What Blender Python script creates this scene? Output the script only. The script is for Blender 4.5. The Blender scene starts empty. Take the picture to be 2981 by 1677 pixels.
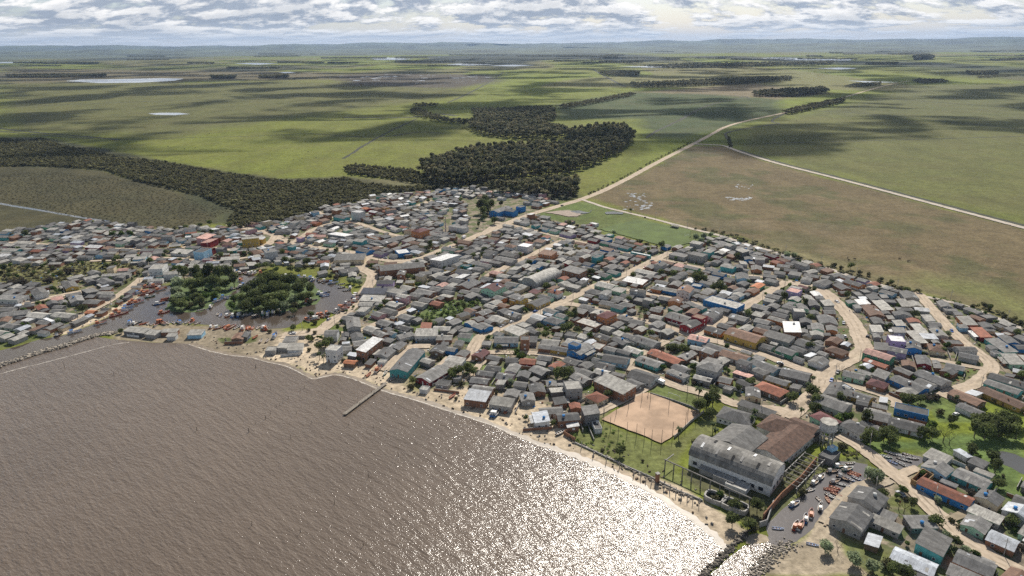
import bpy, math, random
import numpy as np
from mathutils import Vector, Matrix
random.seed(11); rng = np.random.default_rng(11)
SC = bpy.context.scene; COL = SC.collection
R = math.radians
# ------------------------------------------------------------------ camera
CAMH = 180.0; PITCH = R(19.7); ROLL = R(0.42)
FPX, CX, CY = 2981*24/36, 1490.5, 838.5
_f = np.array([0, math.cos(PITCH), -math.sin(PITCH)]); _r = np.array([1.0, 0, 0]); _u = np.array([0, math.sin(PITCH), math.cos(PITCH)])
_r2 = _r*math.cos(ROLL)-_u*math.sin(ROLL); _u2 = _u*math.cos(ROLL)+_r*math.sin(ROLL)
cam = bpy.data.cameras.new('camera'); cam.lens = 24; cam.sensor_width = 36; cam.clip_start = 1; cam.clip_end = 120000
camo = bpy.data.objects.new('camera', cam); COL.objects.link(camo)
camo.matrix_world = Matrix(((_r2[0], _u2[0], -_f[0], 0), (_r2[1], _u2[1], -_f[1], 0), (_r2[2], _u2[2], -_f[2], CAMH), (0, 0, 0, 1)))
SC.camera = camo
def G(u, v, z=0.0):
    """point of the photograph (2981 x 1677) -> world point at height z"""
    d = _f+_r2*((u-CX)/FPX)-_u2*((v-CY)/FPX)
    if d[2] > -0.003: d = d.copy(); d[2] = -0.003
    t = (z-CAMH)/d[2]
    return float(d[0]*t), float(d[1]*t)
def PX(x, y, z=0.0):
    p = np.array([x, y, z-CAMH]); w = p@_f
    return CX+FPX*(p@_r2)/w, CY-FPX*(p@_u2)/w
DSP = 2981/2576
def D(u, v, z=0.0): return G(u*DSP, v*DSP, z)
def pts(s, fn=D):
    q = [float(t) for t in s.replace(',', ' ').split()]
    return [fn(q[i], q[i+1]) for i in range(0, len(q), 2)]
S_ = lambda s: pts(s, G)
CR = {'A': (0, 560, 3.4347), 'B': (700, 560, 3.4347), 'C': (1400, 560, 3.4347), 'E': (2100, 560, 2.924),
      'a': (0, 860, 3.4347), 'b': (700, 860, 3.4347), 'c': (1400, 860, 3.4347), 'e': (2100, 860, 2.924),
      'f': (1500, 1150, 2.749), 'g': (2230, 1200, 3.0373)}
def K(k, x, y, z=0.0):
    o = CR[k]; return G(o[0]+x/o[2], o[1]+y/o[2], z)
def kp(k, s): return pts(s, lambda x, y: K(k, x, y))
# ------------------------------------------------------------------ sun, sky, exposure
SUN_AZ, SUN_EL = R(15), R(40)          # azimuth measured from +Y (view direction) towards +X
sl = bpy.data.lights.new('sun', 'SUN'); sl.energy = 5.0; sl.angle = R(0.53); sl.color = (1, .94, .85)
so = bpy.data.objects.new('sun', sl); COL.objects.link(so)
sdir = Vector((math.sin(SUN_AZ)*math.cos(SUN_EL), math.cos(SUN_AZ)*math.cos(SUN_EL), math.sin(SUN_EL)))
so.rotation_euler = sdir.to_track_quat('Z', 'Y').to_euler(); so.location = sdir*9000
SC.view_settings.view_transform = 'Standard'; SC.view_settings.look = 'None'; SC.view_settings.exposure = 0.3; SC.view_settings.gamma = 1
SC.cycles.use_denoising = False
SC.cycles.max_bounces = 5; SC.cycles.diffuse_bounces = 2; SC.cycles.glossy_bounces = 2; SC.cycles.transmission_bounces = 2; SC.cycles.transparent_max_bounces = 12
SC.cycles.volume_bounces = 0; SC.cycles.sample_clamp_indirect = 4.0; SC.cycles.sample_clamp_direct = 30.0
SC.cycles.caustics_reflective = False; SC.cycles.caustics_refractive = False
class NT:
    """short node helper"""
    def __init__(s, tree): s.t = tree; s.n = tree.nodes; s.l = tree.links
    def a(s, typ, ins=None, **kw):
        n = s.n.new(typ)
        for k, v in kw.items(): setattr(n, k, v)
        for k, v in (ins or {}).items():
            if hasattr(v, 'is_output') or isinstance(v, bpy.types.NodeSocket): s.l.new(v, n.inputs[k])
            else: n.inputs[k].default_value = v
        return n
    def math(s, op, a, b=0.0, c=0.0, clamp=False):
        n = s.a('ShaderNodeMath', operation=op, use_clamp=clamp)
        for i, v in enumerate((a, b, c)):
            if isinstance(v, bpy.types.NodeSocket): s.l.new(v, n.inputs[i])
            else: n.inputs[i].default_value = v
        return n.outputs[0]
    def mix(s, f, a, b, blend='MIX'):
        n = s.a('ShaderNodeMix', data_type='RGBA', blend_type=blend)
        for k, v in ((0, f), (6, a), (7, b)):
            if isinstance(v, bpy.types.NodeSocket): s.l.new(v, n.inputs[k])
            elif k: n.inputs[k].default_value = (*v, 1)
            else: n.inputs[k].default_value = v
        return n.outputs[2]
    def noise(s, vec, scale, detail=4, rough=.55, **kw):
        n = s.a('ShaderNodeTexNoise', {'Scale': scale, 'Detail': detail, 'Roughness': rough}, **kw)
        if vec is not None: s.l.new(vec, n.inputs['Vector'])
        return n.outputs['Fac']
    def ramp(s, f, *st):
        n = s.a('ShaderNodeMapRange', {'From Min': st[0], 'From Max': st[1], 'To Min': st[2], 'To Max': st[3]}, interpolation_type='SMOOTHSTEP')
        s.l.new(f, n.inputs['Value']); return n.outputs[0]
    def mapping(s, vec, scale=(1, 1, 1), rot=0, loc=(0, 0, 0)):
        n = s.a('ShaderNodeMapping', {'Scale': scale, 'Location': loc, 'Rotation': (0, 0, rot)}); s.l.new(vec, n.inputs['Vector']); return n.outputs[0]
w = bpy.data.worlds.new('World'); SC.world = w; w.use_nodes = True; w.node_tree.nodes.clear()
N = NT(w.node_tree)
sky = N.a('ShaderNodeTexSky', sky_type='NISHITA', sun_disc=False, sun_elevation=SUN_EL, sun_rotation=SUN_AZ, altitude=150, air_density=1.0, dust_density=1.2, ozone_density=1.5)
tc = N.a('ShaderNodeTexCoord').outputs['Generated']
sep = N.a('ShaderNodeSeparateXYZ', {'Vector': tc})
zz = N.math('MAXIMUM', sep.outputs['Z'], 0.0)
azm = N.math('ARCTAN2', sep.outputs['X'], sep.outputs['Y'])
def sky_noise(off, dsc):
    x = N.math('MULTIPLY', azm, N.math('ADD', N.math('MULTIPLY', zz, 30.0), 9.0))
    y = N.math('MULTIPLY', N.math('LOGARITHM', N.math('ADD', zz, .005), 2.71828), 1.35)
    return N.a('ShaderNodeCombineXYZ', {'X': x, 'Y': N.math('ADD', y, off), 'Z': 3.3}).outputs[0]
v1 = sky_noise(0.0, 1)
n_big = N.noise(v1, .42, 2, .5)
n1 = N.noise(v1, 1.55, 7, .6)
v2 = sky_noise(.20, 1)
n2 = N.noise(v2, 1.55, 7, .6)
dens = N.math('ADD', n1, N.math('MULTIPLY', N.math('SUBTRACT', n_big, .5), .55))
cov = N.ramp(dens, .40, .50, 0, 1)
lit = N.math('SUBTRACT', n1, n2)                  # denser on the near side -> shaded flank, thinner -> sunlit rim
litf = N.ramp(lit, -.07, .09, 0, 1)
thick = N.ramp(dens, .50, .72, 0, 1)
ccol = N.mix(litf, (.33, .38, .46), (.98, .96, .93))
ccol = N.mix(N.math('MULTIPLY', thick, .45), ccol, (.27, .32, .40))
hz = N.ramp(zz, .0, .03, 1, 0)                    # the band of milky air above the hills
skyc = N.a('ShaderNodeVectorMath', {0: sky.outputs[0], 1: (.10, .10, .10)}, operation='MULTIPLY').outputs[0]
skyc = N.mix(.45, skyc, (.36, .47, .62))
c1 = N.mix(cov, skyc, ccol)
c2 = N.mix(N.math('MULTIPLY', hz, .72), c1, (.70, .73, .76))
# the upper sky (never in frame) is more open
up = N.ramp(zz, .22, .55, 0, .93)
c3 = N.mix(up, c2, N.a('ShaderNodeVectorMath', {0: sky.outputs[0], 1: (.055, .055, .055)}, operation='MULTIPLY').outputs[0])
bg = N.a('ShaderNodeBackground', {'Color': c3, 'Strength': 1.0})
N.a('ShaderNodeOutputWorld', {'Surface': bg.outputs[0]})
BG = bg
# ------------------------------------------------------------------ helpers
def tag(o, label=None, cat=None, group=None, kind=None):
    if label: o['label'] = label
    if cat: o['category'] = cat
    if group: o['group'] = group
    if kind: o['kind'] = kind
    return o
def link(name, me, parent=None, mats=()):
    o = bpy.data.objects.new(name, me); COL.objects.link(o)
    for m in mats: me.materials.append(m)
    if parent: o.parent = parent
    return o
def empty(name, loc, rz=0):
    o = bpy.data.objects.new(name, None); COL.objects.link(o); o.location = loc; o.rotation_euler = (0, 0, rz); o.empty_display_size = .1
    return o
def copy_tree(o, parent=None):
    c = o.copy(); COL.objects.link(c)
    if parent: c.parent = parent
    for ch in o.children: copy_tree(ch, c)
    return c
def np_mesh(name, V, F, mi=None, smooth=False):
    me = bpy.data.meshes.new(name); V = np.asarray(V, np.float32); F = np.asarray(F, np.int32); k = F.shape[1]
    me.vertices.add(len(V)); me.vertices.foreach_set('co', V.ravel())
    me.loops.add(F.size); me.loops.foreach_set('vertex_index', F.ravel())
    me.polygons.add(len(F)); me.polygons.foreach_set('loop_start', np.arange(0, F.size, k, dtype=np.int32)); me.polygons.foreach_set('loop_total', np.full(len(F), k, np.int32))
    if mi is not None: me.polygons.foreach_set('material_index', np.asarray(mi, np.int32))
    if smooth: me.polygons.foreach_set('use_smooth', np.ones(len(F), bool))
    me.update(calc_edges=True); return me
class MB:
    """collects simple solids; build() links them as one mesh"""
    def __init__(s): s.v = []; s.f = []; s.m = []
    def add(s, V, F, m=0):
        b = len(s.v); s.v += [tuple(p) for p in V]; s.f += [tuple(i+b for i in q) for q in F]; s.m += [m]*len(F); return s
    def box(s, x0, x1, y0, y1, z0, z1, m=0):
        V = [(x0, y0, z0), (x1, y0, z0), (x1, y1, z0), (x0, y1, z0), (x0, y0, z1), (x1, y0, z1), (x1, y1, z1), (x0, y1, z1)]
        return s.add(V, [(3, 2, 1, 0), (4, 5, 6, 7), (0, 1, 5, 4), (1, 2, 6, 5), (2, 3, 7, 6), (3, 0, 4, 7)], m)
    def prism(s, poly, z0, z1, m=0):
        n = len(poly); V = [(*p, z0) for p in poly]+[(*p, z1) for p in poly]
        return s.add(V, [tuple(range(n-1, -1, -1)), tuple(range(n, 2*n))]+[(i, (i+1) % n, n+(i+1) % n, n+i) for i in range(n)], m)
    def loft(s, rings, m=0, close=True, caps=True):
        n = len(rings[0]); V = [p for r in rings for p in r]; F = []
        for k in range(len(rings)-1):
            for i in range(n if close else n-1):
                j = (i+1) % n; F.append((k*n+i, k*n+j, (k+1)*n+j, (k+1)*n+i))
        if caps: F.append(tuple(range(n-1, -1, -1))); F.append(tuple((len(rings)-1)*n+i for i in range(n)))
        return s.add(V, F, m)
    def cyl(s, x, y, z0, z1, r0, r1=None, n=8, m=0):
        r1 = r0 if r1 is None else r1
        return s.loft([[(x+r*math.cos(2*math.pi*i/n), y+r*math.sin(2*math.pi*i/n), z) for i in range(n)] for z, r in ((z0, r0), (z1, r1))], m)
    def tube(s, p, q, r0, r1=None, n=6, m=0):
        p, q = Vector(p), Vector(q); r1 = r0 if r1 is None else r1; d = (q-p).normalized(); a = d.orthogonal().normalized(); b = d.cross(a)
        return s.loft([[tuple(c+(a*math.cos(2*math.pi*i/n)+b*math.sin(2*math.pi*i/n))*r) for i in range(n)] for c, r in ((p, r0), (q, r1))], m)
    def extr(s, prof, x0, x1, m=0):
        """profile in (y,z) extruded along x"""
        return s.loft([[(x, y, z) for y, z in prof] for x in (x0, x1)], m)
    def mesh(s, name):
        me = bpy.data.meshes.new(name); me.from_pydata(s.v, [], s.f)
        if any(s.m): me.polygons.foreach_set('material_index', s.m)
        return me
    def build(s, name, mats, parent=None): return link(name, s.mesh(name), parent, mats if isinstance(mats, (list, tuple)) else [mats])
def inpoly(P, poly):
    P = np.asarray(P, float); x, y = P[..., 0], P[..., 1]; q = np.asarray(poly, float); r = np.zeros(x.shape, bool)
    j = len(q)-1
    for i in range(len(q)):
        yi, yj = q[i, 1], q[j, 1]
        if yi != yj:
            c = ((yi > y) != (yj > y)) & (x < (q[j, 0]-q[i, 0])*(y-yi)/(yj-yi)+q[i, 0]); r ^= c
        j = i
    return r
def segdist(P, a, b):
    P = np.asarray(P, float); a = np.asarray(a, float); b = np.asarray(b, float); d = b-a
    t = np.clip(((P-a)@d)/max(d@d, 1e-9), 0, 1); return np.linalg.norm(P-(a+t[..., None]*d), axis=-1)
def polydist(P, poly, closed=True):
    n = len(poly); r = None
    for i in range(n if closed else n-1):
        d = segdist(P, poly[i], poly[(i+1) % n]); r = d if r is None else np.minimum(r, d)
    return r
def sdf(P, poly):
    d = polydist(P, poly); return np.where(inpoly(P, poly), d, -d)
def smooth_line(p, it=2):
    for _ in range(it):
        q = [p[0]]
        for a, b in zip(p[:-1], p[1:]): q += [(a[0]*.75+b[0]*.25, a[1]*.75+b[1]*.25), (a[0]*.25+b[0]*.75, a[1]*.25+b[1]*.75)]
        p = q+[p[-1]]
    return p
# ------------------------------------------------------------------ materials
def mat(name, col, rough=.8, var=.25, scale=.5, spec=.3, metal=0.0, extra=None, island=0.0, rnd=0.0, trans=0.0):
    m = bpy.data.materials.new(name); m.use_nodes = True; t = NT(m.node_tree); b = m.node_tree.nodes['Principled BSDF']
    oc = t.a('ShaderNodeTexCoord').outputs['Object']
    f = t.ramp(t.noise(oc, scale, 5, .6), .3, .7, 1-var, 1+var)
    if island: f = t.math('MULTIPLY', f, t.ramp(t.a('ShaderNodeNewGeometry').outputs['Random Per Island'], 0, 1, 1-island, 1+island))
    if rnd: f = t.math('MULTIPLY', f, t.ramp(t.a('ShaderNodeObjectInfo').outputs['Random'], 0, 1, 1-rnd, 1+rnd))
    c = t.a('ShaderNodeVectorMath', {0: (*col,), 1: f}, operation='MULTIPLY')
    t.l.new(c.outputs[0], b.inputs['Base Color']); b.inputs['Roughness'].default_value = rough; b.inputs['Specular IOR Level'].default_value = spec; b.inputs['Metallic'].default_value = metal
    if extra: extra(t, b, oc, c.outputs[0])
    return m
# ------------------------------------------------------------------ outlines traced as ground positions
LAGOON = [G(-700, 1240), G(-700, 1230)]+S_('''0 1066 140 1023 280 981 335 988 437 997 553 1000 571 1006 611 1019 673 1033 712 1034 742 1038 767 1049 831 1061 863 1075 890 1090 915 1102 931 1099 947 1093
 962 1088 979 1087 1009 1093 1058 1110 1093 1125 1137 1141 1177 1151 1215 1163 1271 1180 1340 1204 1399 1222 1458 1243 1502 1265 1573 1292 1682 1328 1773 1368 1864 1412 1955 1466 2027 1517 2082 1561 2115 1597 2070 1650 2020 1700''')+[G(1900, 2050), G(-1500, 2050), G(-1700, 1300)]
HARBOUR = [G(-500, 1175), G(-500, 1150)]+S_('''0 1020 58 1006 116 988 151 982 192 974 242 956 271 944 314 924 338 912 364 895 387 877 408 863 419 845 466 831 495 831 560 812 640 805 700 800 760 804
 860 800 930 812 985 830 1022 842 1026 862 1010 886 985 906 927 921 886 930 863 947 828 956 760 958 700 956 640 948 594 945 509 939 450 945 387 948 360 958 335 968 310 974 280 979 140 1020 0 1062''')
CANAL = S_('''2230 1529 2289 1473 2339 1437 2358 1414 2368 1384 2401 1374 2441 1343 2493 1346 2525 1352 2530 1384 2520 1404 2472 1418 2454 1450 2420 1482 2384 1512 2356 1548 2319 1577 2262 1596 2250 1616 2225 1650 2209 1677 2150 1760 2020 1760 2055 1690 2118 1625 2165 1588 2185 1596 2225 1590 2236 1560''')
POOL = S_('2568 1326 2600 1316 2640 1322 2684 1330 2690 1343 2672 1357 2640 1366 2608 1366 2586 1352')
POND_R = S_('2885 1318 2920 1314 2955 1322 3010 1345 3060 1390 3000 1392 2945 1362 2905 1345')
ISLE1 = kp('A', '1700 900 1800 880 1950 860 2200 820 2370 850 2390 920 2360 980 2290 1030 2180 1080 2130 1130 2010 1195 1870 1200 1740 1195 1650 1175 1690 1090 1720 1000')
ISLE2 = kp('B', '-5 1240 -110 1190 -160 1130 -140 1080 -60 1020 30 960 120 900 240 850 420 840 620 860 720 920 790 980 820 985 800 1070 760 1120 680 1130 600 1150 450 1190 300 1215 120 1230')
WATERS = [LAGOON, HARBOUR, CANAL, POOL, POND_R]
def on_water(P, pad=0.0):
    P = np.asarray(P, float); r = np.zeros(P.shape[:-1], bool)
    for w_ in WATERS:
        s = sdf(P, w_) if pad else np.where(inpoly(P, w_), 1, -1)
        r |= s > -pad
    for i_ in (ISLE1, ISLE2): r &= ~inpoly(P, i_)
    return r
TOWN = [pts('''0 590 60 578 200 560 262 560 330 572 420 578 500 572 570 575 640 560 700 560 760 545 820 520 900 515 960 492 1040 488 1110 480 1200 474 1240 486 1300 490 1360 496 1385 510 1345 538 1370 548 1420 556 1475 572 1510 592 1570 602 1660 622 1735 628 1790 604 1850 600
 1940 632 2050 672 2200 722 2330 745 2400 764 2480 788 2580 846 2650 880 2700 1010 2560 1010 2440 1004 2385 990 2330 1010 2280 1030 2250 1040 2120 1110 2060 1110 1990 1090 1905 1040 1840 1010 1760 1000 1650 960 1520 1030 1480 1080 1420 1100 1330 1060 1240 1030 1150 985 1060 960 980 935 900 920 820 905
 790 870 800 850 880 780 920 720 890 700 800 672 690 665 590 690 480 700 440 705 360 740 300 780 200 830 100 850 0 870''')]
TOWN.append(pts('2085 1270 2130 1240 2200 1250 2300 1165 2350 1150 2450 1140 2600 1240 2700 1500 2300 1520 2240 1400 2120 1340 2100 1310'))
# land cover: (polygon, colour, soft edge in metres)
C_FIELD = (.140, .172, .024); C_OLIVE = (.132, .128, .032); C_BROWN = (.134, .104, .055); C_MARSH = (.058, .055, .028); C_SAND = (.50, .41, .295); C_DIRT = (.235, .195, .145); C_LUSH = (.10, .17, .035)
COVER = [
 (pts('0 205 300 212 700 205 1100 215 1200 235 1000 262 700 300 420 345 0 330'), (.102, .106, .036), 60),
 (pts('0 172 500 178 860 182 900 200 400 205 0 210'), (.12, .105, .06), 150),
 (pts('845 188 980 185 1240 188 1260 205 1150 222 870 215'), (.07, .062, .05), 60),
 (pts('1400 262 1560 235 1700 225 1960 250 1970 285 1800 330 1740 350 1640 345 1600 300 1400 300'), (.055, .098, .026), 25),
 (pts('1600 232 1900 210 2080 235 1960 250 1800 238'), (.17, .14, .085), 40),
 (pts('1700 125 2576 110 2576 128 1900 132'), (.17, .135, .10), 200),
 (pts('1835 340 1850 370 2000 425 2576 565 2800 560 2800 330 2300 300 2000 290'), (.108, .114, .034), 40),
 (pts('2130 262 2300 215 2800 205 2800 330 2300 300 2000 290'), (.098, .106, .036), 40),
 (pts('1480 499 1745 367 1825 368 1960 417 2576 578 2900 680 2900 960 2576 838 2480 782 2400 758 2330 738 2180 712 2060 664 1940 622 1860 596 1740 576 1600 532'), C_BROWN, 7),
 (pts('2250 700 2330 690 2480 720 2650 780 2650 860 2576 835 2480 778 2330 735'), (.15, .155, .055), 18),
 (pts('1900 600 2060 640 2200 690 2330 715 2480 760 2480 790 2330 745 2060 670 1900 620'), (.16, .14, .07), 10),
 (pts('1330 555 1400 520 1480 505 1600 545 1740 580 1850 595 1790 606 1735 622 1600 600 1480 580'), (.11, .14, .045), 4),
 (pts('1370 531 1460 508 1590 541 1530 560 1500 570 1460 560 1440 548 1380 545'), C_LUSH, 4),
 (pts('0 418 120 414 260 428 420 468 600 518 560 558 400 584 230 556 0 600 -200 640 -200 430'), C_MARSH, 10),
 (pts('850 445 1060 455 1090 470 980 485 920 480'), (.12, .115, .055), 10),
 (pts('0 345 110 345 420 405 700 450 880 445 1000 470 1220 462 1400 470 1480 497 1385 512 1240 485 1110 478 960 490 820 518 700 560 560 560 420 470 260 428 0 416'), (.055, .06, .03), 8),
]
for t_ in TOWN: COVER.append((t_, C_DIRT, 5))
COVER += [
 (kp('A', '0 760 100 720 350 745 620 740 800 680 1200 690 1450 760 1300 830 900 820 640 900 560 960 300 960 0 940'), (.15, .15, .06), 3),
 (kp('A', '560 960 760 900 860 980 760 1030 560 1060 480 1050'), (.085, .125, .035), 3),
 (kp('A', '1080 900 1320 860 1330 900 1190 980 1060 960'), (.085, .125, .035), 2),
 (kp('a', '0 330 200 340 500 370 510 420 200 480 0 520'), (.10, .16, .035), 2),
 (kp('a', '0 300 330 300 560 350 500 372 200 345 0 335'), (.30, .27, .2), 2),
 (kp('a', '560 350 830 260 950 190 1200 90 1380 0 1400 20 1160 180 930 290 660 390 520 415'), C_SAND, 2),
 (kp('B', '1800 1130 2100 1080 2400 1080 2420 1130 2300 1190 2050 1290 1800 1280 1560 1290 1800 1190'), (.11, .15, .05), 2),
 (kp('B', '1590 1390 1780 1310 1900 1330 1800 1420 1700 1443 1580 1443'), (.11, .2, .035), 1),
 (kp('B', '2090 1310 2240 1270 2260 1390 2040 1390'), (.13, .18, .05), 1),
 (kp('B', '830 1350 940 1330 1120 1380 1130 1410 1000 1430 860 1420'), (.11, .18, .035), 1),
 (kp('C', '540 220 800 90 970 100 1290 170 1250 230 950 260 830 310'), C_LUSH, 2),
 (kp('C', '650 200 760 190 880 180 1000 215 960 245 880 245'), (.33, .27, .22), 3),
 (kp('b', '0 490 300 380 420 400 640 400 860 430 900 560 1050 620 1300 640 1480 700 1560 760 1650 860 1720 940 1900 960 2250 920 2576 1000 2576 1330 2200 1195 1770 1045 1500 970 1230 865 960 790 740 835 560 745 230 655 0 590'), C_SAND, 3),
 (kp('b', '380 390 760 330 820 350 850 430 600 460'), C_SAND, 3),
 (kp('b', '1490 770 1560 700 1880 560 1900 500 1680 490 1650 520 1560 640 1440 700'), (.42, .35, .26), 2),
 (kp('c', '0 1010 120 1080 350 1040 620 1060 800 1180 980 1180 1000 1330 840 1440 400 1440 0 1240'), C_SAND, 3),
 (kp('c', '0 640 180 640 200 720 480 720 640 700 640 800 300 880 160 870 0 880'), (.15, .19, .06), 1.5),
 (kp('c', '1000 870 1180 870 1170 950 1010 960'), (.11, .2, .035), 1),
 (kp('c', '1710 930 1860 900 2130 970 2160 1150 2000 1100 1720 990'), (.12, .19, .045), 1),
 (kp('c', '1960 760 2180 720 2200 880 2100 900'), (.12, .19, .045), 1),
 (kp('c', '2480 780 2576 760 2576 1040 2440 1030 2440 960'), (.11, .18, .04), 1),
 (kp('f', '400 320 560 230 690 210 1170 390 1310 350 1560 130 1680 130 1560 350 1400 370 1300 620 1600 760 1500 820 900 600 620 480 460 370'), (.145, .16, .055), 1.5),
 (kp('f', '0 240 390 320 500 390 900 610 1300 720 1520 840 1700 960 1840 1080 1700 1240 1640 1180 1250 880 1000 730 500 500 0 320'), (.44, .36, .26), 1.2),
 (kp('f', '1300 620 1400 560 2062 830 2062 1000 1940 1060 1720 960 1560 850'), (.10, .10, .05), 1.5),
 (kp('g', '0 1449 -40 1330 200 1170 330 1110 460 950 520 900 640 870 830 650 1060 610 1190 540 1330 490 1350 520 1200 600 1130 650 1160 740 1240 840 1060 870 1060 930 870 980 640 1000 620 1080 720 1260 950 1449'), (.36, .30, .22), 1.5),
 (kp('g', '1040 780 1110 740 1330 760 1470 930 1440 1000 1330 960 1200 850 1090 850'), (.12, .18, .045), 1),
 (kp('g', '700 1150 1000 1250 1150 1300 1300 1449 950 1449 720 1280'), (.13, .15, .06), 1.5),
 (kp('g', '1430 240 1700 200 2281 200 2281 900 2100 740 1900 690 1940 560 1880 470 1640 400 1500 340 1050 330 960 330 860 260'), (.105, .15, .045), 2),
 (kp('e', '1880 850 2000 830 2120 950 2130 1080 1850 1080 1800 980'), (.115, .19, .04), 1),
 (kp('e', '1560 820 1880 850 1860 940 1500 940'), (.09, .12, .04), 1.5),
 (kp('g', '0 450 430 430 640 440 900 380 900 460 660 440 420 550 390 650 180 830 0 1000'), (.10, .11, .055), 1.5),
 (kp('e', '1000 590 1150 500 1170 430 1130 440 980 560'), (.11, .19, .035), 1),
 (kp('e', '1860 780 2200 650 2120 620 1960 720'), (.11, .19, .035), 1),
 (kp('e', '2130 410 2240 560 2320 640 2250 660 2310 600 2210 540'), (.13, .18, .05), 1),
]
COVER += [(kp('a', '1240 300 1500 305 1800 285 2050 310 2400 330 2576 335 2800 340 2800 480 2576 620 2300 590 2100 545 1960 500 1500 470 1180 445 1140 400'), (.27, .225, .16), 2.5), (kp('a', '2180 430 2300 420 2330 470 2230 480'), (.10, .15, .04), 1), (kp('a', '2420 420 2576 410 2576 460 2450 490'), (.10, .15, .04), 1)]
# ------------------------------------------------------------------ ground: one sheet to the horizon
def make_ground():
    na, nr = 760, 760
    az = np.linspace(R(-56), R(56), na)
    dep = np.concatenate([np.linspace(R(78), R(46), 60), np.linspace(R(46), R(.19), nr)]); rad = CAMH/np.tan(dep)
    nr = len(rad)
    A, Rd = np.meshgrid(az, rad); P = np.stack([np.sin(A)*Rd, np.cos(A)*Rd], -1)
    col = np.empty((*A.shape, 4)); col[...] = (*C_FIELD, 0)
    def vnoise(P, s, seed):
        g = np.random.default_rng(seed).random((257, 257)); q = P/s+1000; i = np.floor(q).astype(int); f = q-i; f = f*f*(3-2*f); a = lambda dx, dy: g[(i[..., 0]+dx) % 257, (i[..., 1]+dy) % 257]
        return (a(0, 0)*(1-f[..., 0])+a(1, 0)*f[..., 0])*(1-f[..., 1])+(a(0, 1)*(1-f[..., 0])+a(1, 1)*f[..., 0])*f[..., 1]
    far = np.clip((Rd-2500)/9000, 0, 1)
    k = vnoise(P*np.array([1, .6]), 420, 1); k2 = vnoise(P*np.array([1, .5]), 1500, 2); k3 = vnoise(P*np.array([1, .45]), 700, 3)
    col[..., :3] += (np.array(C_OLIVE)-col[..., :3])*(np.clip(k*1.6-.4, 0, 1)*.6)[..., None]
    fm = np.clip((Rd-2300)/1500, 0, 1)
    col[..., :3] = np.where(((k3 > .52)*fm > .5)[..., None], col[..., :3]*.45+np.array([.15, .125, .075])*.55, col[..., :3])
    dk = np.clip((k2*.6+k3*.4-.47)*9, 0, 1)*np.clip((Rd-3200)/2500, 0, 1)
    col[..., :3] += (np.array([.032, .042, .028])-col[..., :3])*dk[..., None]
    wob = (vnoise(P, 9, 5)-.5); wob2 = vnoise(P, 40, 6)-.5
    for poly, c, soft in COVER:
        q = np.asarray(poly); lo = q.min(0)-soft*3-5; hi = q.max(0)+soft*3+5
        m = (P[..., 0] > lo[0]) & (P[..., 0] < hi[0]) & (P[..., 1] > lo[1]) & (P[..., 1] < hi[1])
        if not m.any(): continue
        s = sdf(P[m], poly)+wob[m]*min(soft*1.5, 6)+wob2[m]*min(soft*2, 60)*.6
        t = np.clip(s/soft*.5+.5, 0, 1)[:, None]
        cc = np.array([*c, 1.0 if c is C_DIRT else 0.0])
        if c[1] > 1.45*c[0] and c is not C_FIELD: cc = cc*np.array([1.02, .80, 1.1, 1])
        if c is C_BROWN:
            g_ = np.clip((vnoise(P[m]*np.array([1, .7]), 55, 8)*.6+vnoise(P[m], 17, 9)*.4-.50)*5, 0, 1)[:, None]; cc = cc+(np.array([.072, .078, .030, 0])-cc)*g_*.75
            g_ = np.clip((vnoise(P[m]*np.array([1, .6]), 80, 12)*.6+vnoise(P[m], 22, 13)*.4-.56)*6, 0, 1)[:, None]; cc = cc+(np.array([.165, .13, .08, 0])-cc)*g_*.5
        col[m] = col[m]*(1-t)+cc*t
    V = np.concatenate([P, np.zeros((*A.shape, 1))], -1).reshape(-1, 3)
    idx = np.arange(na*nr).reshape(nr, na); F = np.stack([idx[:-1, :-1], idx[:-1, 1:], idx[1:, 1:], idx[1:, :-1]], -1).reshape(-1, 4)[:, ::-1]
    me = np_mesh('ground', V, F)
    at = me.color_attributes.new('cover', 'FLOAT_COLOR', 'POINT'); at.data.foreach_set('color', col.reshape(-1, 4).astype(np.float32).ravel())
    m = bpy.data.materials.new('ground_cover'); m.use_nodes = True; t = NT(m.node_tree); b = m.node_tree.nodes['Principled BSDF']
    a = t.a('ShaderNodeAttribute', attribute_name='cover'); oc = t.a('ShaderNodeTexCoord').outputs['Object']
    n1 = t.noise(oc, .35, 6, .65); n2 = t.noise(t.mapping(oc, (1, .5, 1), .4), .02, 5, .6); n3 = t.noise(oc, .09, 5, .62)
    f = t.math('MULTIPLY', t.math('MULTIPLY', t.ramp(n1, .25, .75, .66, 1.34), t.ramp(n2, .3, .7, .84, 1.16)), t.ramp(n3, .25, .75, .78, 1.22))
    base = t.a('ShaderNodeVectorMath', {0: a.outputs['Color'], 1: f}, operation='MULTIPLY').outputs[0]
    hue = t.mix(t.ramp(t.noise(oc, .012, 5, .65), .42, .62, 0, .35), base, t.mix(.5, base, (.16, .13, .06)))
    # yards: trodden dirt with patches of grass
    grass = t.math('MULTIPLY', t.ramp(t.noise(oc, .11, 4, .6), .46, .54, 0, .85), a.outputs['Alpha'])
    gcol = t.mix(t.noise(oc, .5, 3, .5), (.06, .075, .03), (.11, .15, .045))
    c = t.mix(grass, hue, gcol)
    t.l.new(c, b.inputs['Base Color']); b.inputs['Roughness'].default_value = .95; b.inputs['Specular IOR Level'].default_value = .1
    bm = t.a('ShaderNodeBump', {'Strength': .9, 'Distance': .5, 'Height': t.math('ADD', n1, t.math('MULTIPLY', n3, 1.5))}); t.l.new(bm.outputs[0], b.inputs['Normal'])
    tag(link('ground', me, None, [m]), kind='structure', label='flat ground of fields, pasture and sandy yards')
make_ground()
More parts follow.
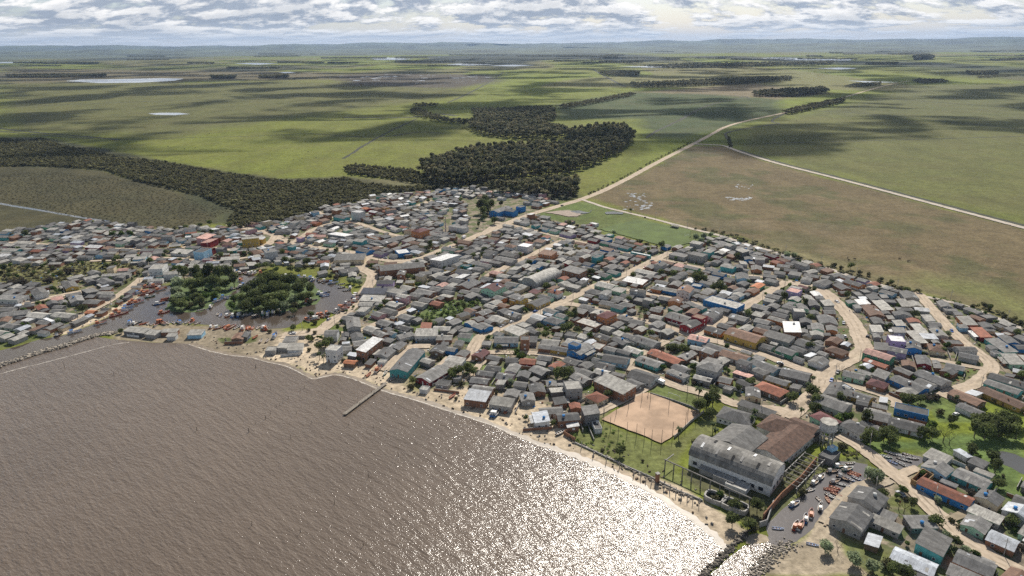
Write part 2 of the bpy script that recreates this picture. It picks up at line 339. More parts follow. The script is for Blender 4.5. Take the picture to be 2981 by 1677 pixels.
# hills on the horizon
def hills():
    n = 400; xs = np.linspace(-1, 1, n); V = []; F = []
    def ridge(x, seed):
        r = np.random.default_rng(seed); y = np.zeros_like(x)
        for k in range(1, 60): y += r.normal()*np.sin(x*k*3.1+r.random()*7)/k**.95
        return y
    mb = []
    for li, (dist, hgt, amp, sd) in enumerate(((15500, 22, 24, 3), (19500, 80, 26, 9), (24000, 150, 36, 5), (29000, 225, 46, 21))):
        ang = xs*R(50); h = np.maximum(hgt*(1+.25*xs)+ridge(xs*2, sd)*amp*.8, 2)
        sect = [(-2600, 0), (-1500, .30), (-700, .68), (-250, .93), (0, 1), (400, .8), (2000, 0)]; b = len(V)
        for j, (dd, kk) in enumerate(sect):
            jit = ridge(xs*2+j*.37, sd+j)*90
            for a_, hh, jj in zip(ang, h, jit): rr = dist+dd+jj; V.append((math.sin(a_)*rr, math.cos(a_)*rr, hh*kk-.5))
        for j in range(len(sect)-1):
            for i in range(n-1): F.append((b+j*n+i, b+j*n+i+1, b+(j+1)*n+i+1, b+(j+1)*n+i))
    m = mat('hill_cover', (.075, .09, .045), .95, .55, .0012)
    tag(link('hills', np_mesh('hills', V, F, smooth=True), None, [m]), kind='structure', label='low hills along the horizon')
hills()
# ------------------------------------------------------------------ sheets and ribbons
ZS = [0.02]
def znext(): ZS[0] += .004; return ZS[0]
def sheet(name, poly, m, z=None, kind='structure', label=None):
    import mathutils.geometry as mg
    z = znext() if z is None else z
    tr = mg.tessellate_polygon([[Vector((*p, 0)) for p in poly]])
    tr = [t_ if (poly[t_[1]][0]-poly[t_[0]][0])*(poly[t_[2]][1]-poly[t_[0]][1])-(poly[t_[1]][1]-poly[t_[0]][1])*(poly[t_[2]][0]-poly[t_[0]][0]) > 0 else (t_[0], t_[2], t_[1]) for t_ in tr]
    o = link(name, np_mesh(name, [(*p, z) for p in poly], tr), None, [m]); return tag(o, label, kind=kind)
def roughen(poly, step, amp, seed=0):
    r = random.Random(seed); out = []
    n = len(poly)
    for i in range(n):
        a, b = poly[i], poly[(i+1) % n]; L = math.dist(a, b); k = max(1, min(40, int(L/step)))
        nx, ny = -(b[1]-a[1])/max(L, 1e-6), (b[0]-a[0])/max(L, 1e-6)
        for j in range(k):
            t = j/k; q = r.uniform(-amp, amp) if 0 < j else r.uniform(-amp, amp)*.3; out.append((a[0]+(b[0]-a[0])*t+nx*q, a[1]+(b[1]-a[1])*t+ny*q))
    return out
def ribbon(line, w, z, jit=.12, w2=None):
    V = []; F = []; n = len(line); r = random.Random(int(abs(line[0][0])*10))
    for i, p in enumerate(line):
        a = line[max(0, i-1)]; b = line[min(n-1, i+1)]; dx, dy = b[0]-a[0], b[1]-a[1]; L = math.hypot(dx, dy) or 1
        ww = (w+(w2-w)*i/(n-1) if w2 else w)/2; wl, wr = ww*(1+r.uniform(-jit, jit)), ww*(1+r.uniform(-jit, jit))
        V += [(p[0]-dy/L*wl, p[1]+dx/L*wl, z), (p[0]+dy/L*wr, p[1]-dx/L*wr, z)]
    for i in range(n-1): F.append((2*i, 2*i+1, 2*i+3, 2*i+2))
    return V, F
def dense(line, step):
    out = [line[0]]
    for a, b in zip(line[:-1], line[1:]):
        k = max(1, int(math.dist(a, b)/step))
        out += [(a[0]+(b[0]-a[0])*j/k, a[1]+(b[1]-a[1])*j/k) for j in range(1, k+1)]
    return out
def water_mat(name, base, wave, chop, rough=.09, spec=.5, ior=1.33):
    m = bpy.data.materials.new(name); m.use_nodes = True; t = NT(m.node_tree); b = m.node_tree.nodes['Principled BSDF']
    oc = t.a('ShaderNodeTexCoord').outputs['Object']
    f = t.ramp(t.noise(oc, .008, 4, .6), .3, .7, .88, 1.12)
    c = t.a('ShaderNodeVectorMath', {0: base, 1: f}, operation='MULTIPLY').outputs[0]
    t.l.new(c, b.inputs['Base Color']); b.inputs['Roughness'].default_value = rough; b.inputs['IOR'].default_value = ior; b.inputs['Specular IOR Level'].default_value = spec
    # wind waves: crests run across the wind, long ones carry short chop
    rt = lambda a: t.mapping(oc, (1, 1, 1), R(a))
    w1 = t.noise(t.mapping(rt(44), (.09, .32, 1)), 1.0, 3, .5)
    w2 = t.noise(t.mapping(rt(32), (.34, .92, 1)), 1.0, 3, .55)
    w3 = t.noise(t.mapping(rt(58), (.9, 1.7, 1)), 1.0, 4, .6)
    w1s = t.math('POWER', w1, 1.6)
    h = t.math('ADD', t.math('MULTIPLY', w1s, wave*1.5), t.math('ADD', t.math('MULTIPLY', w2, wave*.9), t.math('MULTIPLY', w3, chop)))
    bm = t.a('ShaderNodeBump', {'Strength': 1.0, 'Distance': 1.0, 'Height': h}); t.l.new(bm.outputs[0], b.inputs['Normal'])
    return m
M_LAGOON = water_mat('lagoon_water', (.138, .107, .080), .44, .13, .17, .55, 1.38)
M_CALM = water_mat('calm_water', (.075, .059, .046), .03, .02, .06, .6, 1.42)
M_CANAL = water_mat('canal_water', (.12, .107, .095), .05, .035, .08, 1.0, 1.5)  # base colour lifted to paint in the grey glare of reflected cloud
M_POND = water_mat('pond_water', (.09, .09, .085), .01, .008, .05)
def dense_poly(poly, step): return roughen(poly, step, 0.0)
sheet('lagoon', roughen(LAGOON, 3, .35, 1), M_LAGOON, .012, label='brown choppy lagoon glittering in the sun')
sheet('harbour_water', roughen(HARBOUR, 4, .5, 2), M_CALM, .016, label='calm brown water of the boat harbour')
sheet('canal_water', roughen(CANAL, 3, .4, 3), M_CANAL, .020, label='narrow canal crowded with small boats')
sheet('canal_mouth', roughen(S_('2165 1588 2236 1578 2262 1596 2250 1616 2225 1650 2209 1677 2150 1760 2020 1760 2055 1690 2118 1625'), 3, .4, 9), M_LAGOON, .0203, label='glittering water in the mouth of the canal')
sheet('sandbar', roughen(S_('2168 1562 2200 1552 2232 1560 2240 1576 2205 1584 2172 1582'), 1.5, .4, 10), mat('bar_sand', (.34, .28, .2), .9, .2, .3), .0215)
sheet('boat_pool', roughen(POOL, 2, .3, 4), M_CANAL, .0205)
sheet('pond', roughen(POND_R, 2, .4, 5), M_POND, .0208)
M_ISLE = mat('island_grass', (.085, .12, .04), .95, .4, .2)
for k_, i_ in enumerate((ISLE1, ISLE2)): sheet('island_ground', roughen(i_, 3, .8, 7+k_), M_ISLE, .028)
# wet sand rim and foam along the lagoon shore
SHORE = S_('''553 1000 611 1019 673 1033 742 1038 767 1049 831 1061 863 1075 890 1090 915 1102 947 1093 979 1087 1009 1093 1058 1110 1093 1125 1137 1141 1177 1151 1215 1163 1271 1180 1340 1204 1399 1222 1458 1243 1502 1265 1573 1292 1682 1328 1773 1368 1864 1412 1955 1466 2027 1517 2082 1561 2115 1597''')
M_WET = mat('wet_sand', (.20, .155, .105), .5, .3, .3, spec=.5); M_FOAM = mat('foam', (.48, .44, .38), .6, .35, .8)
sh = smooth_line(SHORE, 2)
V, F = ribbon(dense(sh, 2), 3.4, .024, .5); tag(link('wet_shore', np_mesh('wet_shore', V, F), None, [M_WET]), kind='structure')
off = [(p[0]-.2, p[1]-1.3) for p in dense(sh, 1.2)]
V, F = ribbon(off, .55, .029, .95); tag(link('shore_foam', np_mesh('shore_foam', V, F), None, [M_FOAM]), kind='structure', label='thin line of foam where the lagoon meets the sand')
foam2 = dense(smooth_line(kp('a', '0 785 200 730 420 680 640 620 900 555 1050 510 1200 478 1290 470')), 1.5)
V, F = ribbon(foam2, .5, .029, .95); tag(link('foam_streak', np_mesh('foam_streak', V, F), None, [M_FOAM]), kind='structure', label='pale streak of foam drifting off the breakwater')
# far ponds and flood pools
M_FARPOND = water_mat('far_pond_water', (.34, .36, .38), .003, .002, .12, 1.0)  # pale base colour stands in for bright cloud glare on the water
FARP = ['165 204 205 200 300 199 400 197 462 198 440 203 350 208 250 209', '372 286 400 284 450 284 478 287 440 290 390 289', '930 148 960 144 1000 146 1040 148 1010 151 950 151', '1150 160 1200 161 1240 162 1180 165 1120 163',
 '1880 147 1950 145 2060 147 2150 149 2130 153 1990 151', '2130 203 2200 205 2260 207 2180 208', '700 182 730 181 745 183 715 184', '0 156 80 155 110 157 60 159 0 159', '590 160 640 158 700 160 650 163', '2050 172 2110 170 2160 172 2110 175', '1225 165 1290 163 1345 164 1290 167', '1560 168 1640 166 1700 168 1640 170', '2270 117 2330 116 2400 117 2330 119']
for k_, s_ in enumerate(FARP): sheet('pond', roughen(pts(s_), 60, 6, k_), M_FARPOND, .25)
rr = random.Random(5)
def puddles(name, boxes, n, wr, ar, z, label):
    mbx = MB()
    for (x0, y0, x1, y1) in boxes:
        for _ in range(n):
            cx, cy = D(rr.uniform(x0, x1), rr.uniform(y0, y1)); a_ = rr.uniform(*wr); k_ = rr.randint(7, 11)
            ring = [(cx+a_*rr.uniform(.5, 1.2)*math.cos(6.283*i/k_), cy+a_*ar*rr.uniform(.5, 1.2)*math.sin(6.283*i/k_), z+rr.uniform(0, .02)) for i in range(k_)]
            mbx.add(ring, [tuple(range(k_))])
    tag(mbx.build(name, M_FARPOND), label, kind='stuff')
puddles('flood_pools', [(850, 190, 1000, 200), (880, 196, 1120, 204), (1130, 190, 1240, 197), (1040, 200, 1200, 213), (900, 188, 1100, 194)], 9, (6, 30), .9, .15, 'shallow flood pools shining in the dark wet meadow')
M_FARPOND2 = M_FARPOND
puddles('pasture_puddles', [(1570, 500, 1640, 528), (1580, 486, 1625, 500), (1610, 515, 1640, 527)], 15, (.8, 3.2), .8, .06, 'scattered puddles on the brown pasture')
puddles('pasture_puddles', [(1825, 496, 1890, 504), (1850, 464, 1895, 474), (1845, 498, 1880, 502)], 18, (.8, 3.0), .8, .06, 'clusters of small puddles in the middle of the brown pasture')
# stream on the left, ditches, tracks
M_STREAM = water_mat('stream_water', (.05, .06, .07), .01, .01, .06)
def strip(name, line, w, m, z=None, lab=None, w2=None, jit=.15, step=6):
    V, F = ribbon(dense(line, step), w, znext() if z is None else z, jit, w2)
    return tag(link(name, np_mesh(name, V, F), None, [m]), lab, kind='structure')
strip('stream', smooth_line(kp('A', '-200 80 0 112 150 140 380 175 550 205 720 235 880 262 980 275 1080 290')), 5.0, M_STREAM, None, 'narrow blue stream crossing the marsh')
strip('stream', smooth_line(kp('A', '920 268 850 295 830 330')), 5, M_STREAM)
M_DITCH = mat('ditch_weeds', (.035, .038, .022), .95, .4, .1); M_TRACK = mat('track_dirt', (.27, .22, .15), .95, .25, .2)
o1 = CR.setdefault('1', (0, 0, 2.576)); CR['2'] = (1000, 0, 2.576); CR['3'] = (1980, 0, 2.5734)
DITCH = [('1', '-300 815 0 803 500 785 1000 765 1500 750 2000 735 2576 715', 9), ('1', '-300 930 0 965 330 1000 660 1025 900 1050', 7), ('1', '-300 945 0 985 330 1015 700 1042', 4), ('1', '900 1050 1300 1035 2000 1020 2250 998 2576 1018 2700 1030', 3.5),
 ('2', '0 715 500 690 880 655 1000 655 1500 675', 6), ('2', '0 1190 250 1030 550 890', 4), ('2', '780 770 900 720 1090 620 1200 540', 6), ('2', '0 1020 290 1035 560 985 750 1000', 5), ('2', '2270 1035 2330 990 2450 935 2576 875', 5), ('2', '1870 520 1990 590 2110 650', 10),
 ('3', '0 895 120 830 230 780 400 745 480 725', 6), ('3', '620 1075 1000 1065 1600 1050 2100 1035 2576 1020', 3.5), ('3', '1000 830 1400 850 1900 900 2576 970', 4), ('3', '1400 730 1900 765 2576 810', 5), ('3', '1800 655 2200 675 2576 695', 5), ('3', '1950 895 2300 885 2576 880', 3),
 ('3', '820 835 760 860 680 900 700 920 760 925 640 940 480 965 380 985 335 1000 360 1040 380 1100', 5), ('3', '0 710 480 715 520 740', 5), ('2', '0 880 300 885 560 880 700 850 850 870', 12)]
for k_, s_, w_ in DITCH: strip('ditch', smooth_line(kp(k_, s_)), w_*1.5, M_DITCH, None, None, None, .5, 8)
# ------------------------------------------------------------------ roads
def road_tex(t, b, oc, c):
    n = t.noise(oc, .9, 5, .65); h = t.ramp(t.noise(oc, .08, 4, .6), .4, .65, 0, .5)
    q = t.mix(h, c, t.mix(.55, c, (.22, .17, .12)))
    t.l.new(q, b.inputs['Base Color'])
M_ROAD = mat('sandy_road', (.48, .395, .30), .95, .14, .4, .1, extra=road_tex); M_ROADG = mat('gravel_road', (.50, .45, .39), .95, .12, .4, .1, extra=road_tex)
M_RUT = mat('wheel_track', (.385, .31, .225), .95, .3, .15)
ROADS = []     # (points, width, type) in world metres
def unfold(p):
    q = list(p[:1])
    for i in range(1, len(p)):
        if math.dist(p[i], q[-1]) < 2.5: continue
        if len(q) > 1 and (q[-1][0]-q[-2][0])*(p[i][0]-q[-1][0])+(q[-1][1]-q[-2][1])*(p[i][1]-q[-1][1]) < 0: continue
        q.append(p[i])
    return q
def road(line, w_, m=None, sm=2, w2=None, name='dirt_road'):
    line = unfold(line); w_ *= 1.15
    p = smooth_line(line, sm); ROADS.append((p, w_)); strip(name, p, w_, m or M_ROAD, None, None, w2, .10, 3)
    if w_ > 4.5:
        for s_ in (-.2, .17): strip('wheel_track', [(a[0]+s_*w_, a[1]+s_*w_*.4) for a in p], w_*.11, M_RUT, None, None, None, .8, 2.5)
main = pts('2290 203 2240 212 2190 225 2130 243 2050 265 1960 287 1880 303 1825 318 1790 338 1745 362 1650 410 1560 460 1480 497 1400 520 1340 538')
road(main, 8)
m2 = [main[-1]]+kp('B', '2760 270 2576 350 2440 405 2300 460 2100 545 1900 625 1780 670 1640 690 1560 695')
road(m2, 8)
road(kp('C', '0 430')+kp('B', '2300 430 2100 510')[:0]+kp('B', '2560 320 2430 370 2250 440 2080 510 2010 520'), 6)
road(kp('B', '1560 695 1330 655 1100 595 900 570 650 532 450 492 360 432 180 385 0 345 -120 320'), 7)
road(kp('B', '360 432 300 510 200 545 100 560 -60 570')+kp('A', '2100 560'), 8)
road(kp('B', '480 500 560 490 640 430 720 372 900 310 1080 285 1130 265 1200 245 1330 205 1560 170 1800 130 1900 80'), 6)
road(kp('B', '760 190 820 218 1000 268 1150 300 1300 352 1480 412 1620 445'), 5)
road(kp('B', '1260 655 1200 700 1205 760 1290 800 1330 840 1285 930 1220 1030 1140 1110 1090 1170 1010 1230 900 1300 830 1360 780 1400'), 8)
road(kp('B', '760 1400 900 1412 1080 1405 1180 1390 1300 1340 1500 1250 1700 1165 1880 1070 1950 1035'), 4.5)
road(kp('b', '420 400 600 395 780 355 860 340 830 300'), 9)
road(kp('C', '1000 70 1120 110 1250 155 1500 212 1700 260 1900 312 2130 372 2400 432')+kp('E', '220 445 400 492 540 532 700 585 900 645 1100 715 1300 775 1500 835 1700 885'), 4.5, M_ROADG)
road(kp('E', '1740 890 1850 912 2080 965 2300 1055 2576 1165 2800 1260'), 4, M_ROADG)
road(kp('C', '140 300 300 325 560 392 800 450 960 492 1180 537 1400 592 1700 655 1900 692')+kp('E', '20 690 120 710 300 715 480 738'), 5)
road(kp('C', '820 480 600 580 450 655 300 720 180 782 60 840'), 6)
road(kp('C', '1900 600 1760 665 1550 772 1380 852 1220 905 1100 962 950 1032 820 1092 720 1142 560 1212 420 1272 230 1352 0 1430')+kp('b', '2480 430 2340 500 2310 560 2320 610 2270 660'), 7)
road(kp('C', '1380 960 1500 985 1700 1022 1900 1062 2080 1092 2300 1172'), 5)
road(kp('C', '720 1140 890 1112 1060 1150 1300 1200 1500 1262 1700 1302 1850 1345 2000 1402 2120 1440')+kp('c', '2250 440 2400 470 2576 530')+kp('e', '60 432 400 522 600 602 800 672 870 690'), 6)
road(kp('E', '560 762 480 802 350 882 200 972 0 1082')+kp('c', '2576 165 2400 260 2200 372 2100 415'), 7)
road(kp('E', '560 765 780 802 900 862 1000 962 1090 1062 1150 1152 1170 1222 1200 1292 1225 1335 1150 1392 1060 1435')+kp('e', '1000 590 880 655 870 702 850 782 760 882 640 962 580 1010 545 1040'), 9)
road(kp('E', '1640 850 1700 882 1780 982 1850 1062 1950 1172 2050 1272 2200 1382')+kp('e', '2310 612 2250 682 2150 762 2000 812 1870 862 1800 900')[0:0]+kp('e', '2130 432 2250 532 2310 612 2250 682 2150 762 2000 812 1870 862'), 7)
road(kp('e', '980 742 1200 792 1400 862 1500 902 1490 960'), 5)
road(kp('e', '2250 630 2080 602 1900 562 1780 545'), 4)
road(kp('e', '560 1005 480 970 300 962 150 935 40 902')+kp('c', '2576 1082 2420 1030 2250 992 2000 922 1900 892 1770 835 1560 752 1440 722'), 6)
road(kp('c', '1770 845 1700 902 1500 1012 1360 1080 1230 1140 1150 1180 1000 1190'), 4.5)
road(kp('c', '1440 722 1480 660 1560 602 1640 575 1740 520 1860 455'), 5)
road(kp('c', '-60 570 200 575 480 575 640 592 780 610 860 640'), 4.5)
road(kp('c', '60 640 -20 700 -60 760 -120 840'), 4)
road(kp('g', '640 200 760 262 860 332 980 422 1100 532 1200 602 1300 682 1450 852 1600 972 1700 1082 1850 1182 2000 1292 2281 1430 2400 1490'), 6.5)
road(kp('g', '1180 560 1260 520 1350 500'), 4)
road(kp('g', '1610 960 1760 900 1850 800 1920 700'), 3, M_TRACK)
road(kp('g', '1080 590 950 640 800 680 680 800 600 900 540 1000'), 6, mat('trodden_sand', (.37, .31, .23), .95, .2, .4))
road(kp('A', '0 1120 180 1130 420 1075 640 1030 800 1000 900 975'), 7)
road(kp('A', '1420 860 1340 930 1240 1000 1100 1090 980 1150 860 1220 700 1290'), 6)
road(kp('A', '-50 500 400 520 800 540 1100 560 1500 580 1760 570 1900 540 2100 560'), 4)
road(kp('A', '900 690 1300 680 1700 650 2000 690 2300 680 2500 650'), 3.5)
road(kp('b', '2080 620 2000 700 1930 740 1880 690 1960 640'), 3)
road(kp('b', '1450 760 1560 640 1650 570 1720 510 1900 510'), 6)
grv = pts('1745 363 1785 364 1825 367 1850 379 1950 411 2100 448 2300 501 2450 541 2576 574 2760 625')
road(grv, 7, M_ROADG, name='gravel_road')
bank = dense(smooth_line([(p[0]+9, p[1]+7) for p in grv[3:]], 2), 8); V, F = ribbon(bank, 7, .035, .3); tag(link('ditch', np_mesh('ditch', V, F), None, [M_DITCH]), kind='structure')
# pitches
M_PITCH = mat('pitch_sand', (.42, .295, .20), .95, .26, .075); M_TURF = mat('pitch_turf', (.085, .12, .028), .95, .22, .06)
PITCH_S = kp('f', '700 190 1020 -10 1100 0 1500 150 1330 260 1170 390 1000 320 780 230')
PITCH_S = kp('f', '690 200 1010 -5 1065 -15 1480 150 1300 310 1170 392 960 305')
sheet('sandy_pitch', roughen(PITCH_S, 3, .35, 3), M_PITCH, label='reddish sandy football pitch ringed by poles')
PITCH_G = kp('C', '1180 370 1560 275 2095 380 2090 510 1900 555 1560 470')
sheet('grass_pitch', roughen(PITCH_G, 4, 1.0, 3), M_TURF, label='mown grass football pitch beside the pasture')
sheet('mud_patch', roughen(kp('C', '640 205 760 190 860 182 960 200 1000 222 960 246 880 246 780 225'), 4, 1.0, 3), mat('mud', (.30, .24, .19), .9, .2, .2))
sheet('puddle', roughen(kp('C', '880 190 980 185 1050 200 1085 205 1110 175 1095 205 1040 215 960 215'), 3, .5, 3), M_POND)
sheet('puddle', roughen(kp('C', '1245 200 1320 195 1430 205 1420 220 1330 220 1250 222'), 3, 1.0, 3), M_POND)
# ------------------------------------------------------------------ foliage
def leaf_mat(name, col, var=.5, isl=.35, rnd=.0):
    def ex(t, b, oc, c):
        b.inputs['Specular IOR Level'].default_value = .15
        out = t.n['Material Output']; tr = t.a('ShaderNodeBsdfTranslucent', {'Color': c}); mx = t.a('ShaderNodeMixShader', {0: .42, 1: b.outputs[0], 2: tr.outputs[0]})
        t.l.new(mx.outputs[0], out.inputs['Surface'])
    return mat(name, col, .8, var, .18, .15, extra=ex, island=isl, rnd=rnd)
M_EUC = leaf_mat('eucalyptus_leaves', (.125, .128, .066)); M_BUSH = leaf_mat('shrub_leaves', (.11, .106, .052)); M_TREE = leaf_mat('tree_leaves', (.125, .15, .052), rnd=.3)
M_WILLOW = leaf_mat('willow_leaves', (.29, .34, .20), rnd=.15); M_BRIGHT = leaf_mat('fresh_leaves', (.095, .145, .03), rnd=.2); M_TWIG = leaf_mat('bare_twigs', (.10, .085, .065), rnd=.2)
M_PALM = leaf_mat('palm_fronds', (.06, .085, .03)); M_BARK = mat('bark', (.13, .10, .075), .9, .3, 2.0); M_REED = leaf_mat('reeds', (.13, .12, .06)); M_RUSH = leaf_mat('rushes', (.066, .062, .032), isl=.25)
LEAF2 = {'eucalyptus_leaves': leaf_mat('eucalyptus_pale_leaves', (.20, .185, .10)), 'shrub_leaves': leaf_mat('shrub_pale_leaves', (.17, .165, .075))}
def crown(r, n, size, lobes, rx=1, ry=1, rz=1, seed=0, shell=.55):
    """leaf-clump quads spread through several overlapping lobes; unit-ish crown centred at origin"""
    g = np.random.default_rng(seed); L = g.normal(size=(lobes, 3)); L /= np.linalg.norm(L, axis=1)[:, None]; L *= g.uniform(.25, .62, (lobes, 1)); L[0] = 0
    lr = g.uniform(.34, .6, lobes); lr[0] = .6
    k = g.choice(lobes, n, p=lr**2/np.sum(lr**2)); d = g.normal(size=(n, 3)); d /= np.linalg.norm(d, axis=1)[:, None]
    rad = lr[k]*(shell+(1-shell)*g.random(n)**.5); P = L[k]+d*rad[:, None]
    P = P*np.array([rx, ry, rz])*r
    nn = d*.75+g.normal(size=(n, 3))*.55+np.array([0, 0, .35]); nn /= np.linalg.norm(nn, axis=1)[:, None]
    a = np.cross(nn, g.normal(size=(n, 3))); a /= np.linalg.norm(a, axis=1)[:, None]; b = np.cross(nn, a)
    s = size*g.uniform(.6, 1.35, n)[:, None]; s2 = s*g.uniform(.45, .9, (n, 1))
    Q = np.stack([P-a*s-b*s2*.5, P+a*s*.3-b*s2, P+a*s+b*s2*.4, P-a*s*.2+b*s2], 1)
    return Q                                              # n,4,3
def stick(segs, n=5):
    m = MB()
    for p, q, r0, r1 in segs: m.tube(p, q, r0, r1, n)
    return m
# --- far woods as single masses
def wood(name, poly, gap, hgt, wid, label, leaf, trunk=True, nq=120, size=.9, jit=.42, seed=0, variants=4, base=.52, edge=None):
    g = np.random.default_rng(seed+50); q = np.asarray(poly); lo, hi = q.min(0), q.max(0)
    nx, ny = max(1, int((hi[0]-lo[0])/gap)), max(1, int((hi[1]-lo[1])/gap))
    X, Y = np.meshgrid(lo[0]+(np.arange(nx)+.5)*gap, lo[1]+(np.arange(ny)+.5)*gap); P = np.stack([X, Y], -1).reshape(-1, 2)+g.uniform(-.48, .48, (nx*ny, 2))*gap
    P = P[inpoly(P, poly)]
    if not len(P): return None
    Qs = []; Ts = []; TM = []
    protos = [crown(1, nq, size, 6+v % 3, 1, 1, 1, seed*7+v) for v in range(variants)]
    for i, p in enumerate(P):
        h = hgt*g.uniform(1-jit, 1+jit*.6); r = wid*g.uniform(.75, 1.25); cz = h*(1-base)/2
        a = g.uniform(0, 6.28); c, s = math.cos(a), math.sin(a); C = protos[g.integers(variants)]
        B = C*np.array([r, r, max(cz, .3)])
        TM.append(int(g.integers(3))//2*2)
        Qs.append(np.stack([B[..., 0]*c-B[..., 1]*s+p[0], B[..., 0]*s+B[..., 1]*c+p[1], B[..., 2]+h-cz*.95], -1))
        if trunk: Ts.append((p, h))
    Q = np.concatenate(Qs).reshape(-1, 3); nf = len(Q)//4; F = np.arange(nf*4).reshape(-1, 4); mi = np.repeat(np.array(TM), nq)
    if trunk:
        tv = []; tf = []; b = len(Q)
        for p, h in Ts:
            r = .02*h; lean = g.normal(size=2)*.05*h
            for z, k, l in ((0, 1, 0), (h*.75, .45, 1)):
                for j in range(4): tv.append((p[0]+lean[0]*l+r*k*math.cos(j*1.571), p[1]+lean[1]*l+r*k*math.sin(j*1.571), z))
            for j in range(4): tf.append((b+j, b+(j+1) % 4, b+4+(j+1) % 4, b+4+j))
            b += 8
        Q = np.concatenate([Q, np.array(tv)]); F = np.concatenate([F, np.array(tf)]); mi = np.concatenate([mi, np.ones(len(tf), int)])
    return tag(link(name, np_mesh(name, Q, F, mi), None, [leaf, M_BARK, LEAF2.get(leaf.name, leaf)]), label, kind='stuff')
def low(poly, dy=0): return poly
wood('eucalyptus_forest', pts('1050 440 1110 418 1200 392 1300 385 1420 380 1440 345 1500 335 1570 335 1600 352 1565 385 1490 420 1410 447 1310 457 1230 468 1150 474 1090 470'), 7.4, 22, 5.4, 'dark eucalyptus forest behind the town', M_EUC, nq=130, size=.24, seed=1, base=.55)
wood('woodland', pts('1160 325 1200 305 1300 300 1385 285 1400 300 1360 325 1420 330 1450 350 1300 352 1215 342 1175 322'), 9.0, 18, 6.4, 'dark woodland beyond the eucalyptus forest', M_EUC, nq=90, size=.25, seed=2)
wood('woodland', pts('1030 282 1045 275 1075 285 1110 298 1170 308 1160 316 1090 306 1040 292'), 8, 9, 5.0, 'low curving thicket at the tip of the woodland', M_BUSH, False, nq=70, size=.26, seed=3)
wood('woodland', pts('1035 268 1060 264 1105 266 1100 271 1060 272'), 9, 9, 5, 'pale scrub beside a field corner', M_REED, False, nq=60, size=.26, seed=33)
wood('woodland', pts('1185 282 1290 278 1395 274 1392 290 1300 302 1200 308'), 8, 12, 5.0, 'dark wood band behind the woodland', M_EUC, nq=80, size=.25, seed=4)
wood('woodland', pts('1395 272 1480 256 1560 242 1585 236 1600 240 1540 254 1430 274'), 9, 9, 5.5, 'hedge of trees running out to the far groves', M_BUSH, nq=70, size=.26, seed=5)
wood('grove', pts('1345 283 1395 280 1398 288 1350 291'), 8, 14, 5.0, 'square dark plantation in a green field', M_EUC, nq=80, size=.25, seed=6)
wood('grove', pts('1585 216 1700 210 1900 200 1990 198 1992 203 1850 214 1700 219 1600 222'), 12, 17, 8, 'long dark plantation strip in the fields', M_EUC, nq=70, size=.28, seed=7)
wood('grove', pts('1890 238 1960 231 2075 226 2085 234 2000 245 1900 244'), 10, 15, 7, 'oblong dark plantation beside the main road', M_EUC, nq=70, size=.28, seed=8)
wood('treeline', pts('1965 287 2000 275 2060 262 2110 252 2128 249 2120 260 2060 274 1990 289'), 7, 9, 5.0, 'dark trees hiding a stretch of the main road', M_BUSH, nq=80, size=.28, seed=9)
wood('grove', pts('1505 186 1560 182 1610 186 1605 194 1530 193'), 14, 17, 9, 'dark grove at the field corner far away', M_EUC, nq=60, size=.3, seed=10)
wood('treeline', pts('1620 171 1700 167 1850 163 2000 161 2100 158 2090 164 1900 169 1700 173'), 22, 22, 14, 'long dark treeline below the bright far lake', M_EUC, nq=50, size=.32, seed=11)
wood('grove', pts('15 192 80 190 200 190 270 191 265 194 100 197 20 196'), 14, 15, 9, 'long grove left of the pale lake', M_EUC, nq=60, size=.3, seed=12)
wood('grove', pts('530 195 595 195 592 199 534 199'), 10, 17, 9, 'compact dark grove beyond the pale lake', M_EUC, nq=60, size=.3, seed=13)
wood('grove', pts('652 194 725 193 727 197 655 198'), 10, 16, 9, 'second compact grove beside the farmstead', M_EUC, nq=60, size=.3, seed=14)
wood('treeline', pts('735 198 800 197 802 199 740 200'), 14, 8, 8, 'small farm trees beside the compact groves', M_BUSH, nq=40, size=.32, seed=15)
wood('grove', pts('2297 148 2340 147 2350 150 2300 152'), 18, 40, 18, 'tall rounded grove far out on the plain', M_EUC, nq=60, size=.3, seed=16)
wood('grove', pts('2175 161 2260 160 2255 163 2180 163'), 16, 16, 12, 'low dark grove in the far fields', M_EUC, nq=50, size=.3, seed=17)
wood('grove', pts('2430 184 2510 183 2512 188 2435 189'), 12, 15, 9, 'rectangular grove at the far right', M_EUC, nq=60, size=.3, seed=18)
wood('treeline', pts('2455 193 2540 189 2560 192 2460 197'), 14, 7, 8, 'low hedge in front of the far right grove', M_BUSH, nq=40, size=.32, seed=19)
wood('treeline', pts('2490 151 2580 147 2620 150 2500 154'), 20, 12, 14, 'dark far treeline at the right', M_EUC, nq=40, size=.32, seed=20)
wood('treeline', pts('2295 205 2310 201 2370 203 2385 208 2320 212'), 9, 9, 6, 'trees around the roadside farm', M_BUSH, nq=60, size=.3, seed=21)
wood('treeline', pts('2120 220 2150 212 2215 209 2215 214 2150 221'), 10, 7, 7, 'scattered trees north of the main road', M_BUSH, nq=50, size=.3, seed=22)
far = random.Random(3)
FARS = []
for k_ in range(46):
    v_ = far.choice([130, 133, 136, 139, 142, 146, 150, 154, 157, 160, 166, 172]); u_ = far.uniform(0, 2576); l_ = far.uniform(25, 170)
    t_ = far.uniform(.6, 2.0); s_ = far.uniform(-1, 1)
    FARS.append(wood('far_treelines', pts(f'{u_} {v_} {u_+l_} {v_+s_} {u_+l_} {v_+s_+t_} {u_} {v_+t_}'), max(14, (165-v_)*1.6), far.uniform(10, 20), max(10, (165-v_)*1.0), 'far strip of dark trees on the hazy plain', M_EUC, False, nq=24, size=.42, seed=100+k_))
FARS = [o for o in FARS if o]
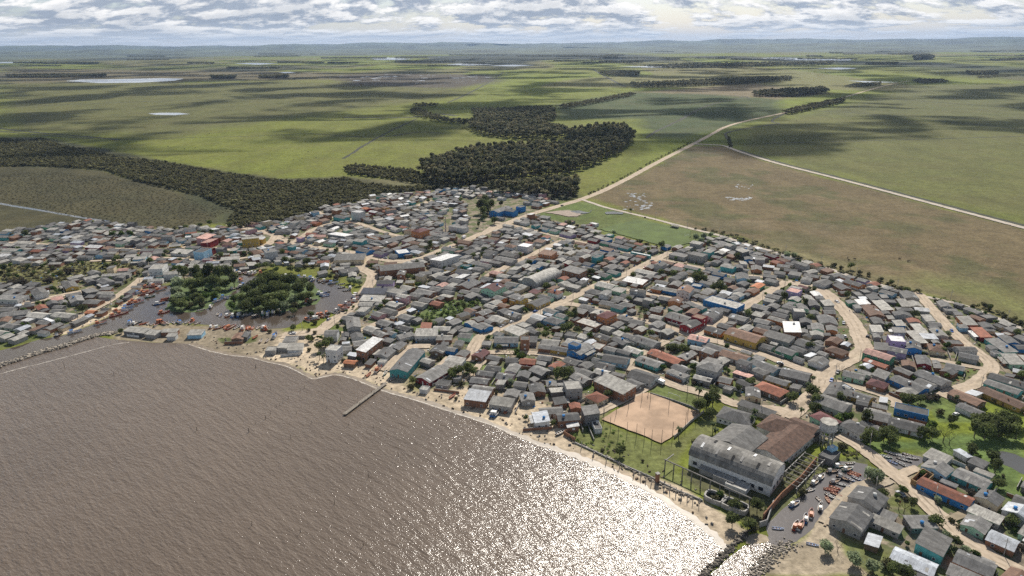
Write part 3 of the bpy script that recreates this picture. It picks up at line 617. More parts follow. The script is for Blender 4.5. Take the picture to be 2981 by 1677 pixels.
with bpy.context.temp_override(active_object=FARS[0], object=FARS[0], selected_objects=FARS, selected_editable_objects=FARS): bpy.ops.object.join()
FARS[0]['label'] = 'dark strips of trees scattered over the far hazy plain'
wood('shrub_belt', pts('-120 350 0 352 60 356 110 352 170 370 300 398 420 412 560 437 700 457 800 457 875 450 915 465 1000 474 1215 466 1240 482 1110 476 960 488 900 512 820 520 720 556 570 562 600 532 500 492 350 458 260 428 100 418 0 420 -120 425'), 4.6, 5.2, 3.3, 'dense dark shrub belt between town and fields', M_BUSH, False, nq=60, size=.30, jit=.5, seed=30, base=.1)
wood('shrub_belt', pts('865 425 900 418 960 425 1040 432 1060 445 1160 462 1220 458 1300 452 1330 462 1240 475 1100 472 980 452 880 440'), 4.6, 6, 3.3, 'dark thicket in front of the eucalyptus forest', M_BUSH, False, nq=60, size=.3, jit=.5, seed=31, base=.1)
wood('eucalyptus_grove', pts('1232 490 1260 478 1340 470 1430 468 1470 478 1474 488 1450 497 1385 500 1350 497 1300 493'), 7.2, 16, 5.2, 'dark tree grove at the edge of town beside the main road', M_EUC, nq=140, size=.25, seed=32, base=.5)
wood('shrub_belt', pts('565 570 640 552 720 548 770 530 700 560 600 575'), 4.5, 5, 3.2, 'shrubs at the northern edge of the houses', M_BUSH, False, nq=60, size=.3, seed=34, base=.1)
wood('reed_bed', pts('0 440 120 430 300 450 480 500 580 530 520 556 420 578 300 560 160 540 0 505'), 5.5, .6, 1.7, 'low rushes and scrub on the marsh', M_RUSH, False, nq=14, size=.34, jit=.6, seed=35, base=.0)
wood('hedge', pts('1740 575 1790 585 1850 604 1960 640 2080 680 2200 718 2340 742 2332 736 2200 708 2080 668 1960 628 1860 596 1790 577'), 5.5, 2.6, 2.6, 'dark hedge along the pasture edge of town', M_BUSH, False, nq=50, size=.3, jit=.6, seed=36, base=.0)
wood('hedge', pts('2440 770 2500 790 2576 830 2640 860 2640 850 2576 818 2500 780 2450 764'), 4.5, 3.6, 2.6, 'bushy hedge at the right edge of the pasture', M_BUSH, False, nq=60, size=.3, jit=.5, seed=37, base=.0)
wood('hedge', pts('2330 742 2400 757 2470 780 2470 786 2400 763 2330 748'), 4.0, 1.6, 1.6, 'low weeds between the pasture and the right hand lane', M_BRIGHT, False, nq=40, size=.3, jit=.6, seed=38, base=.0)
wood('hedge', pts('1480 492 1560 455 1650 405 1740 360 1738 357 1648 402 1555 452 1475 489'), 5, 1.8, 1.8, 'weedy hedge beside the main road', M_BUSH, False, nq=36, size=.32, jit=.7, seed=39, base=.0)
wood('hedge', pts('1830 345 1836 345 1842 372 1834 372'), 4, 3, 2, 'overgrown ditch bank at the road fork', M_BUSH, False, nq=50, size=.3, seed=40, base=.0)
# overgrown lots
wood('scrub', kp('A', '0 760 100 730 350 750 620 745 800 690 1200 695 1400 770 1200 830 900 825 640 900 400 930 0 930'), 5, 1.8, 2.2, 'olive scrub and grass on the overgrown lot', M_REED, False, nq=36, size=.32, jit=.7, seed=41, base=.0)
wood('scrub', kp('B', '1820 1140 2100 1090 2400 1085 2410 1130 2300 1190 2050 1280 1860 1270 1720 1260 1880 1200'), 3.6, 1.7, 1.8, 'green weeds on the overgrown central lot', M_BRIGHT, False, nq=40, size=.3, jit=.7, seed=42, base=.0)
wood('scrub', kp('f', '420 330 580 240 680 230 900 330 880 420 760 480 620 440'), 4.5, 1.2, 1.3, 'weeds beside the sandy pitch', M_BRIGHT, False, nq=30, size=.3, jit=.8, seed=43, base=.0)
wood('scrub', kp('a', '0 345 200 350 480 375 490 410 200 460 0 500'), 3.2, .8, 1.3, 'low green weeds on the channel bank', M_BRIGHT, False, nq=26, size=.34, jit=.7, seed=44, base=.0)
wood('scrub', kp('g', '60 420 430 400 640 330 640 300 760 330 880 380 640 430 430 420 250 560 180 620'), 4, 1.6, 1.6, 'dark weeds inside the ruined yard by the canal', M_BUSH, False, nq=40, size=.3, jit=.6, seed=45, base=.0)
# ------------------------------------------------------------------ single trees: prototypes, copied
TREES = []          # (object, look phrase)
def proto_tree(name, h, r, leaf, seed, nq, size, rz=.8, trunk_h=.35, look=None, cat='tree', lobes=8, branches=5):
    g = random.Random(seed); root = empty(name, (0, 0, -500)); cz = h-r*rz*.95
    segs = [((0, 0, 0), (g.uniform(-.1, .1)*h*.5, g.uniform(-.1, .1)*h*.5, cz), .028*h, .012*h)]
    for k in range(branches):
        a = k*6.283/branches+g.uniform(-.4, .4); z0 = h*trunk_h*g.uniform(.7, 1.3)
        segs.append(((0, 0, z0), (math.cos(a)*r*.65, math.sin(a)*r*.65, cz+g.uniform(-.3, .4)*r*rz), .014*h, .005*h))
    stick(segs).build('trunk', M_BARK, root)
    Q = crown(r, nq, size, lobes, 1, 1, rz, seed).reshape(-1, 3)+np.array([0, 0, cz])
    Q[:, 2] = np.maximum(Q[:, 2], .05)
    link('crown', np_mesh('crown', Q, np.arange(len(Q)).reshape(-1, 4)), root, [leaf])
    root['category'] = cat; root['_look'] = look or name.replace('_', ' '); return root
def proto_bare(name, h, r, seed, look):
    g = random.Random(seed); root = empty(name, (0, 0, -500)); m = MB()
    def grow(p, d, L, rad, lev):
        q = p+d*L; m.tube(p, q, rad, rad*.6, 4)
        if lev == 0: return
        for _ in range(3 if lev > 1 else 4):
            e = (d+Vector((g.uniform(-.8, .8), g.uniform(-.8, .8), g.uniform(-.1, .6)))).normalized(); grow(q, e, L*g.uniform(.55, .75), rad*.55, lev-1)
    mt = MB(); mt.tube((0, 0, 0), (0, 0, h*.35), .03*h, .022*h, 6); mt.build('trunk', M_BARK, root)
    for k in range(4): a = k*1.57; grow(Vector((0, 0, h*.33)), Vector((math.cos(a)*.7, math.sin(a)*.7, .9)).normalized(), h*.28, .014*h, 3)
    m.build('crown', M_TWIG, root); root['category'] = 'tree'; root['_look'] = look; return root
def proto_palm(name, h, seed, look):
    g = random.Random(seed); root = empty(name, (0, 0, -500)); mt = MB(); mt.tube((0, 0, 0), (.2, .1, h), .22, .16, 6); mt.build('trunk', M_BARK, root); V = []; F = []
    for k in range(26):
        a = k*2.4; up = g.uniform(-.3, .9); L = g.uniform(1.9, 2.6); pr = []
        for s in range(5):
            t = s/4; x = L*t; z = h+L*(up*t-.75*t*t); wd = .42*math.sin(math.pi*min(1, t*.85+.15)); pr.append((x, z, wd))
        b = len(V)
        for x, z, wd in pr:
            for sgn in (-1, 1): V.append((.2+x*math.cos(a)-sgn*wd*math.sin(a), .1+x*math.sin(a)+sgn*wd*math.cos(a), z-.12*abs(sgn)))
        for s in range(4): F.append((b+2*s, b+2*s+1, b+2*s+3, b+2*s+2))
    link('crown', np_mesh('crown', V, F), root, [M_PALM]); root['category'] = 'palm'; root['_look'] = look; return root
PT = {'t': [proto_tree('broadleaf_tree', 7.5, 3.8, M_TREE, s, 620, .42, .85, look='dark broadleaf tree') for s in (1, 2, 3)],
      'B': [proto_tree('broad_tree', 8.5, 5.6, M_TREE, s, 1100, .45, .68, look='broad dark spreading tree', lobes=10) for s in (4, 5)],
      's': [proto_tree('shrub', 2.6, 1.9, M_BUSH, s, 240, .3, .75, .2, look='dark rounded shrub', cat='shrub', branches=3) for s in (6, 7)],
      'l': [proto_tree('leafy_tree', 4.6, 2.5, M_BRIGHT, s, 420, .34, .85, look='bright green leafy tree') for s in (8, 9)],
      'w': [proto_tree('willow_tree', 6.2, 3.4, M_WILLOW, s, 900, .32, .85, .3, look='pale feathery willow', lobes=9) for s in (10, 11)],
      'e': [proto_tree('tall_tree', 12, 4.0, M_TREE, s, 800, .45, 1.25, .3, look='tall dark tree') for s in (12, 13)],
      'd': [proto_bare('bare_tree', 6.5, 3, s, 'leafless grey tree') for s in (14, 15)],
      'p': [proto_palm('palm_tree', 6, 16, 'slender palm tree')],
      'b': [proto_tree('brown_bush', 3.4, 2.9, M_TWIG, s, 420, .32, .7, .2, look='greyish brown twiggy bush', cat='shrub', branches=4) for s in (17,)]}
USED = set()
def place(pr, x, y, z=0, rz=None, sc=1.0, lst=None):
    rz = random.uniform(0, 6.28) if rz is None else rz
    o = pr if pr.name not in USED else copy_tree(pr); USED.add(pr.name)
    o.location = (x, y, z); o.rotation_euler = (0, 0, rz); o.scale = (sc, sc, sc)
    if lst is not None: lst.append(o)
    return o
TSPEC = '''A: 250 420 t1.0, 120 420 s1.3, 1120 400 l1.6, 1210 400 l1.7, 1300 400 l1.5, 600 690 b1.6, 520 660 b1.2, 700 790 b1.7, 860 770 s1.3, 1030 690 s1.5, 1090 735 s1.7, 320 820 s1.2, 210 900 b2.0, 480 880 b1.6, 120 900 b1.5, 20 740 l1.2, 20 800 s1.6, 530 950 l1.2, 1500 690 t.9, 1740 745 l1.1, 1390 810 s1.6, 1450 790 s1.3, 1180 930 s1.2, 1260 900 s1.0, 1110 950 s1.0, 820 1170 B.75, 440 1100 s1.2, 1060 1160 w.5, 1220 1050 w.6, 2350 700 t.9, 2240 700 s1.3, 2450 690 s1.5, 2110 380 l1.2, 2030 390 s1.3, 2240 380 s1.2, 1850 350 B.7, 2000 330 t.9, 2100 310 t.9, 2300 330 t.9, 1750 360 s1.6, 2310 600 l.9, 2440 600 l1.0, 1800 630 p.8, 1640 450 s.9, 1480 480 d.7, 820 1200 d.8, 1210 1390 B.5
A: 1840 850 e1.0, 1960 840 e.95, 2080 850 e1.0, 2180 860 e.95, 2290 850 e1.0, 2340 920 e.9, 1780 920 w1.3, 1760 1000 w1.2, 1800 1060 w1.1, 1900 940 t1.2, 2020 930 t1.2, 2140 920 t1.1, 2250 930 t1.0, 1860 1080 l.9, 1960 1060 l1.1, 2060 1040 l1.1, 2140 1030 l1.0, 1900 1130 s1.5, 2010 1130 s1.4, 1800 1130 t.8, 1730 1110 t.7
B: 120 960 t1.1, 60 1000 t1.0, 200 930 t1.2, 300 900 t1.2, 400 890 t1.2, 520 900 t1.2, 620 920 t1.1, 700 980 t1.0, 130 1060 t1.2, 230 1010 B.9, 340 980 B.95, 460 980 B.9, 580 1000 t1.2, 680 1050 t1.0, 20 1080 t1.0, -60 1060 l1.0, -90 1130 l1.0, 80 1130 t1.1, 180 1120 t1.2, 290 1100 t1.2, 410 1080 t1.2, 530 1080 w1.1, 620 1080 t1.0, 60 1180 t1.0, 180 1190 t.9, 310 1160 t1.0, 440 1150 w1.0, 540 1140 s1.6, 380 1190 s1.5, -40 1210 s1.4, 690 1100 s1.3
B: 540 1230 d1.2, 530 1190 t.85, 530 1360 B.55, 700 1230 t.75, 740 1300 s1.4, 880 1220 s1.2, 680 1380 s1.0, 740 1400 s.9, 290 1390 s1.1, 1060 1180 l.6, 1130 1140 l.6, 900 850 t.8, 990 870 d1.1, 960 850 b1.2, 1130 880 w1.1, 1190 900 w.9, 1090 880 w.9, 250 730 t1.0, 180 740 t.9, 360 760 l1.2, 320 740 t.9, 500 770 t.9, 580 790 t.9, 450 680 t.9, 520 690 t.8, 660 690 t1.1, 640 740 s1.6, 730 740 s1.4, 40 620 s1.5, 960 600 e.65, 1040 580 s1.0, 880 620 s1.1, 2400 170 e1.5, 2450 110 e1.4, 2470 190 e1.4, 2380 330 e.7, 2540 290 t1.1, 2500 160 e1.3, 2440 250 t1.0, 2210 560 t.7, 2330 630 t.8, 2420 630 t.8, 2200 80 t.9, 1930 180 s1.2, 1880 90 t.7, 1860 560 t.6, 2150 510 t.7, 1990 510 s.9, 440 430 l.8, 480 490 s1.2, 350 490 l.7, 600 470 s1.0, 1830 130 p.8, 1680 850 B.7, 1740 860 t.8, 1760 910 l.9, 1830 920 s1.2, 1890 890 s1.2, 1700 940 s1.3, 1960 890 s1.2, 1400 1130 l.9, 2010 1220 l.8, 1780 1220 s1.2, 1940 1310 w.7, 1490 1350 l.6, 1860 1290 s1.2, 2180 1120 s1.3, 2360 1130 s1.2, 820 660 s1.0, 1590 500 s.7, 620 660 d.8, 2140 400 b1.0
C: 60 170 e1.4, 20 220 e1.2, 130 290 t1.0, 200 130 e.8, 540 280 s1.5, 620 280 s1.5, 680 290 s1.6, 510 240 s.9, 730 300 s1.2, 880 310 t.9, 960 330 s1.5, 1000 360 s1.5, 930 370 s1.2, 580 380 s1.2, 440 460 t.8, 220 430 s1.2, 1150 420 t.7, 1200 430 s1.1, 1330 400 w.8, 1300 460 s1.2, 1600 500 t.8, 1660 520 s1.5, 1760 540 s1.2, 1560 490 s1.2, 2150 440 w1.3, 2230 430 w1.3, 2300 420 w1.1, 2200 480 w1.1, 2280 490 w1.0, 2330 460 s1.4, 1500 180 t.6, 1640 250 s.7, 860 540 t.7, 2180 830 B.9, 2140 850 t1.0, 2230 860 t1.0, 2380 950 B1.0, 1800 800 t.8, 1920 820 t.9, 1860 810 s1.3, 1270 1000 l1.1, 480 710 t.8, 1100 800 t1.0, 1060 830 s1.2, 730 880 l.9, 690 860 s1.1, 680 950 t.7, 1480 1070 t.7, 1640 1170 s1.1, 930 1230 e.75, 900 1240 t.9, 880 1350 B.85, 830 1370 t.9, 960 1380 t.8, 650 1360 l1.0, 590 1350 t.8, 1460 1370 l1.0, 1400 1380 l.8, 1700 1410 t.8, 1640 1230 p.8, 1590 1220 p.7, 1910 1200 l.7, 1830 1130 s1.2, 1700 930 p.6, 600 380 s1.0, 1540 700 p.7, 1600 1160 s.9, 280 870 s1.0
E: 130 550 t.9, 560 530 w1.1, 620 530 w1.1, 660 560 s1.3, 1100 630 t.9, 960 620 s1.5, 1020 640 s1.3, 1180 680 s1.5, 1260 700 s1.3, 1360 740 s1.4, 1450 770 t.7, 1580 830 t.8, 1540 820 s1.1, 1430 860 s1.0, 1350 800 l.7, 640 600 s.9, 1070 880 t.8, 1080 920 s1.2, 380 860 l.7, 740 870 s1.1, 10 820 B.7, 2250 960 s1.3, 2290 980 t.7, 2400 1060 s1.2, 2480 1090 s1.3, 2540 1110 s1.4, 1650 1040 B.65, 1440 1140 t.7, 1930 1290 l1.1, 760 1310 t.9, 800 1330 s1.3, 600 1260 s1.5, 480 1230 s.9, 620 740 l.6
e: 250 740 t.8, 40 620 l.8, 780 730 p.8, 740 790 p.9, 780 840 t1.1, 800 880 e.7, 820 900 t1.0, 620 880 t.9, 590 870 t.8, 680 1000 p.8, 790 960 t.9, 280 1020 p.9, 540 850 l.6, 660 770 l.5, 1030 640 d1.2, 1200 630 t.6, 1290 630 l.8, 1540 540 s1.0, 1550 880 t.9, 1620 880 t.9, 1700 880 t.8, 1760 870 b1.1, 1830 870 b1.0, 2290 690 s1.2, 1270 1200 t1.1, 1390 1190 t1.1, 1450 1180 t.9, 1000 1040 l1.2, 1060 1020 l1.0, 2000 890 p.7, 1960 1060 B.6, 1870 1000 s1.4, 1800 1100 l1.2, 1740 1130 l1.0, 1700 1170 t1.0, 1800 1180 t1.0, 1900 1190 d1.3, 1950 1220 d1.1, 2200 1080 B1.0, 2300 1090 B1.1, 2400 1060 B1.0, 2480 1080 B1.0, 2250 1170 B1.1, 2370 1150 B1.1, 2160 1170 e.9, 2520 1170 t1.1, 2130 1310 t.9, 2300 1380 t.8, 1880 470 t.7, 2340 890 s1.3, 2560 680 t.9, 840 960 s1.2, 600 1290 s.8, 400 1170 s.7
b: 780 520 t.9, 850 500 t1.0, 900 470 t.9, 790 610 p.9, 860 620 p.9, 830 640 p.8, 680 440 t.8, 720 430 s1.3, 2180 760 t1.1, 2270 740 B.75, 2330 760 t1.0, 2120 770 t.8, 2210 880 s1.4, 2090 850 s1.2, 1720 850 t.7, 1700 910 s1.4, 1840 870 s1.0, 1990 440 s1.2, 1240 660 s1.2, 1300 620 s1.0, 1030 650 s.9, 1910 660 l.7, 1970 640 s.8, 690 540 s1.0, 2150 1030 s.8
c: 240 580 d.9, 300 580 d.7, 390 600 l1.3, 360 560 l1.1, 420 610 t.8, 830 790 B.95, 760 790 t1.0, 880 760 t1.0, 240 930 d1.1, 1090 390 l1.1, 1270 990 t.75, 1930 520 B.7, 1900 540 t1.0, 2010 550 t.9, 2050 560 t.8, 2130 690 l1.1, 2480 750 l.7, 2180 990 p1.1, 2190 1140 e.9, 2260 1100 e.85, 2320 1060 e.85, 2160 1100 t.9, 2290 1180 t.8, 1980 1380 p.9, 2320 1320 p.9, 2370 1000 l.8, 650 400 t.9, 2330 950 t.9
f: 840 450 t.85, 1020 530 s.5, 1440 380 s1.3, 1600 310 p.9, 1900 210 p.9, 1760 880 t.8, 1640 790 l.8, 1740 1010 t.8, 1860 1040 t.9, 1920 1060 s1.6, 1940 900 t.9, 700 440 s.8, 1590 830 s1.3
g: 530 1180 w1.0, 780 1290 w1.1, 950 1360 w1.05, 980 560 w1.25, 920 540 w1.0, 640 1190 d.75, 1230 840 d1.0, 1180 820 d.8, 2060 640 B.62, 2020 420 s1.5, 1830 370 t.7, 1130 1390 t.85, 1240 1420 t.9, 1080 1350 s1.5, 1720 1000 s1.3, 1640 960 s.9, 890 230 t.9, 1100 240 t1.0, 1960 1000 s1.0, 380 200 s1.5, 280 280 s1.2, 320 300 s1.3, 160 450 l.9, 310 700 s1.5, 680 300 s1.5, 880 160 s.9'''
for ln in TSPEC.split('\n'):
    k_, rest = ln.split(':')
    for it in rest.split(','):
        x_, y_, s_ = it.split(); f_ = float(s_[1:]); p_ = K(k_.strip(), float(x_), float(y_), {'s': 1, 'b': 1.2}.get(s_[0], 3)*f_)
        if inpoly(np.array(p_), ISLE1) or inpoly(np.array(p_), ISLE2): f_ *= 1.32
        place(random.choice(PT[s_[0]]), *p_, sc=f_*random.uniform(.92, 1.08), lst=TREES)

for isl, n_ in ((ISLE1, 26), (ISLE2, 34)):
    q_ = np.array(isl); lo, hi = q_.min(0), q_.max(0); k_ = 0
    while k_ < n_:
        p_ = (random.uniform(lo[0], hi[0]), random.uniform(lo[1], hi[1]))
        if sdf(np.array(p_), isl) < 2.5: continue
        k_ += 1; place(random.choice(PT[random.choice('tttBls')]), *p_, sc=random.uniform(.8, 1.25), lst=TREES)
# ------------------------------------------------------------------ house materials
def wall_extra(t, b, oc, c):
    z = t.a('ShaderNodeSeparateXYZ', {'Vector': oc}).outputs['Z']
    st = t.noise(t.mapping(oc, (1.2, 1.2, .22)), 1.0, 4, .6)
    d = t.math('MULTIPLY', t.ramp(st, .45, .7, 0, .5), t.ramp(z, 0, 2.6, 1, .35))
    t.l.new(t.mix(d, c, t.mix(.7, c, (.11, .095, .08))), b.inputs['Base Color'])
def roof_extra(amt, tile=False):
    def ex(t, b, oc, c):
        ri = t.a('ShaderNodeObjectInfo').outputs['Random']
        of = t.a('ShaderNodeVectorMath', {0: oc, 1: t.a('ShaderNodeCombineXYZ', {'X': t.math('MULTIPLY', ri, 37.0), 'Y': t.math('MULTIPLY', ri, 19.0)}).outputs[0]}, operation='ADD').outputs[0]
        br = t.a('ShaderNodeTexBrick', {'Scale': 1.0, 'Mortar Size': .035, 'Brick Width': 1.15, 'Row Height': 1.9, 'Color1': (.62, .62, .62, 1), 'Color2': (1.35, 1.35, 1.33, 1), 'Mortar': (.35, .35, .35, 1), 'Bias': -.1}, offset=.0, squash=1.0)
        t.l.new(of, br.inputs['Vector'])
        k = t.mix(amt, (1, 1, 1), br.outputs['Color'])
        st = t.ramp(t.noise(t.mapping(of, (1.6, .35, 1)), 1.0, 5, .65), .4, .68, 0, .55)
        c2 = t.a('ShaderNodeVectorMath', {0: c, 1: k}, operation='MULTIPLY').outputs[0]
        t.l.new(t.mix(st, c2, t.mix(.65, c2, (.06, .055, .05))), b.inputs['Base Color'])
        wv = t.a('ShaderNodeTexWave', {'Scale': 1.4 if not tile else 1.1, 'Distortion': 0.0}, wave_type='BANDS', bands_direction='X'); t.l.new(oc, wv.inputs['Vector'])
        bm = t.a('ShaderNodeBump', {'Strength': .35, 'Distance': .08, 'Height': wv.outputs['Fac']}); t.l.new(bm.outputs[0], b.inputs['Normal'])
    return ex
WC = {'w': ((.56, .56, .54), 'white'), 'c': ((.58, .48, .33), 'cream'), 'g': ((.34, .33, .31), 'grey'), 'k': ((.17, .165, .16), 'dark grey'), 'r': ((.27, .14, .085), 'bare brick'),
      'o': ((.48, .20, .085), 'orange'), 'y': ((.50, .34, .09), 'yellow'), 'b': ((.045, .20, .46), 'bright blue'), 'l': ((.30, .50, .64), 'pale blue'), 't': ((.09, .33, .33), 'turquoise'),
      'n': ((.10, .30, .18), 'green'), 'm': ((.36, .58, .42), 'mint green'), 'p': ((.48, .29, .30), 'pink'), 'v': ((.34, .27, .42), 'violet'), 'd': ((.20, .14, .10), 'dark brown'), 'x': ((.25, .035, .04), 'dark red')}
RC = {'G': ((.195, .19, .18), 'mid grey'), 'D': ((.125, .124, .122), 'dark grey'), 'L': ((.37, .355, .32), 'light grey'), 'W': ((.55, .55, .54), 'white metal'), 'B': ((.19, .115, .08), 'brown tiled'),
      'R': ((.27, .105, .065), 'red tiled'), 'O': ((.44, .17, .08), 'orange'), 'P': ((.50, .30, .25), 'faded pink'), 'S': ((.40, .43, .47), 'silvery metal'), 'M': ((.13, .05, .05), 'maroon'), 'T': ((.10, .42, .40), 'teal'), 'X': ((.08, .09, .12), 'solar panel')}
MW = {k: mat('wall_'+n.replace(' ', '_'), c, .9, .16, .7, .15, extra=wall_extra, rnd=.14) for k, (c, n) in WC.items()}
MR = {k: mat('roof_'+n.replace(' ', '_'), c, .55 if k in 'WS' else .8, .22, .35, .4 if k in 'WS' else .2, extra=roof_extra(.5 if k not in 'BROM' else .28, k in 'BROM'), rnd=.28) for k, (c, n) in RC.items()}
M_FRAME = mat('window_frame', (.7, .7, .68), .6, .1); M_GLASS = mat('window_glass', (.03, .035, .045), .12, .1, spec=.6); M_DOOR = mat('door_wood', (.16, .09, .055), .7, .2)
M_CONC = mat('concrete', (.34, .325, .30), .9, .3, .6, extra=wall_extra); M_DARK = mat('dark_opening', (.02, .02, .02), .9, .1)
def roof_rise(ty, W): return {'g': .145*W, 's': .10*W, 'h': .20*W, 'a': .30*W, 'f': 0, 'o': 1.4}[ty]
def house_parts(L, W, h, ty, ov=.35):
    """wall and roof solids in the frame of the house: x along the ridge"""
    wl, rf = MB(), MB(); a, b = L/2, W/2; r = roof_rise(ty, W); t = .13
    if ty == 'g':
        wl.extr([(-b, 0), (b, 0), (b, h), (0, h+r), (-b, h)], -a, a); s = r/b; e = b+ov; z = .04
        rf.extr([(-e, h-ov*s+z), (0, h+r+z), (e, h-ov*s+z), (e, h-ov*s+z+t), (0, h+r+z+t), (-e, h-ov*s+z+t)], -a-ov*.8, a+ov*.8)
    elif ty == 's':
        wl.extr([(-b, 0), (b, 0), (b, h+r), (-b, h)], -a, a); s = r/W; e = b+ov; z = .04
        rf.extr([(-e, h-ov*s+z), (e, h+r+ov*s+z), (e, h+r+ov*s+z+t), (-e, h-ov*s+z+t)], -a-ov, a+ov)
    elif ty == 'f':
        k = .18
        wl.box(-a, a, -b, -b+k, 0, h).box(-a, a, b-k, b, 0, h).box(-a, -a+k, -b+k, b-k, 0, h).box(a-k, a, -b+k, b-k, 0, h)
        rf.box(-a+k+.003, a-k-.003, -b+k+.003, b-k-.003, h-.5, h-.22)
    elif ty == 'h':
        wl.box(-a, a, -b, b, 0, h); A, B = a+ov, b+ov; q = max(a-b, .3); z = h+.03
        V = [(-A, -B, z), (A, -B, z), (A, B, z), (-A, B, z), (-A, -B, z+.12), (A, -B, z+.12), (A, B, z+.12), (-A, B, z+.12), (-q, 0, z+.12+r), (q, 0, z+.12+r)]
        rf.add(V, [(3, 2, 1, 0), (0, 1, 5, 4), (1, 2, 6, 5), (2, 3, 7, 6), (3, 0, 4, 7), (4, 5, 9, 8), (5, 6, 9), (6, 7, 8, 9), (7, 4, 8)])
    elif ty == 'a':
        n = 12; arc = [(-b*math.cos(math.pi*i/n), h+r*math.sin(math.pi*i/n)) for i in range(n+1)]
        wl.extr([(b, 0)]+[(y, z-.02) for y, z in arc[::-1]]+[(-b, 0)], -a, a)
        rf.extr([(y*1.02, z+.03) for y, z in arc]+[(y*1.03, z+.17) for y, z in arc[::-1]], -a-.4, a+.4)
    elif ty == 'o':
        P8 = [(a*math.cos(k*math.pi/4+.39), b*math.sin(k*math.pi/4+.39)) for k in range(8)]
        wl.prism(P8, 0, h); z = h+.03; n = 8
        V = [(x*1.12, y*1.12, z) for x, y in P8]+[(x*1.12, y*1.12, z+.15) for x, y in P8]+[(0, 0, z+r+.15)]
        rf.add(V, [tuple(range(7, -1, -1))]+[(i, (i+1) % n, n+(i+1) % n, n+i) for i in range(n)]+[(n+i, n+(i+1) % n, 2*n) for i in range(n)])
    return wl, rf
# ------------------------------------------------------------------ where houses stand
class H: pass
HOUSES = []; GRID = {}
def rect(x, y, L, W, an):
    c, s = math.cos(an), math.sin(an); return [(x+c*u-s*v, y+s*u+c*v) for u, v in ((-L/2, -W/2), (L/2, -W/2), (L/2, W/2), (-L/2, W/2))]
def sat(p, q):
    for P_ in (p, q):
        for i in range(4):
            ex, ey = P_[(i+1) % 4][0]-P_[i][0], P_[(i+1) % 4][1]-P_[i][1]; nx, ny = -ey, ex
            a = [nx*x+ny*y for x, y in p]; b = [nx*x+ny*y for x, y in q]
            if max(a) <= min(b) or max(b) <= min(a): return False
    return True
def near(x, y):
    i, j = int(x//30), int(y//30)
    for di in (-1, 0, 1):
        for dj in (-1, 0, 1): yield from GRID.get((i+di, j+dj), ())
def reserve(x, y, rc): GRID.setdefault((int(x//30), int(y//30)), []).append(rc)
SEGS = np.array([(*a, *b, w_) for p, w_ in ROADS for a, b in zip(p[:-1], p[1:])])
def road_near(x, y):
    a = SEGS[:, :2]; d = SEGS[:, 2:4]-a; q = np.array([x, y])-a
    t = np.clip((q*d).sum(1)/np.maximum((d*d).sum(1), 1e-9), 0, 1); dist = np.linalg.norm(q-d*t[:, None], axis=1)-SEGS[:, 4]/2
    i = int(dist.argmin()); return dist[i], math.atan2(d[i, 1], d[i, 0])
def axis_angle(x, y, ch, dv=None, org=None):
    if dv is not None:
        u0, v0 = PX(x, y); x2, y2 = G(u0+dv[0]*.1, v0+dv[1]*.1); an = math.atan2(y2-y, x2-x)
    else: an = road_near(x, y)[1]
    best = []
    for k in (an, an+math.pi/2):
        u1, v1 = PX(x-math.cos(k)*3, y-math.sin(k)*3); u2, v2 = PX(x+math.cos(k)*3, y+math.sin(k)*3)
        if u2 < u1: u1, v1, u2, v2 = u2, v2, u1, v1
        best.append(((v2-v1)/max(u2-u1, .01), k))
    best.sort(); return best[0][1] if ch == 'u' else best[1][1]
HT = {'G': 0}
def add_house(x, y, L, W, an, ty, wc, rc, h, name=None, kind='house', traced=True):
    o = H(); o.x, o.y, o.L, o.W, o.an, o.ty, o.wc, o.rc, o.h, o.key, o.kind, o.traced = x, y, L, W, an, ty, wc, rc, h, name, kind, traced
    rt = rect(x, y, L+.5, W+.5, an); o.rt = rt; reserve(x, y, rt); HOUSES.append(o); return o
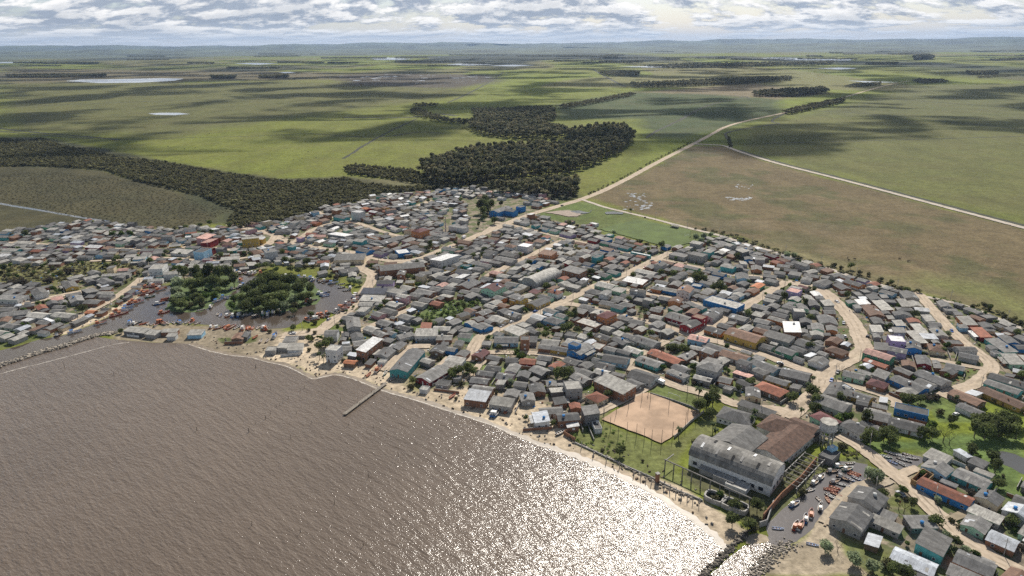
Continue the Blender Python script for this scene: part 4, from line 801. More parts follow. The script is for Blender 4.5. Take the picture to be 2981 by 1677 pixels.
HSPEC = open_data = '''
C: 200 165 26 11 u g b D 5.5 @school, 300 175 14 10 d g b D 5.5, 400 140 8 10 d f b D 6, 210 50 10 8 d g w L, 480 35 14 8 d g w L, 470 95 10 8 d g g G, 560 112 12 8 d g l G, 740 88 10 7 d g g G, 370 285 8 7 d s g L, 440 300 10 7 d s w G, 550 325 9 7 u g t G, 640 360 12 7 d g l G, 690 322 14 8 d g g G, 910 340 10 8 d g c W, 1132 308 8 5 d f w W 3 @clubhouse, 1080 322 5 5 d f x G, 740 378 10 8 d g m G, 870 412 14 8 d g v G
C: 300 530 10 9 d h w B 5, 445 525 10 10 d f w W 6.5 @whitehouse, 450 588 14 7 d f w L 3, 205 525 10 8 d g p G, 668 603 12 10 d s o B 5.5 @redschool, 745 640 8 7 d g b D, 570 560 9 7 d g c G, 285 615 14 9 d g g G, 250 665 18 9 d g g G, 610 830 30 13 u a g L 4 @archhall, 445 890 8 13 d f g G 4.5, 935 775 16 10 d s r G 6 @brickhouse, 345 760 10 8 u s g L, 230 830 11 8 d g w L, 630 905 11 8 d g g R, 315 912 11 8 d g l G, 125 940 14 11 u g m M 6 @mint, 60 860 10 8 d g k D, 540 992 8 7 d s c M, 620 1003 9 8 d g c B, 745 988 10 8 d h w R 4, 190 1052 9 8 d g o G, 380 1048 12 9 d g y G 5.5, 575 1092 15 9 u g y D, 1130 985 12 10 d h k D, 1255 922 14 10 d g m L, 1360 942 12 9 d s c L
C: 1075 712 9 8 d g b D, 1130 472 11 8 d g x G, 1250 502 11 7 d g n D, 1345 522 11 8 d g g G, 1440 545 12 8 d g t D, 1465 465 6 4 d f r B, 1015 540 9 7 d g y G, 925 660 11 8 d h w D, 1060 622 17 8 d g w G, 1540 882 16 9 d s o W @orangeshop, 1440 872 13 9 d g k D, 1642 920 11 8 d g m D, 1762 950 9 8 d h o G, 1900 972 13 8 d g b L, 2045 962 11 9 u g w B 6 @tilehouse, 2180 1025 15 9 d g w P, 1950 1072 11 9 u g o B 4.5, 2430 1095 24 12 d f b L 4.5 @blueshop, 1170 1200 8 9 u g d L 6, 1260 1210 15 10 u h o M 6.5 @villa, 1375 1140 10 8 d g t D, 1485 1160 11 8 d g l R, 1265 1102 11 9 d g c D, 1085 1300 15 9 d f r L 3.5, 2105 1312 12 8 u g x D 4 @redhouse, 2185 1240 9 8 d f x B 6, 1985 1240 15 11 d g x G 3, 2330 1205 17 8 u g w D 3.5, 2345 1372 13 9 d g o D, 2170 615 13 10 d f g G 6 @unfinished, 1985 620 14 10 d f g G 3.5, 2250 672 13 9 d g g P, 1990 730 9 7 d s g P, 1910 715 10 8 d g g L, 2110 748 14 7 d g n G, 2350 690 9 7 u g g D, 2475 735 12 8 d g t L 4, 2340 765 12 8 d g l G, 2385 812 11 8 d g b D, 1620 608 18 3 d f t W 3, 1655 792 16 8 d g g L, 1245 825 10 9 d g n D, 1340 800 11 8 d g t G, 2440 510 14 9 d g n G, 560 735 9 7 d g b L, 330 750 10 8 u s g W, 100 800 11 8 d g r P, 1300 740 13 10 u g g G, 1100 765 12 8 d g g D
C: 1720 800 10 8 d g g G, 1480 620 10 8 d g g D, 1340 610 12 8 d g g G, 1200 600 11 8 d g k G, 880 560 10 7 d g g L, 700 660 11 8 d g k G, 830 640 9 8 d g g G, 180 1260 13 9 d g c L, 50 1340 10 8 d g b G, 320 1210 12 8 d g g G, 240 1260 9 7 d g m G, 700 1180 11 7 d g l G, 580 1240 11 8 d g l W, 730 1270 13 10 d h l D, 810 1230 8 7 d g m G, 430 1320 9 8 d f g L, 350 1380 14 8 d s c L, 530 1390 6 5 d g k D, 1080 1130 10 8 d g k G, 960 1150 10 8 u g v G, 1440 1250 10 8 d g g G, 1330 1260 11 8 d g k D, 1560 1290 10 8 d g g G, 1480 1300 9 8 d g g G, 1700 1240 13 9 d g g L, 1780 1310 11 8 u g g G, 1660 1320 11 7 u g d B, 2030 1190 14 10 u g o D, 2440 1330 9 8 d g k D
B: 1610 728 34 14 u g r G 6 @warehouses, 1690 772 34 8 u s r W 4.5, 2040 650 20 13 u s w W 6 @whiteroof, 2100 700 18 8 u s w G 4, 1620 588 12 10 d f b W 4 @blueparapet, 1690 540 34 7 u g b G, 1500 470 26 10 u g g D, 1390 520 24 9 u g g D, 1190 572 14 9 d g b D, 1390 602 12 8 d g v D, 1530 622 10 7 d g w G, 1110 648 24 13 d s c G 4, 1320 690 10 8 u g d B, 1390 705 13 9 u g d B, 1500 705 12 9 u g d B, 1035 237 17 8 d g t D 4 @tealhall, 1130 190 11 9 d f w W 9 @whitetower, 1260 158 11 8 d g x O, 1290 192 12 7 d g x W, 1380 170 10 8 d g d B, 1455 155 9 7 d g y B, 80 470 14 10 u s y L 8 @yellowhouse, 215 460 10 8 d s y W 5, 300 580 10 9 d f w G 8 @greytower, 170 588 13 9 d h o B, 512 540 7 5 d f t G 6, 120 305 13 9 d g p B, 190 337 9 7 d g t G, 330 365 8 8 d g t L, 430 375 14 9 d h g D, 575 452 7 6 d f v P 4, 710 410 11 8 d g p R, 800 430 13 8 d g c P, 730 428 7 6 d f w W, 640 330 10 8 d g p D, 752 300 10 8 d g o R
B: 1800 370 13 10 u h o M 8 @bigorange, 1700 372 12 9 d h c B 5, 1330 450 14 5 d f o G 3, 1000 420 20 12 d s g W, 1990 420 16 8 d g w G, 2180 340 18 8 d f w G 5, 1450 890 12 8 d g v D 4 @violet, 1570 908 11 9 d g v D, 1335 985 17 9 d s g X 4 @solar, 1560 985 14 10 d f w L 4.5, 1320 1060 16 9 d s g L, 1480 1062 8 7 d f r L, 1260 1112 11 8 d g g L, 1540 1112 11 9 d g g L, 1490 1182 12 8 d g g G, 1720 1112 12 8 d g g L, 1790 1072 10 8 d g g G, 1380 1212 9 8 d g p G, 1090 1252 11 7 d g g G, 1210 1262 13 7 d g g G, 1100 1312 22 11 d g g G 4 @greyhall, 910 1392 9 8 d g w G 5, 1450 1300 12 9 d g k G, 1310 1360 10 8 d g g L, 1400 1410 11 7 d g r G, 1660 1240 11 8 d g g G, 1965 1105 9 8 d g r R, 2065 1090 9 8 d g w G, 2395 1335 12 8 d g b G @bluecottage, 2300 1300 6 7 u g b L, 2470 1275 15 9 d g y G, 1860 1400 13 9 d s w L 4 @openhouse, 2260 730 8 6 d f t D, 2100 762 9 7 d g y D, 2230 785 13 9 d g w D, 1510 1402 8 7 d g l G, 1640 1350 12 7 d g k D, 1330 1000 8 4 d f g L
B: 1850 800 11 8 d g g G, 1920 790 9 7 d g w G, 2030 850 11 9 d g g D, 2160 880 12 9 d g g D, 2280 910 16 11 u g r D, 2380 890 9 7 d g w L, 1960 960 11 8 d g g G, 2090 950 11 8 d g g G, 1850 990 14 8 d g r G, 1760 1020 10 8 d g g G, 2250 990 9 7 d g r G, 2480 840 12 8 u g k G, 1730 760 9 8 d g g D, 1080 770 14 9 u g g G, 960 780 12 8 d g k G, 1130 740 14 5 u s w W, 830 690 11 7 d g c R, 820 800 9 8 d s g G, 1900 640 10 10 u g g G, 2380 760 9 8 d g g G, 2440 720 12 8 d g w G, 2500 590 12 9 d g w D, 2290 590 14 8 u g k D, 2100 560 14 8 d g m D, 2200 490 14 9 d g r B, 2400 500 13 9 d g g D, 2500 480 12 8 d g p D
b: 1672 640 27 10 u g t D 4.2 @turqshed, 932 520 7 7 d f w L 8.5 @cube, 1035 525 10 7 d g g G, 1290 490 19 6 u s r W 6 @terrace, 1220 465 13 9 u g c G, 1130 622 13 9 u g y D, 1100 662 8 5 d g d O, 1450 562 13 10 u g g D, 1580 502 11 8 u g c D, 1420 652 5 5 d f w L, 310 530 7 7 u f g L 3, 432 502 8 7 u s g L, 552 512 10 8 u s w L @boatsheds, 500 432 10 9 u f g G, 590 430 9 8 u f r B, 1990 532 11 9 u g d D, 2110 532 9 8 d g b G, 2180 562 11 8 u s r L, 2260 582 9 7 u g r G, 2150 642 12 7 d s w L, 2110 692 13 7 d s w L, 2400 590 11 8 u g r M, 1930 772 18 10 u g x G @redlong, 1870 650 8 6 d g g L, 1842 922 5 5 d f w L, 2420 932 13 9 d g r G, 2370 1000 11 9 d s r S 4 @stilts, 2540 620 9 6 d g d D, 2530 722 9 7 d g w D, 2030 770 10 8 d g g G, 2250 395 9 8 d g m G, 2040 415 11 8 d g r L
b: 1120 540 9 7 d g k D, 1500 480 9 6 d s g W, 40 390 9 6 u g k D
a: 1370 345 15 6 d s k L 2.8 @boathouse, 1530 370 9 7 d s g L, 1700 352 13 6 d s r L, 1720 395 6 5 d s w L, 1850 355 13 9 d s k G 3.4, 1960 370 10 8 d s l L, 640 190 15 7 d g g L, 910 160 7 6 d g r O, 390 190 14 8 d g w L, 280 240 8 7 d f g W, 950 60 13 9 d g r G, 590 110 8 6 d g k G, 2390 400 12 9 u g d B @ruinshed, 150 170 15 9 d g g G, 60 130 13 9 d g g G, 300 150 9 7 d g g G
A: 1580 740 13 10 u f w L 7.5 @whiteblock, 1720 800 13 8 d g w L 5, 1610 832 8 7 d g t D, 2060 440 16 9 u s p P 6, 2085 490 13 9 u s x P 5 @pinkhall, 2020 580 12 9 u f l D 8 @bluetower, 2250 440 11 7 d s l L, 2290 510 12 8 d h p B, 2150 612 13 9 d h c D, 1820 592 16 9 d s w L, 700 390 10 8 d g w G, 600 372 13 7 d g b W @farblue, 690 570 10 7 d g v B, 770 570 11 7 d g g L, 375 580 11 7 d g r R, 940 542 14 6 d s x W, 700 920 16 8 d g y G, 900 982 13 9 d s k G, 60 1060 20 10 d f w G 4 @compound, 280 1000 4 4 d f r R 7, 390 985 15 8 d g w G 4, 950 1082 13 9 d g r G, 1240 810 11 7 d g g L, 1050 880 15 8 d g g D, 900 880 9 7 d g k D, 980 900 10 8 d g k L, 780 892 9 6 d g k D, 1110 870 9 8 d g g D, 1050 1000 11 6 d g w L, 1100 1030 10 7 d g g G, 760 1060 14 8 d g g G, 640 640 11 7 d g w G, 730 640 10 6 d g b R, 760 500 12 6 d s v S, 560 450 11 7 d g m G, 860 450 12 8 d g g G, 250 500 18 6 d s w L, 120 570 14 7 d g t L, 280 560 13 7 d g w L, 200 670 9 10 u s w L, 470 600 13 7 d g g G, 40 630 11 7 d s w W, 1150 570 12 8 d g p G, 1260 570 11 7 d g c G, 1480 570 13 9 d g p G, 1300 480 12 7 d s g L, 1220 480 11 7 d s l L, 50 440 11 8 d g t G, 990 390 12 7 d s r L, 1570 420 13 8 d g g G, 1190 325 9 6 d s l W, 950 320 9 7 d g k D, 880 300 9 6 d g g G, 1410 380 11 7 d s g L, 1750 530 11 8 d g y L, 1880 440 8 6 d f w W, 570 1180 10 8 d g g G, 520 1100 9 7 d g k D, 1960 690 9 7 d g g L, 1870 690 9 7 d g w G, 1990 740 16 7 d s g L, 2150 720 15 7 d s g L, 2300 660 14 7 d s w L, 2080 660 8 6 d f p G, 1400 655 11 7 d s l L, 1290 645 9 7 d s g L, 1090 630 9 7 d g k D, 1000 640 10 7 d s w L
E: 855 762 12 9 u g w G @whitegable, 715 735 10 8 u g w G, 1130 768 13 8 d g o D @salmon, 1070 722 9 7 d g o D, 620 832 9 8 u f v P 5.5 @lilacbox, 700 802 8 6 d g g M, 310 790 11 6 u g n O @orangeroof, 268 832 12 7 u g o B, 340 972 12 9 d g k G, 350 990 10 8 d g k P, 330 562 9 8 d f g G 6, 430 535 13 7 d g x D, 470 590 8 8 d g o R, 1110 932 7 7 d g n G, 1200 932 11 8 d s w W, 1290 1002 18 9 d g r B, 1320 1160 13 7 d s w L, 1510 1172 10 7 d s g G 5.5, 1510 1112 11 6 d s b L, 1492 1242 9 8 d f v W 6.5 @lilac, 1500 1335 11 8 d g v G 5, 1360 1310 13 8 d s p G, 1342 1372 14 8 d g n P 5 @greenpink, 1630 1295 12 8 d g b D 4 @bluegable, 1830 1315 12 9 d h c B, 600 1145 17 9 d s r W 4.5 @brickhall, 200 1205 20 12 d g y B 4.5 @yellowdoors, 80 1190 10 12 d g k B 4.5, 350 1175 11 8 d g r B, 490 1225 18 10 d s g G 4, 345 1295 13 8 u g w G, 820 1142 12 8 d g m G, 940 1155 9 7 d g o G, 2090 1092 15 7 d s o L @orangestrip, 2010 1042 13 6 d s l W, 2210 1192 15 6 d s x R @redstrip, 2380 1302 19 7 d s t G @tealstrip, 2430 1350 18 7 d s g L, 1000 1345 12 9 d h r B, 560 1345 12 9 d g n D, 650 1382 10 8 d g l G, 660 1000 8 8 d f g L 6, 750 1290 14 10 d g g D, 960 1255 10 8 u g r B, 1010 1280 9 8 d g v D
E: 1030 800 13 9 d g r D, 1420 850 11 8 d g l G, 1600 870 14 9 d g g G, 1300 890 12 9 d g g D, 1550 940 15 5 d s c L, 1370 960 18 7 d s r L, 1540 1030 8 12 d g g D, 1660 990 14 7 d g g L, 1270 1050 15 6 d s g L, 1760 1070 13 6 d s w L, 1680 1160 15 5 d s r L, 1660 1230 18 5 d s r L, 1850 1190 13 8 d g g L, 1870 1250 15 5 d s g L, 1910 1330 12 8 d g w G, 500 1040 11 8 d g g D, 630 1060 8 8 d g k D, 720 1090 9 8 d g k D, 900 1080 14 10 d g g D, 900 940 13 7 d s g L, 600 1190 9 6 d g r B, 1900 950 12 8 d g g G, 2120 1160 12 7 d g g L, 2010 1140 9 7 d s l G, 2450 1250 13 8 d g b D, 2500 1280 12 8 d g r D, 2260 1130 10 8 d g g D, 2280 1230 14 6 d s g G, 2480 1420 14 7 d s m L, 60 1010 11 8 d g k D, 150 1060 13 9 d g g G, 60 1130 13 8 d g k D, 360 1140 11 8 d g k D, 780 940 12 8 d g k D, 580 970 9 8 d g g G, 660 600 12 8 d g k D, 530 620 11 9 d g c G, 500 680 9 8 d g g G, 430 700 11 8 d g k G, 300 640 13 9 d g o G, 330 590 9 6 d s r D, 230 560 9 7 d g b D, 150 630 11 8 d g k D, 40 600 12 9 d g m G 4, 200 490 15 8 d g w G, 440 750 10 8 d g g G, 180 710 14 9 d g l D, 340 740 14 7 d g g L
e: 115 505 15 9 d g w B, 270 550 18 7 d g l D, 375 592 15 8 d g l D, 630 662 14 10 d g k D, 480 722 13 7 d g y D, 425 785 14 9 d h d R @redhip, 270 822 12 8 d g c D, 200 742 10 7 d g k D, 850 562 11 9 u g w G, 1130 672 12 9 d g m G, 1310 742 10 9 d h r M, 1475 772 12 8 d g g G, 1600 745 16 8 d g b D @bluelong, 1740 742 10 8 d g w G, 1720 552 13 8 d g x D, 1990 602 10 8 d g t G, 1800 692 15 9 d g g D, 960 802 16 10 u g g D, 955 905 14 11 d g g G 4 @barn, 1180 852 12 8 d g y D, 1330 922 12 9 d g m D, 1325 1010 11 10 d g r G @greyshed, 1100 1112 13 10 d h w D 3.3, 1270 1112 12 8 d g g D, 1575 1092 14 9 d g w D, 1620 965 14 7 d f b D 4 @bluebig, 1760 1045 14 8 d f b D 3.5, 2090 862 14 8 d g d B, 2400 862 20 8 d g y B @yellowright, 2250 942 11 9 d h d B, 2120 962 12 7 d g w D, 2400 772 15 7 d g t G, 2460 722 18 8 d g g D, 750 500 13 8 d g g G, 700 540 11 8 d g k G, 1920 620 9 7 d g r D, 1560 640 12 7 d g r G, 1480 580 11 6 d s c G, 1850 720 11 8 d g g D, 60 785 5 5 d f g G, 2330 480 15 6 d g g G, 2480 540 14 7 d g m G, 2540 600 12 8 d g l G, 890 1040 13 9 d h m M 4, 1320 570 14 6 d g r R, 760 1160 9 8 d g k D, 1200 910 8 7 d g k D, 2080 450 12 7 u g w G, 2510 820 11 8 d g g G
c: 1000 525 14 9 u g b G 5 @bluehouse, 918 485 6 8 u f b D 8.5 @bluetower2, 1000 562 9 6 d s b D 5, 790 532 12 7 d g y D, 440 425 7 6 u f r D 7.5, 255 435 14 9 d g l D, 350 352 14 7 d s c L, 1150 562 9 7 d s c G, 1360 632 14 9 d g l D, 1850 605 20 8 d g d R @longtile, 2060 592 14 7 u g r G, 1690 655 14 8 d g t G, 1850 702 11 8 d g g G, 2000 722 12 8 d g g D, 2290 690 11 10 d h g G 6 @roundvilla, 2380 862 14 9 d g x D, 2470 922 5 5 d f g G, 1340 882 19 10 d s r L 5 @whitehall, 920 892 9 8 d f g L 6.5 @cubehouse, 1660 802 14 11 d g w D, 1160 1005 8 8 u h c R @redcottage, 790 1052 8 7 d s r D, 945 1102 6 6 d g r R, 870 1082 7 6 d g g D, 930 1002 7 6 d g k D, 1055 1012 8 7 d g g D, 1095 1145 8 7 d s k G 6 @greycube, 700 1145 13 7 u g w G, 600 1215 11 8 d s w S 3.5, 870 1205 12 8 u g r D 4, 910 1275 9 7 d s r W @whitesheet, 310 972 8 8 u g g G, 465 1012 9 8 d g g G, 565 1042 8 7 d g k D, 210 1062 11 7 d s g L 3.5 @stilthouse, 560 922 11 9 d g r D, 400 882 8 6 d g g G, 140 722 9 7 d s w G, 590 742 11 9 d g k G, 210 652 15 7 d g r D, 470 652 10 8 d g x R, 2180 422 13 9 d g l P 4, 2380 522 24 9 d g k D @darkrow, 2520 622 12 8 d g w B, 1160 1292 8 4 d f w G 3, 1240 700 11 9 d g g D, 1050 690 8 7 u g g G, 1210 760 9 7 d g g L, 1440 790 13 8 d g k L, 1000 820 12 8 d g k G, 1050 765 9 7 d g g G, 1210 810 11 7 d g r L, 1550 560 12 7 d g m L, 1430 560 13 7 d g k D, 1650 450 16 9 d g g D, 1480 400 9 8 d g l G, 1610 410 12 8 d g g L, 1400 450 12 7 d g k D, 1300 530 10 7 d g g G, 700 460 12 9 d g g L, 560 470 10 9 u g g L, 640 510 8 7 d g r G, 1020 410 7 6 u s w L, 1380 380 7 6 u s w L, 640 620 9 7 d g k D, 720 640 11 7 d g k D, 920 650 11 8 d g g G, 1970 780 13 7 d s w G, 1820 740 10 8 d g c D, 640 800 6 6 u s g G, 1540 880 10 8 d g k D, 310 640 8 7 d g k D, 30 600 9 8 u g r B, 120 560 7 6 u g k D, 40 930 11 8 d g r D, 330 900 7 6 d s r D, 200 870 6 5 u s g L
g|280,122: 760 905 14 12 u g g D 4 @bigbarn, 905 740 11 12 u g g D 4, 1590 690 20 7 d g b R 3 @blueorange, 1520 480 9 10 u g l G, 1520 392 9 8 d s g L, 1660 545 13 9 d g k D, 1830 575 13 9 d g t G, 1780 642 10 7 d s r D, 1880 445 6 6 d s k D, 1980 740 11 11 u g c D 4, 2150 810 10 10 u g r G 4, 2250 870 8 10 u g w S 4, 1835 845 8 5 d s g L, 1940 900 11 6 d s g L, 2190 1005 16 5 d s g L, 1860 980 9 8 u g m G 2.8 @minthut, 2095 1125 9 8 d g r S, 2235 1215 8 8 u g k G, 1070 910 7 6 d s r G, 1260 920 11 8 d g g D, 1060 985 11 5 d s g L, 1215 1060 12 7 d s g S, 1485 1140 13 9 u s t G 4 @tealblock, 1430 1065 5 5 d s k D, 1690 1205 9 9 d s k D, 1570 1305 12 9 d s k D, 1310 1310 14 8 d g w S, 1850 1325 12 9 d g o D @orangecorner, 2040 1430 12 8 d s r G, 1745 1440 9 6 d s g G'''
TRACED_DV = {}
for ln in HSPEC.strip().split('\n'):
    hd, rest = ln.split(':', 1); dv = None
    if '|' in hd: hd, d_ = hd.split('|'); dv = tuple(float(t) for t in d_.split(','))
    for it in rest.split(','):
        q = it.split(); key = None
        if q[-1][0] == '@': key = q.pop()[1:]
        h = float(q[8]) if len(q) > 8 else random.uniform(2.4, 2.8)
        L_, W_ = float(q[2]), float(q[3]); k_ = .98 if dv else (1.07 if (key or L_ >= 14) else .9); L_ *= k_; W_ *= k_; zt = h+roof_rise(q[5], W_)*.5
        x_, y_ = K(hd.strip(), float(q[0]), float(q[1]), zt)
        an = axis_angle(x_, y_, q[4], dv)
        rt = rect(x_, y_, L_*.86, W_*.86, an)
        rd_ = road_near(x_, y_)[0]-W_*.42
        if rd_ < 0 and not dv:
            x0_, y0_ = x_, y_
            for t_ in range(16):
                a_ = t_*.3927; x2_, y2_ = x0_+math.cos(a_)*min(-rd_+.3, 5), y0_+math.sin(a_)*min(-rd_+.3, 5)
                if road_near(x2_, y2_)[0]-W_*.42 > rd_: rd_ = road_near(x2_, y2_)[0]-W_*.42; x_, y_ = x2_, y2_
            rt = rect(x_, y_, L_*.86, W_*.86, an)
        if any(sat(rt, r_) for r_ in near(x_, y_)):
            for sc_ in (.86, .74):
                L2, W2 = L_*sc_, W_*sc_; rt = rect(x_, y_, L2*.9, W2*.9, an)
                if not any(sat(rt, r_) for r_ in near(x_, y_)): break
            else:
                if not key: continue
            L_, W_ = L2, W2
        add_house(x_, y_, L_, W_, an, q[5], q[6], q[7], h, key)
N_TRACED = len(HOUSES)
# --- keep-outs for the rest of the town
KEEP = [PITCH_S, PITCH_G, kp('f', '690 180 1020 -30 1500 140 1560 120 1680 120 1700 60 1900 80 2062 120 2300 300 2300 1000 1900 1250 1700 1240 380 420 390 320 560 220'),
        kp('A', '0 735 80 715 340 735 640 740 800 670 1200 685 1440 750 1340 800 1150 800 1000 820 900 820 640 900 600 960 860 960 860 1000 760 1020 500 1050 480 1010 500 960 200 940 0 940'),
        kp('B', '1840 1130 2100 1075 2400 1070 2430 1140 2300 1200 2240 1250 2050 1300 1780 1290 1690 1250 1850 1190'), kp('B', '1590 1400 1700 1310 1880 1310 1800 1430 1700 1443'),
        kp('b', '0 400 820 330 860 420 980 440 1040 700 1500 760 1800 560 1900 500 1900 960 2300 900 2576 980 2576 1400 0 1400'), kp('c', '0 860 480 860 700 960 640 1090 700 1280 960 1400 0 1400'),
        kp('c', '1700 900 2250 990 2240 1100 2160 1180 2000 1110'), kp('c', '1960 760 2200 730 2210 900 2080 920'), kp('C', '540 210 800 80 1290 160 1290 230 960 270 830 330 560 250'),
        kp('C', '120 40 480 60 560 190 420 250 280 290 100 260'), kp('B', '2200 60 2576 60 2576 330 2450 400 2150 470 2100 420 2300 330'), kp('e', '1870 830 2010 810 2120 940 2140 1090 1850 1090'), kp('g', '640 200 1100 560 880 700 560 1000 640 1100 1200 1449 0 1449 0 0 640 0'),
        kp('A', '640 1220 830 1240 1220 1050 1420 840 1340 840 880 1180 660 1140 450 1290'), kp('g', '0 1000 600 1000 1180 1330 1180 1449 0 1449'), kp('g', '1050 640 1250 730 1480 930 1480 1000 1300 960 1180 840 1060 860'), kp('B', '560 1180 860 1180 1000 1210 800 1360 830 1430 500 1443 480 1300'), kp('B', '2050 160 2150 160 2150 430 1980 430'),
        kp('g', '2230 240 1430 200 1000 200 900 300 1060 380 1400 420 1700 420 1740 330 1900 480 1960 620 1900 690 2281 830')]
KEEPB = [(np.min(k_, 0), np.max(k_, 0), k_) for k_ in KEEP]
def kept_out(x, y):
    for lo, hi, k_ in KEEPB:
        if lo[0] < x < hi[0] and lo[1] < y < hi[1] and inpoly(np.array([x, y]), k_): return True
    return False
fr = random.Random(77)
TREEPOS = [(o.location.x, o.location.y, 2.2*o.scale[0]) for o in TREES]
for t_ in TREEPOS: reserve(t_[0], t_[1], rect(t_[0], t_[1], t_[2], t_[2], 0))
def wall_pick(): return fr.choices('gkwcrlbtnmpvoyx', (32, 17, 14, 9, 17, 3.2, 1.0, 1.6, .6, 2.0, 1.8, .5, .8, .5, .7))[0]
def roof_pick(): return fr.choices('GDLSBRWP', (35, 22, 30, 5, 8, 3, 2.4, 1.4))[0]
for tp in TOWN:
    q = np.array(tp); lo, hi = q.min(0), q.max(0); area = (hi-lo).prod()
    for ps, n, sizes in ((0, int(area/16), None), (1, int(area/14), None)):
        for _ in range(n):
            x, y = fr.uniform(lo[0], hi[0]), fr.uniform(lo[1], hi[1])
            if not inpoly(np.array([x, y]), tp) or kept_out(x, y): continue
            if ps == 0: L_, W_, kd = fr.uniform(6.6, 11.2), fr.uniform(5.2, 7.5), 'house'
            else: L_, W_, kd = fr.uniform(4.0, 7.5), fr.uniform(3.2, 5.2), 'shed'
            d, an = road_near(x, y)
            if d < W_*.5+1.7: continue
            if fr.random() < .4: an += math.pi/2
            an += fr.gauss(0, .035)
            rt = rect(x, y, L_+.5, W_+.5, an)
            if any(sat(rt, r_) for r_ in near(x, y)): continue
            if on_water(np.array([x, y]), 3.5+W_*.4): continue
            big = kd == 'house'
            ty = fr.choices('gsfh', (66, 22, 6, 6) if big else (38, 58, 4, 0))[0]
            h = fr.uniform(2.3, 2.8) if big else fr.uniform(2.0, 2.5)
            if big and fr.random() < .06: h = 5.4
            wc, rc = wall_pick(), roof_pick()
            if not big: wc = fr.choice('ggkkrrdwc'); rc = fr.choice('GGGDDDLS')
            add_house(x, y, L_, W_, an, ty, wc, rc, h, None, kd, False)
print('houses', N_TRACED, sum(o.kind == 'house' for o in HOUSES), sum(o.kind == 'shed' for o in HOUSES))
# --- biggest in view become things, the rest one mass
for o in HOUSES:
    w_ = math.sqrt(o.x**2+o.y**2+CAMH**2); o.dist = w_; o.size = o.L*(o.W*.45+o.h*.8)/w_**2
    u, v = PX(o.x, o.y, o.h/2); o.vis = -40 < u < 3020 and -40 < v < 1720
def solo(kind, cap): return sorted((o for o in HOUSES if o.kind == kind and o.vis), key=lambda o: (-(o.key is not None), -o.size))[:cap]
TH = solo('house', 296); TS = solo('shed', 190); solos = {id(o) for o in TH+TS}
rest = MB(); rmats = [MW[k] for k in WC]+[MR[k] for k in RC]; wi = {k: i for i, k in enumerate(WC)}; ri_ = {k: i+len(WC) for i, k in enumerate(RC)}
for o in HOUSES:
    if id(o) in solos or not o.vis: continue
    wl, rf = house_parts(o.L, o.W, o.h, o.ty); c, s = math.cos(o.an), math.sin(o.an)
    for m_, k_ in ((wl, wi[o.wc]), (rf, ri_[o.rc])): rest.add([(o.x+c*x-s*y, o.y+s*x+c*y, z) for x, y, z in m_.v], m_.f, k_)
tag(rest.build('distant_houses', rmats), 'small crowded houses of the far part of the town', kind='stuff')
LABEL = []      # (object, look phrase, category, position)
LAND = {}       # landmark key -> (phrase, position)
ROOFTXT = {'g': 'gable roof', 's': 'lean-to roof', 'f': 'flat roof', 'h': 'hipped roof', 'a': 'barrel roof', 'o': 'octagonal roof'}
def window(par, x, y, z, w_, h_, ax, sg, pane=True):
    """a window on the wall whose outward normal is sg along axis ax"""
    def slab(a, b, c, d, p0, p1):
        if ax == 0: return MB().box(min(x+sg*p0, x+sg*p1), max(x+sg*p0, x+sg*p1), y+a, y+b, z+c, z+d)
        return MB().box(x+a, x+b, min(y+sg*p0, y+sg*p1), max(y+sg*p0, y+sg*p1), z+c, z+d)
    f = slab(-w_/2, w_/2, 0, h_, .0, .05).build('window', M_FRAME, par)
    if pane: slab(-w_/2+.1, w_/2-.1, .1, h_-.1, .05, .065).build('pane', M_GLASS, f)
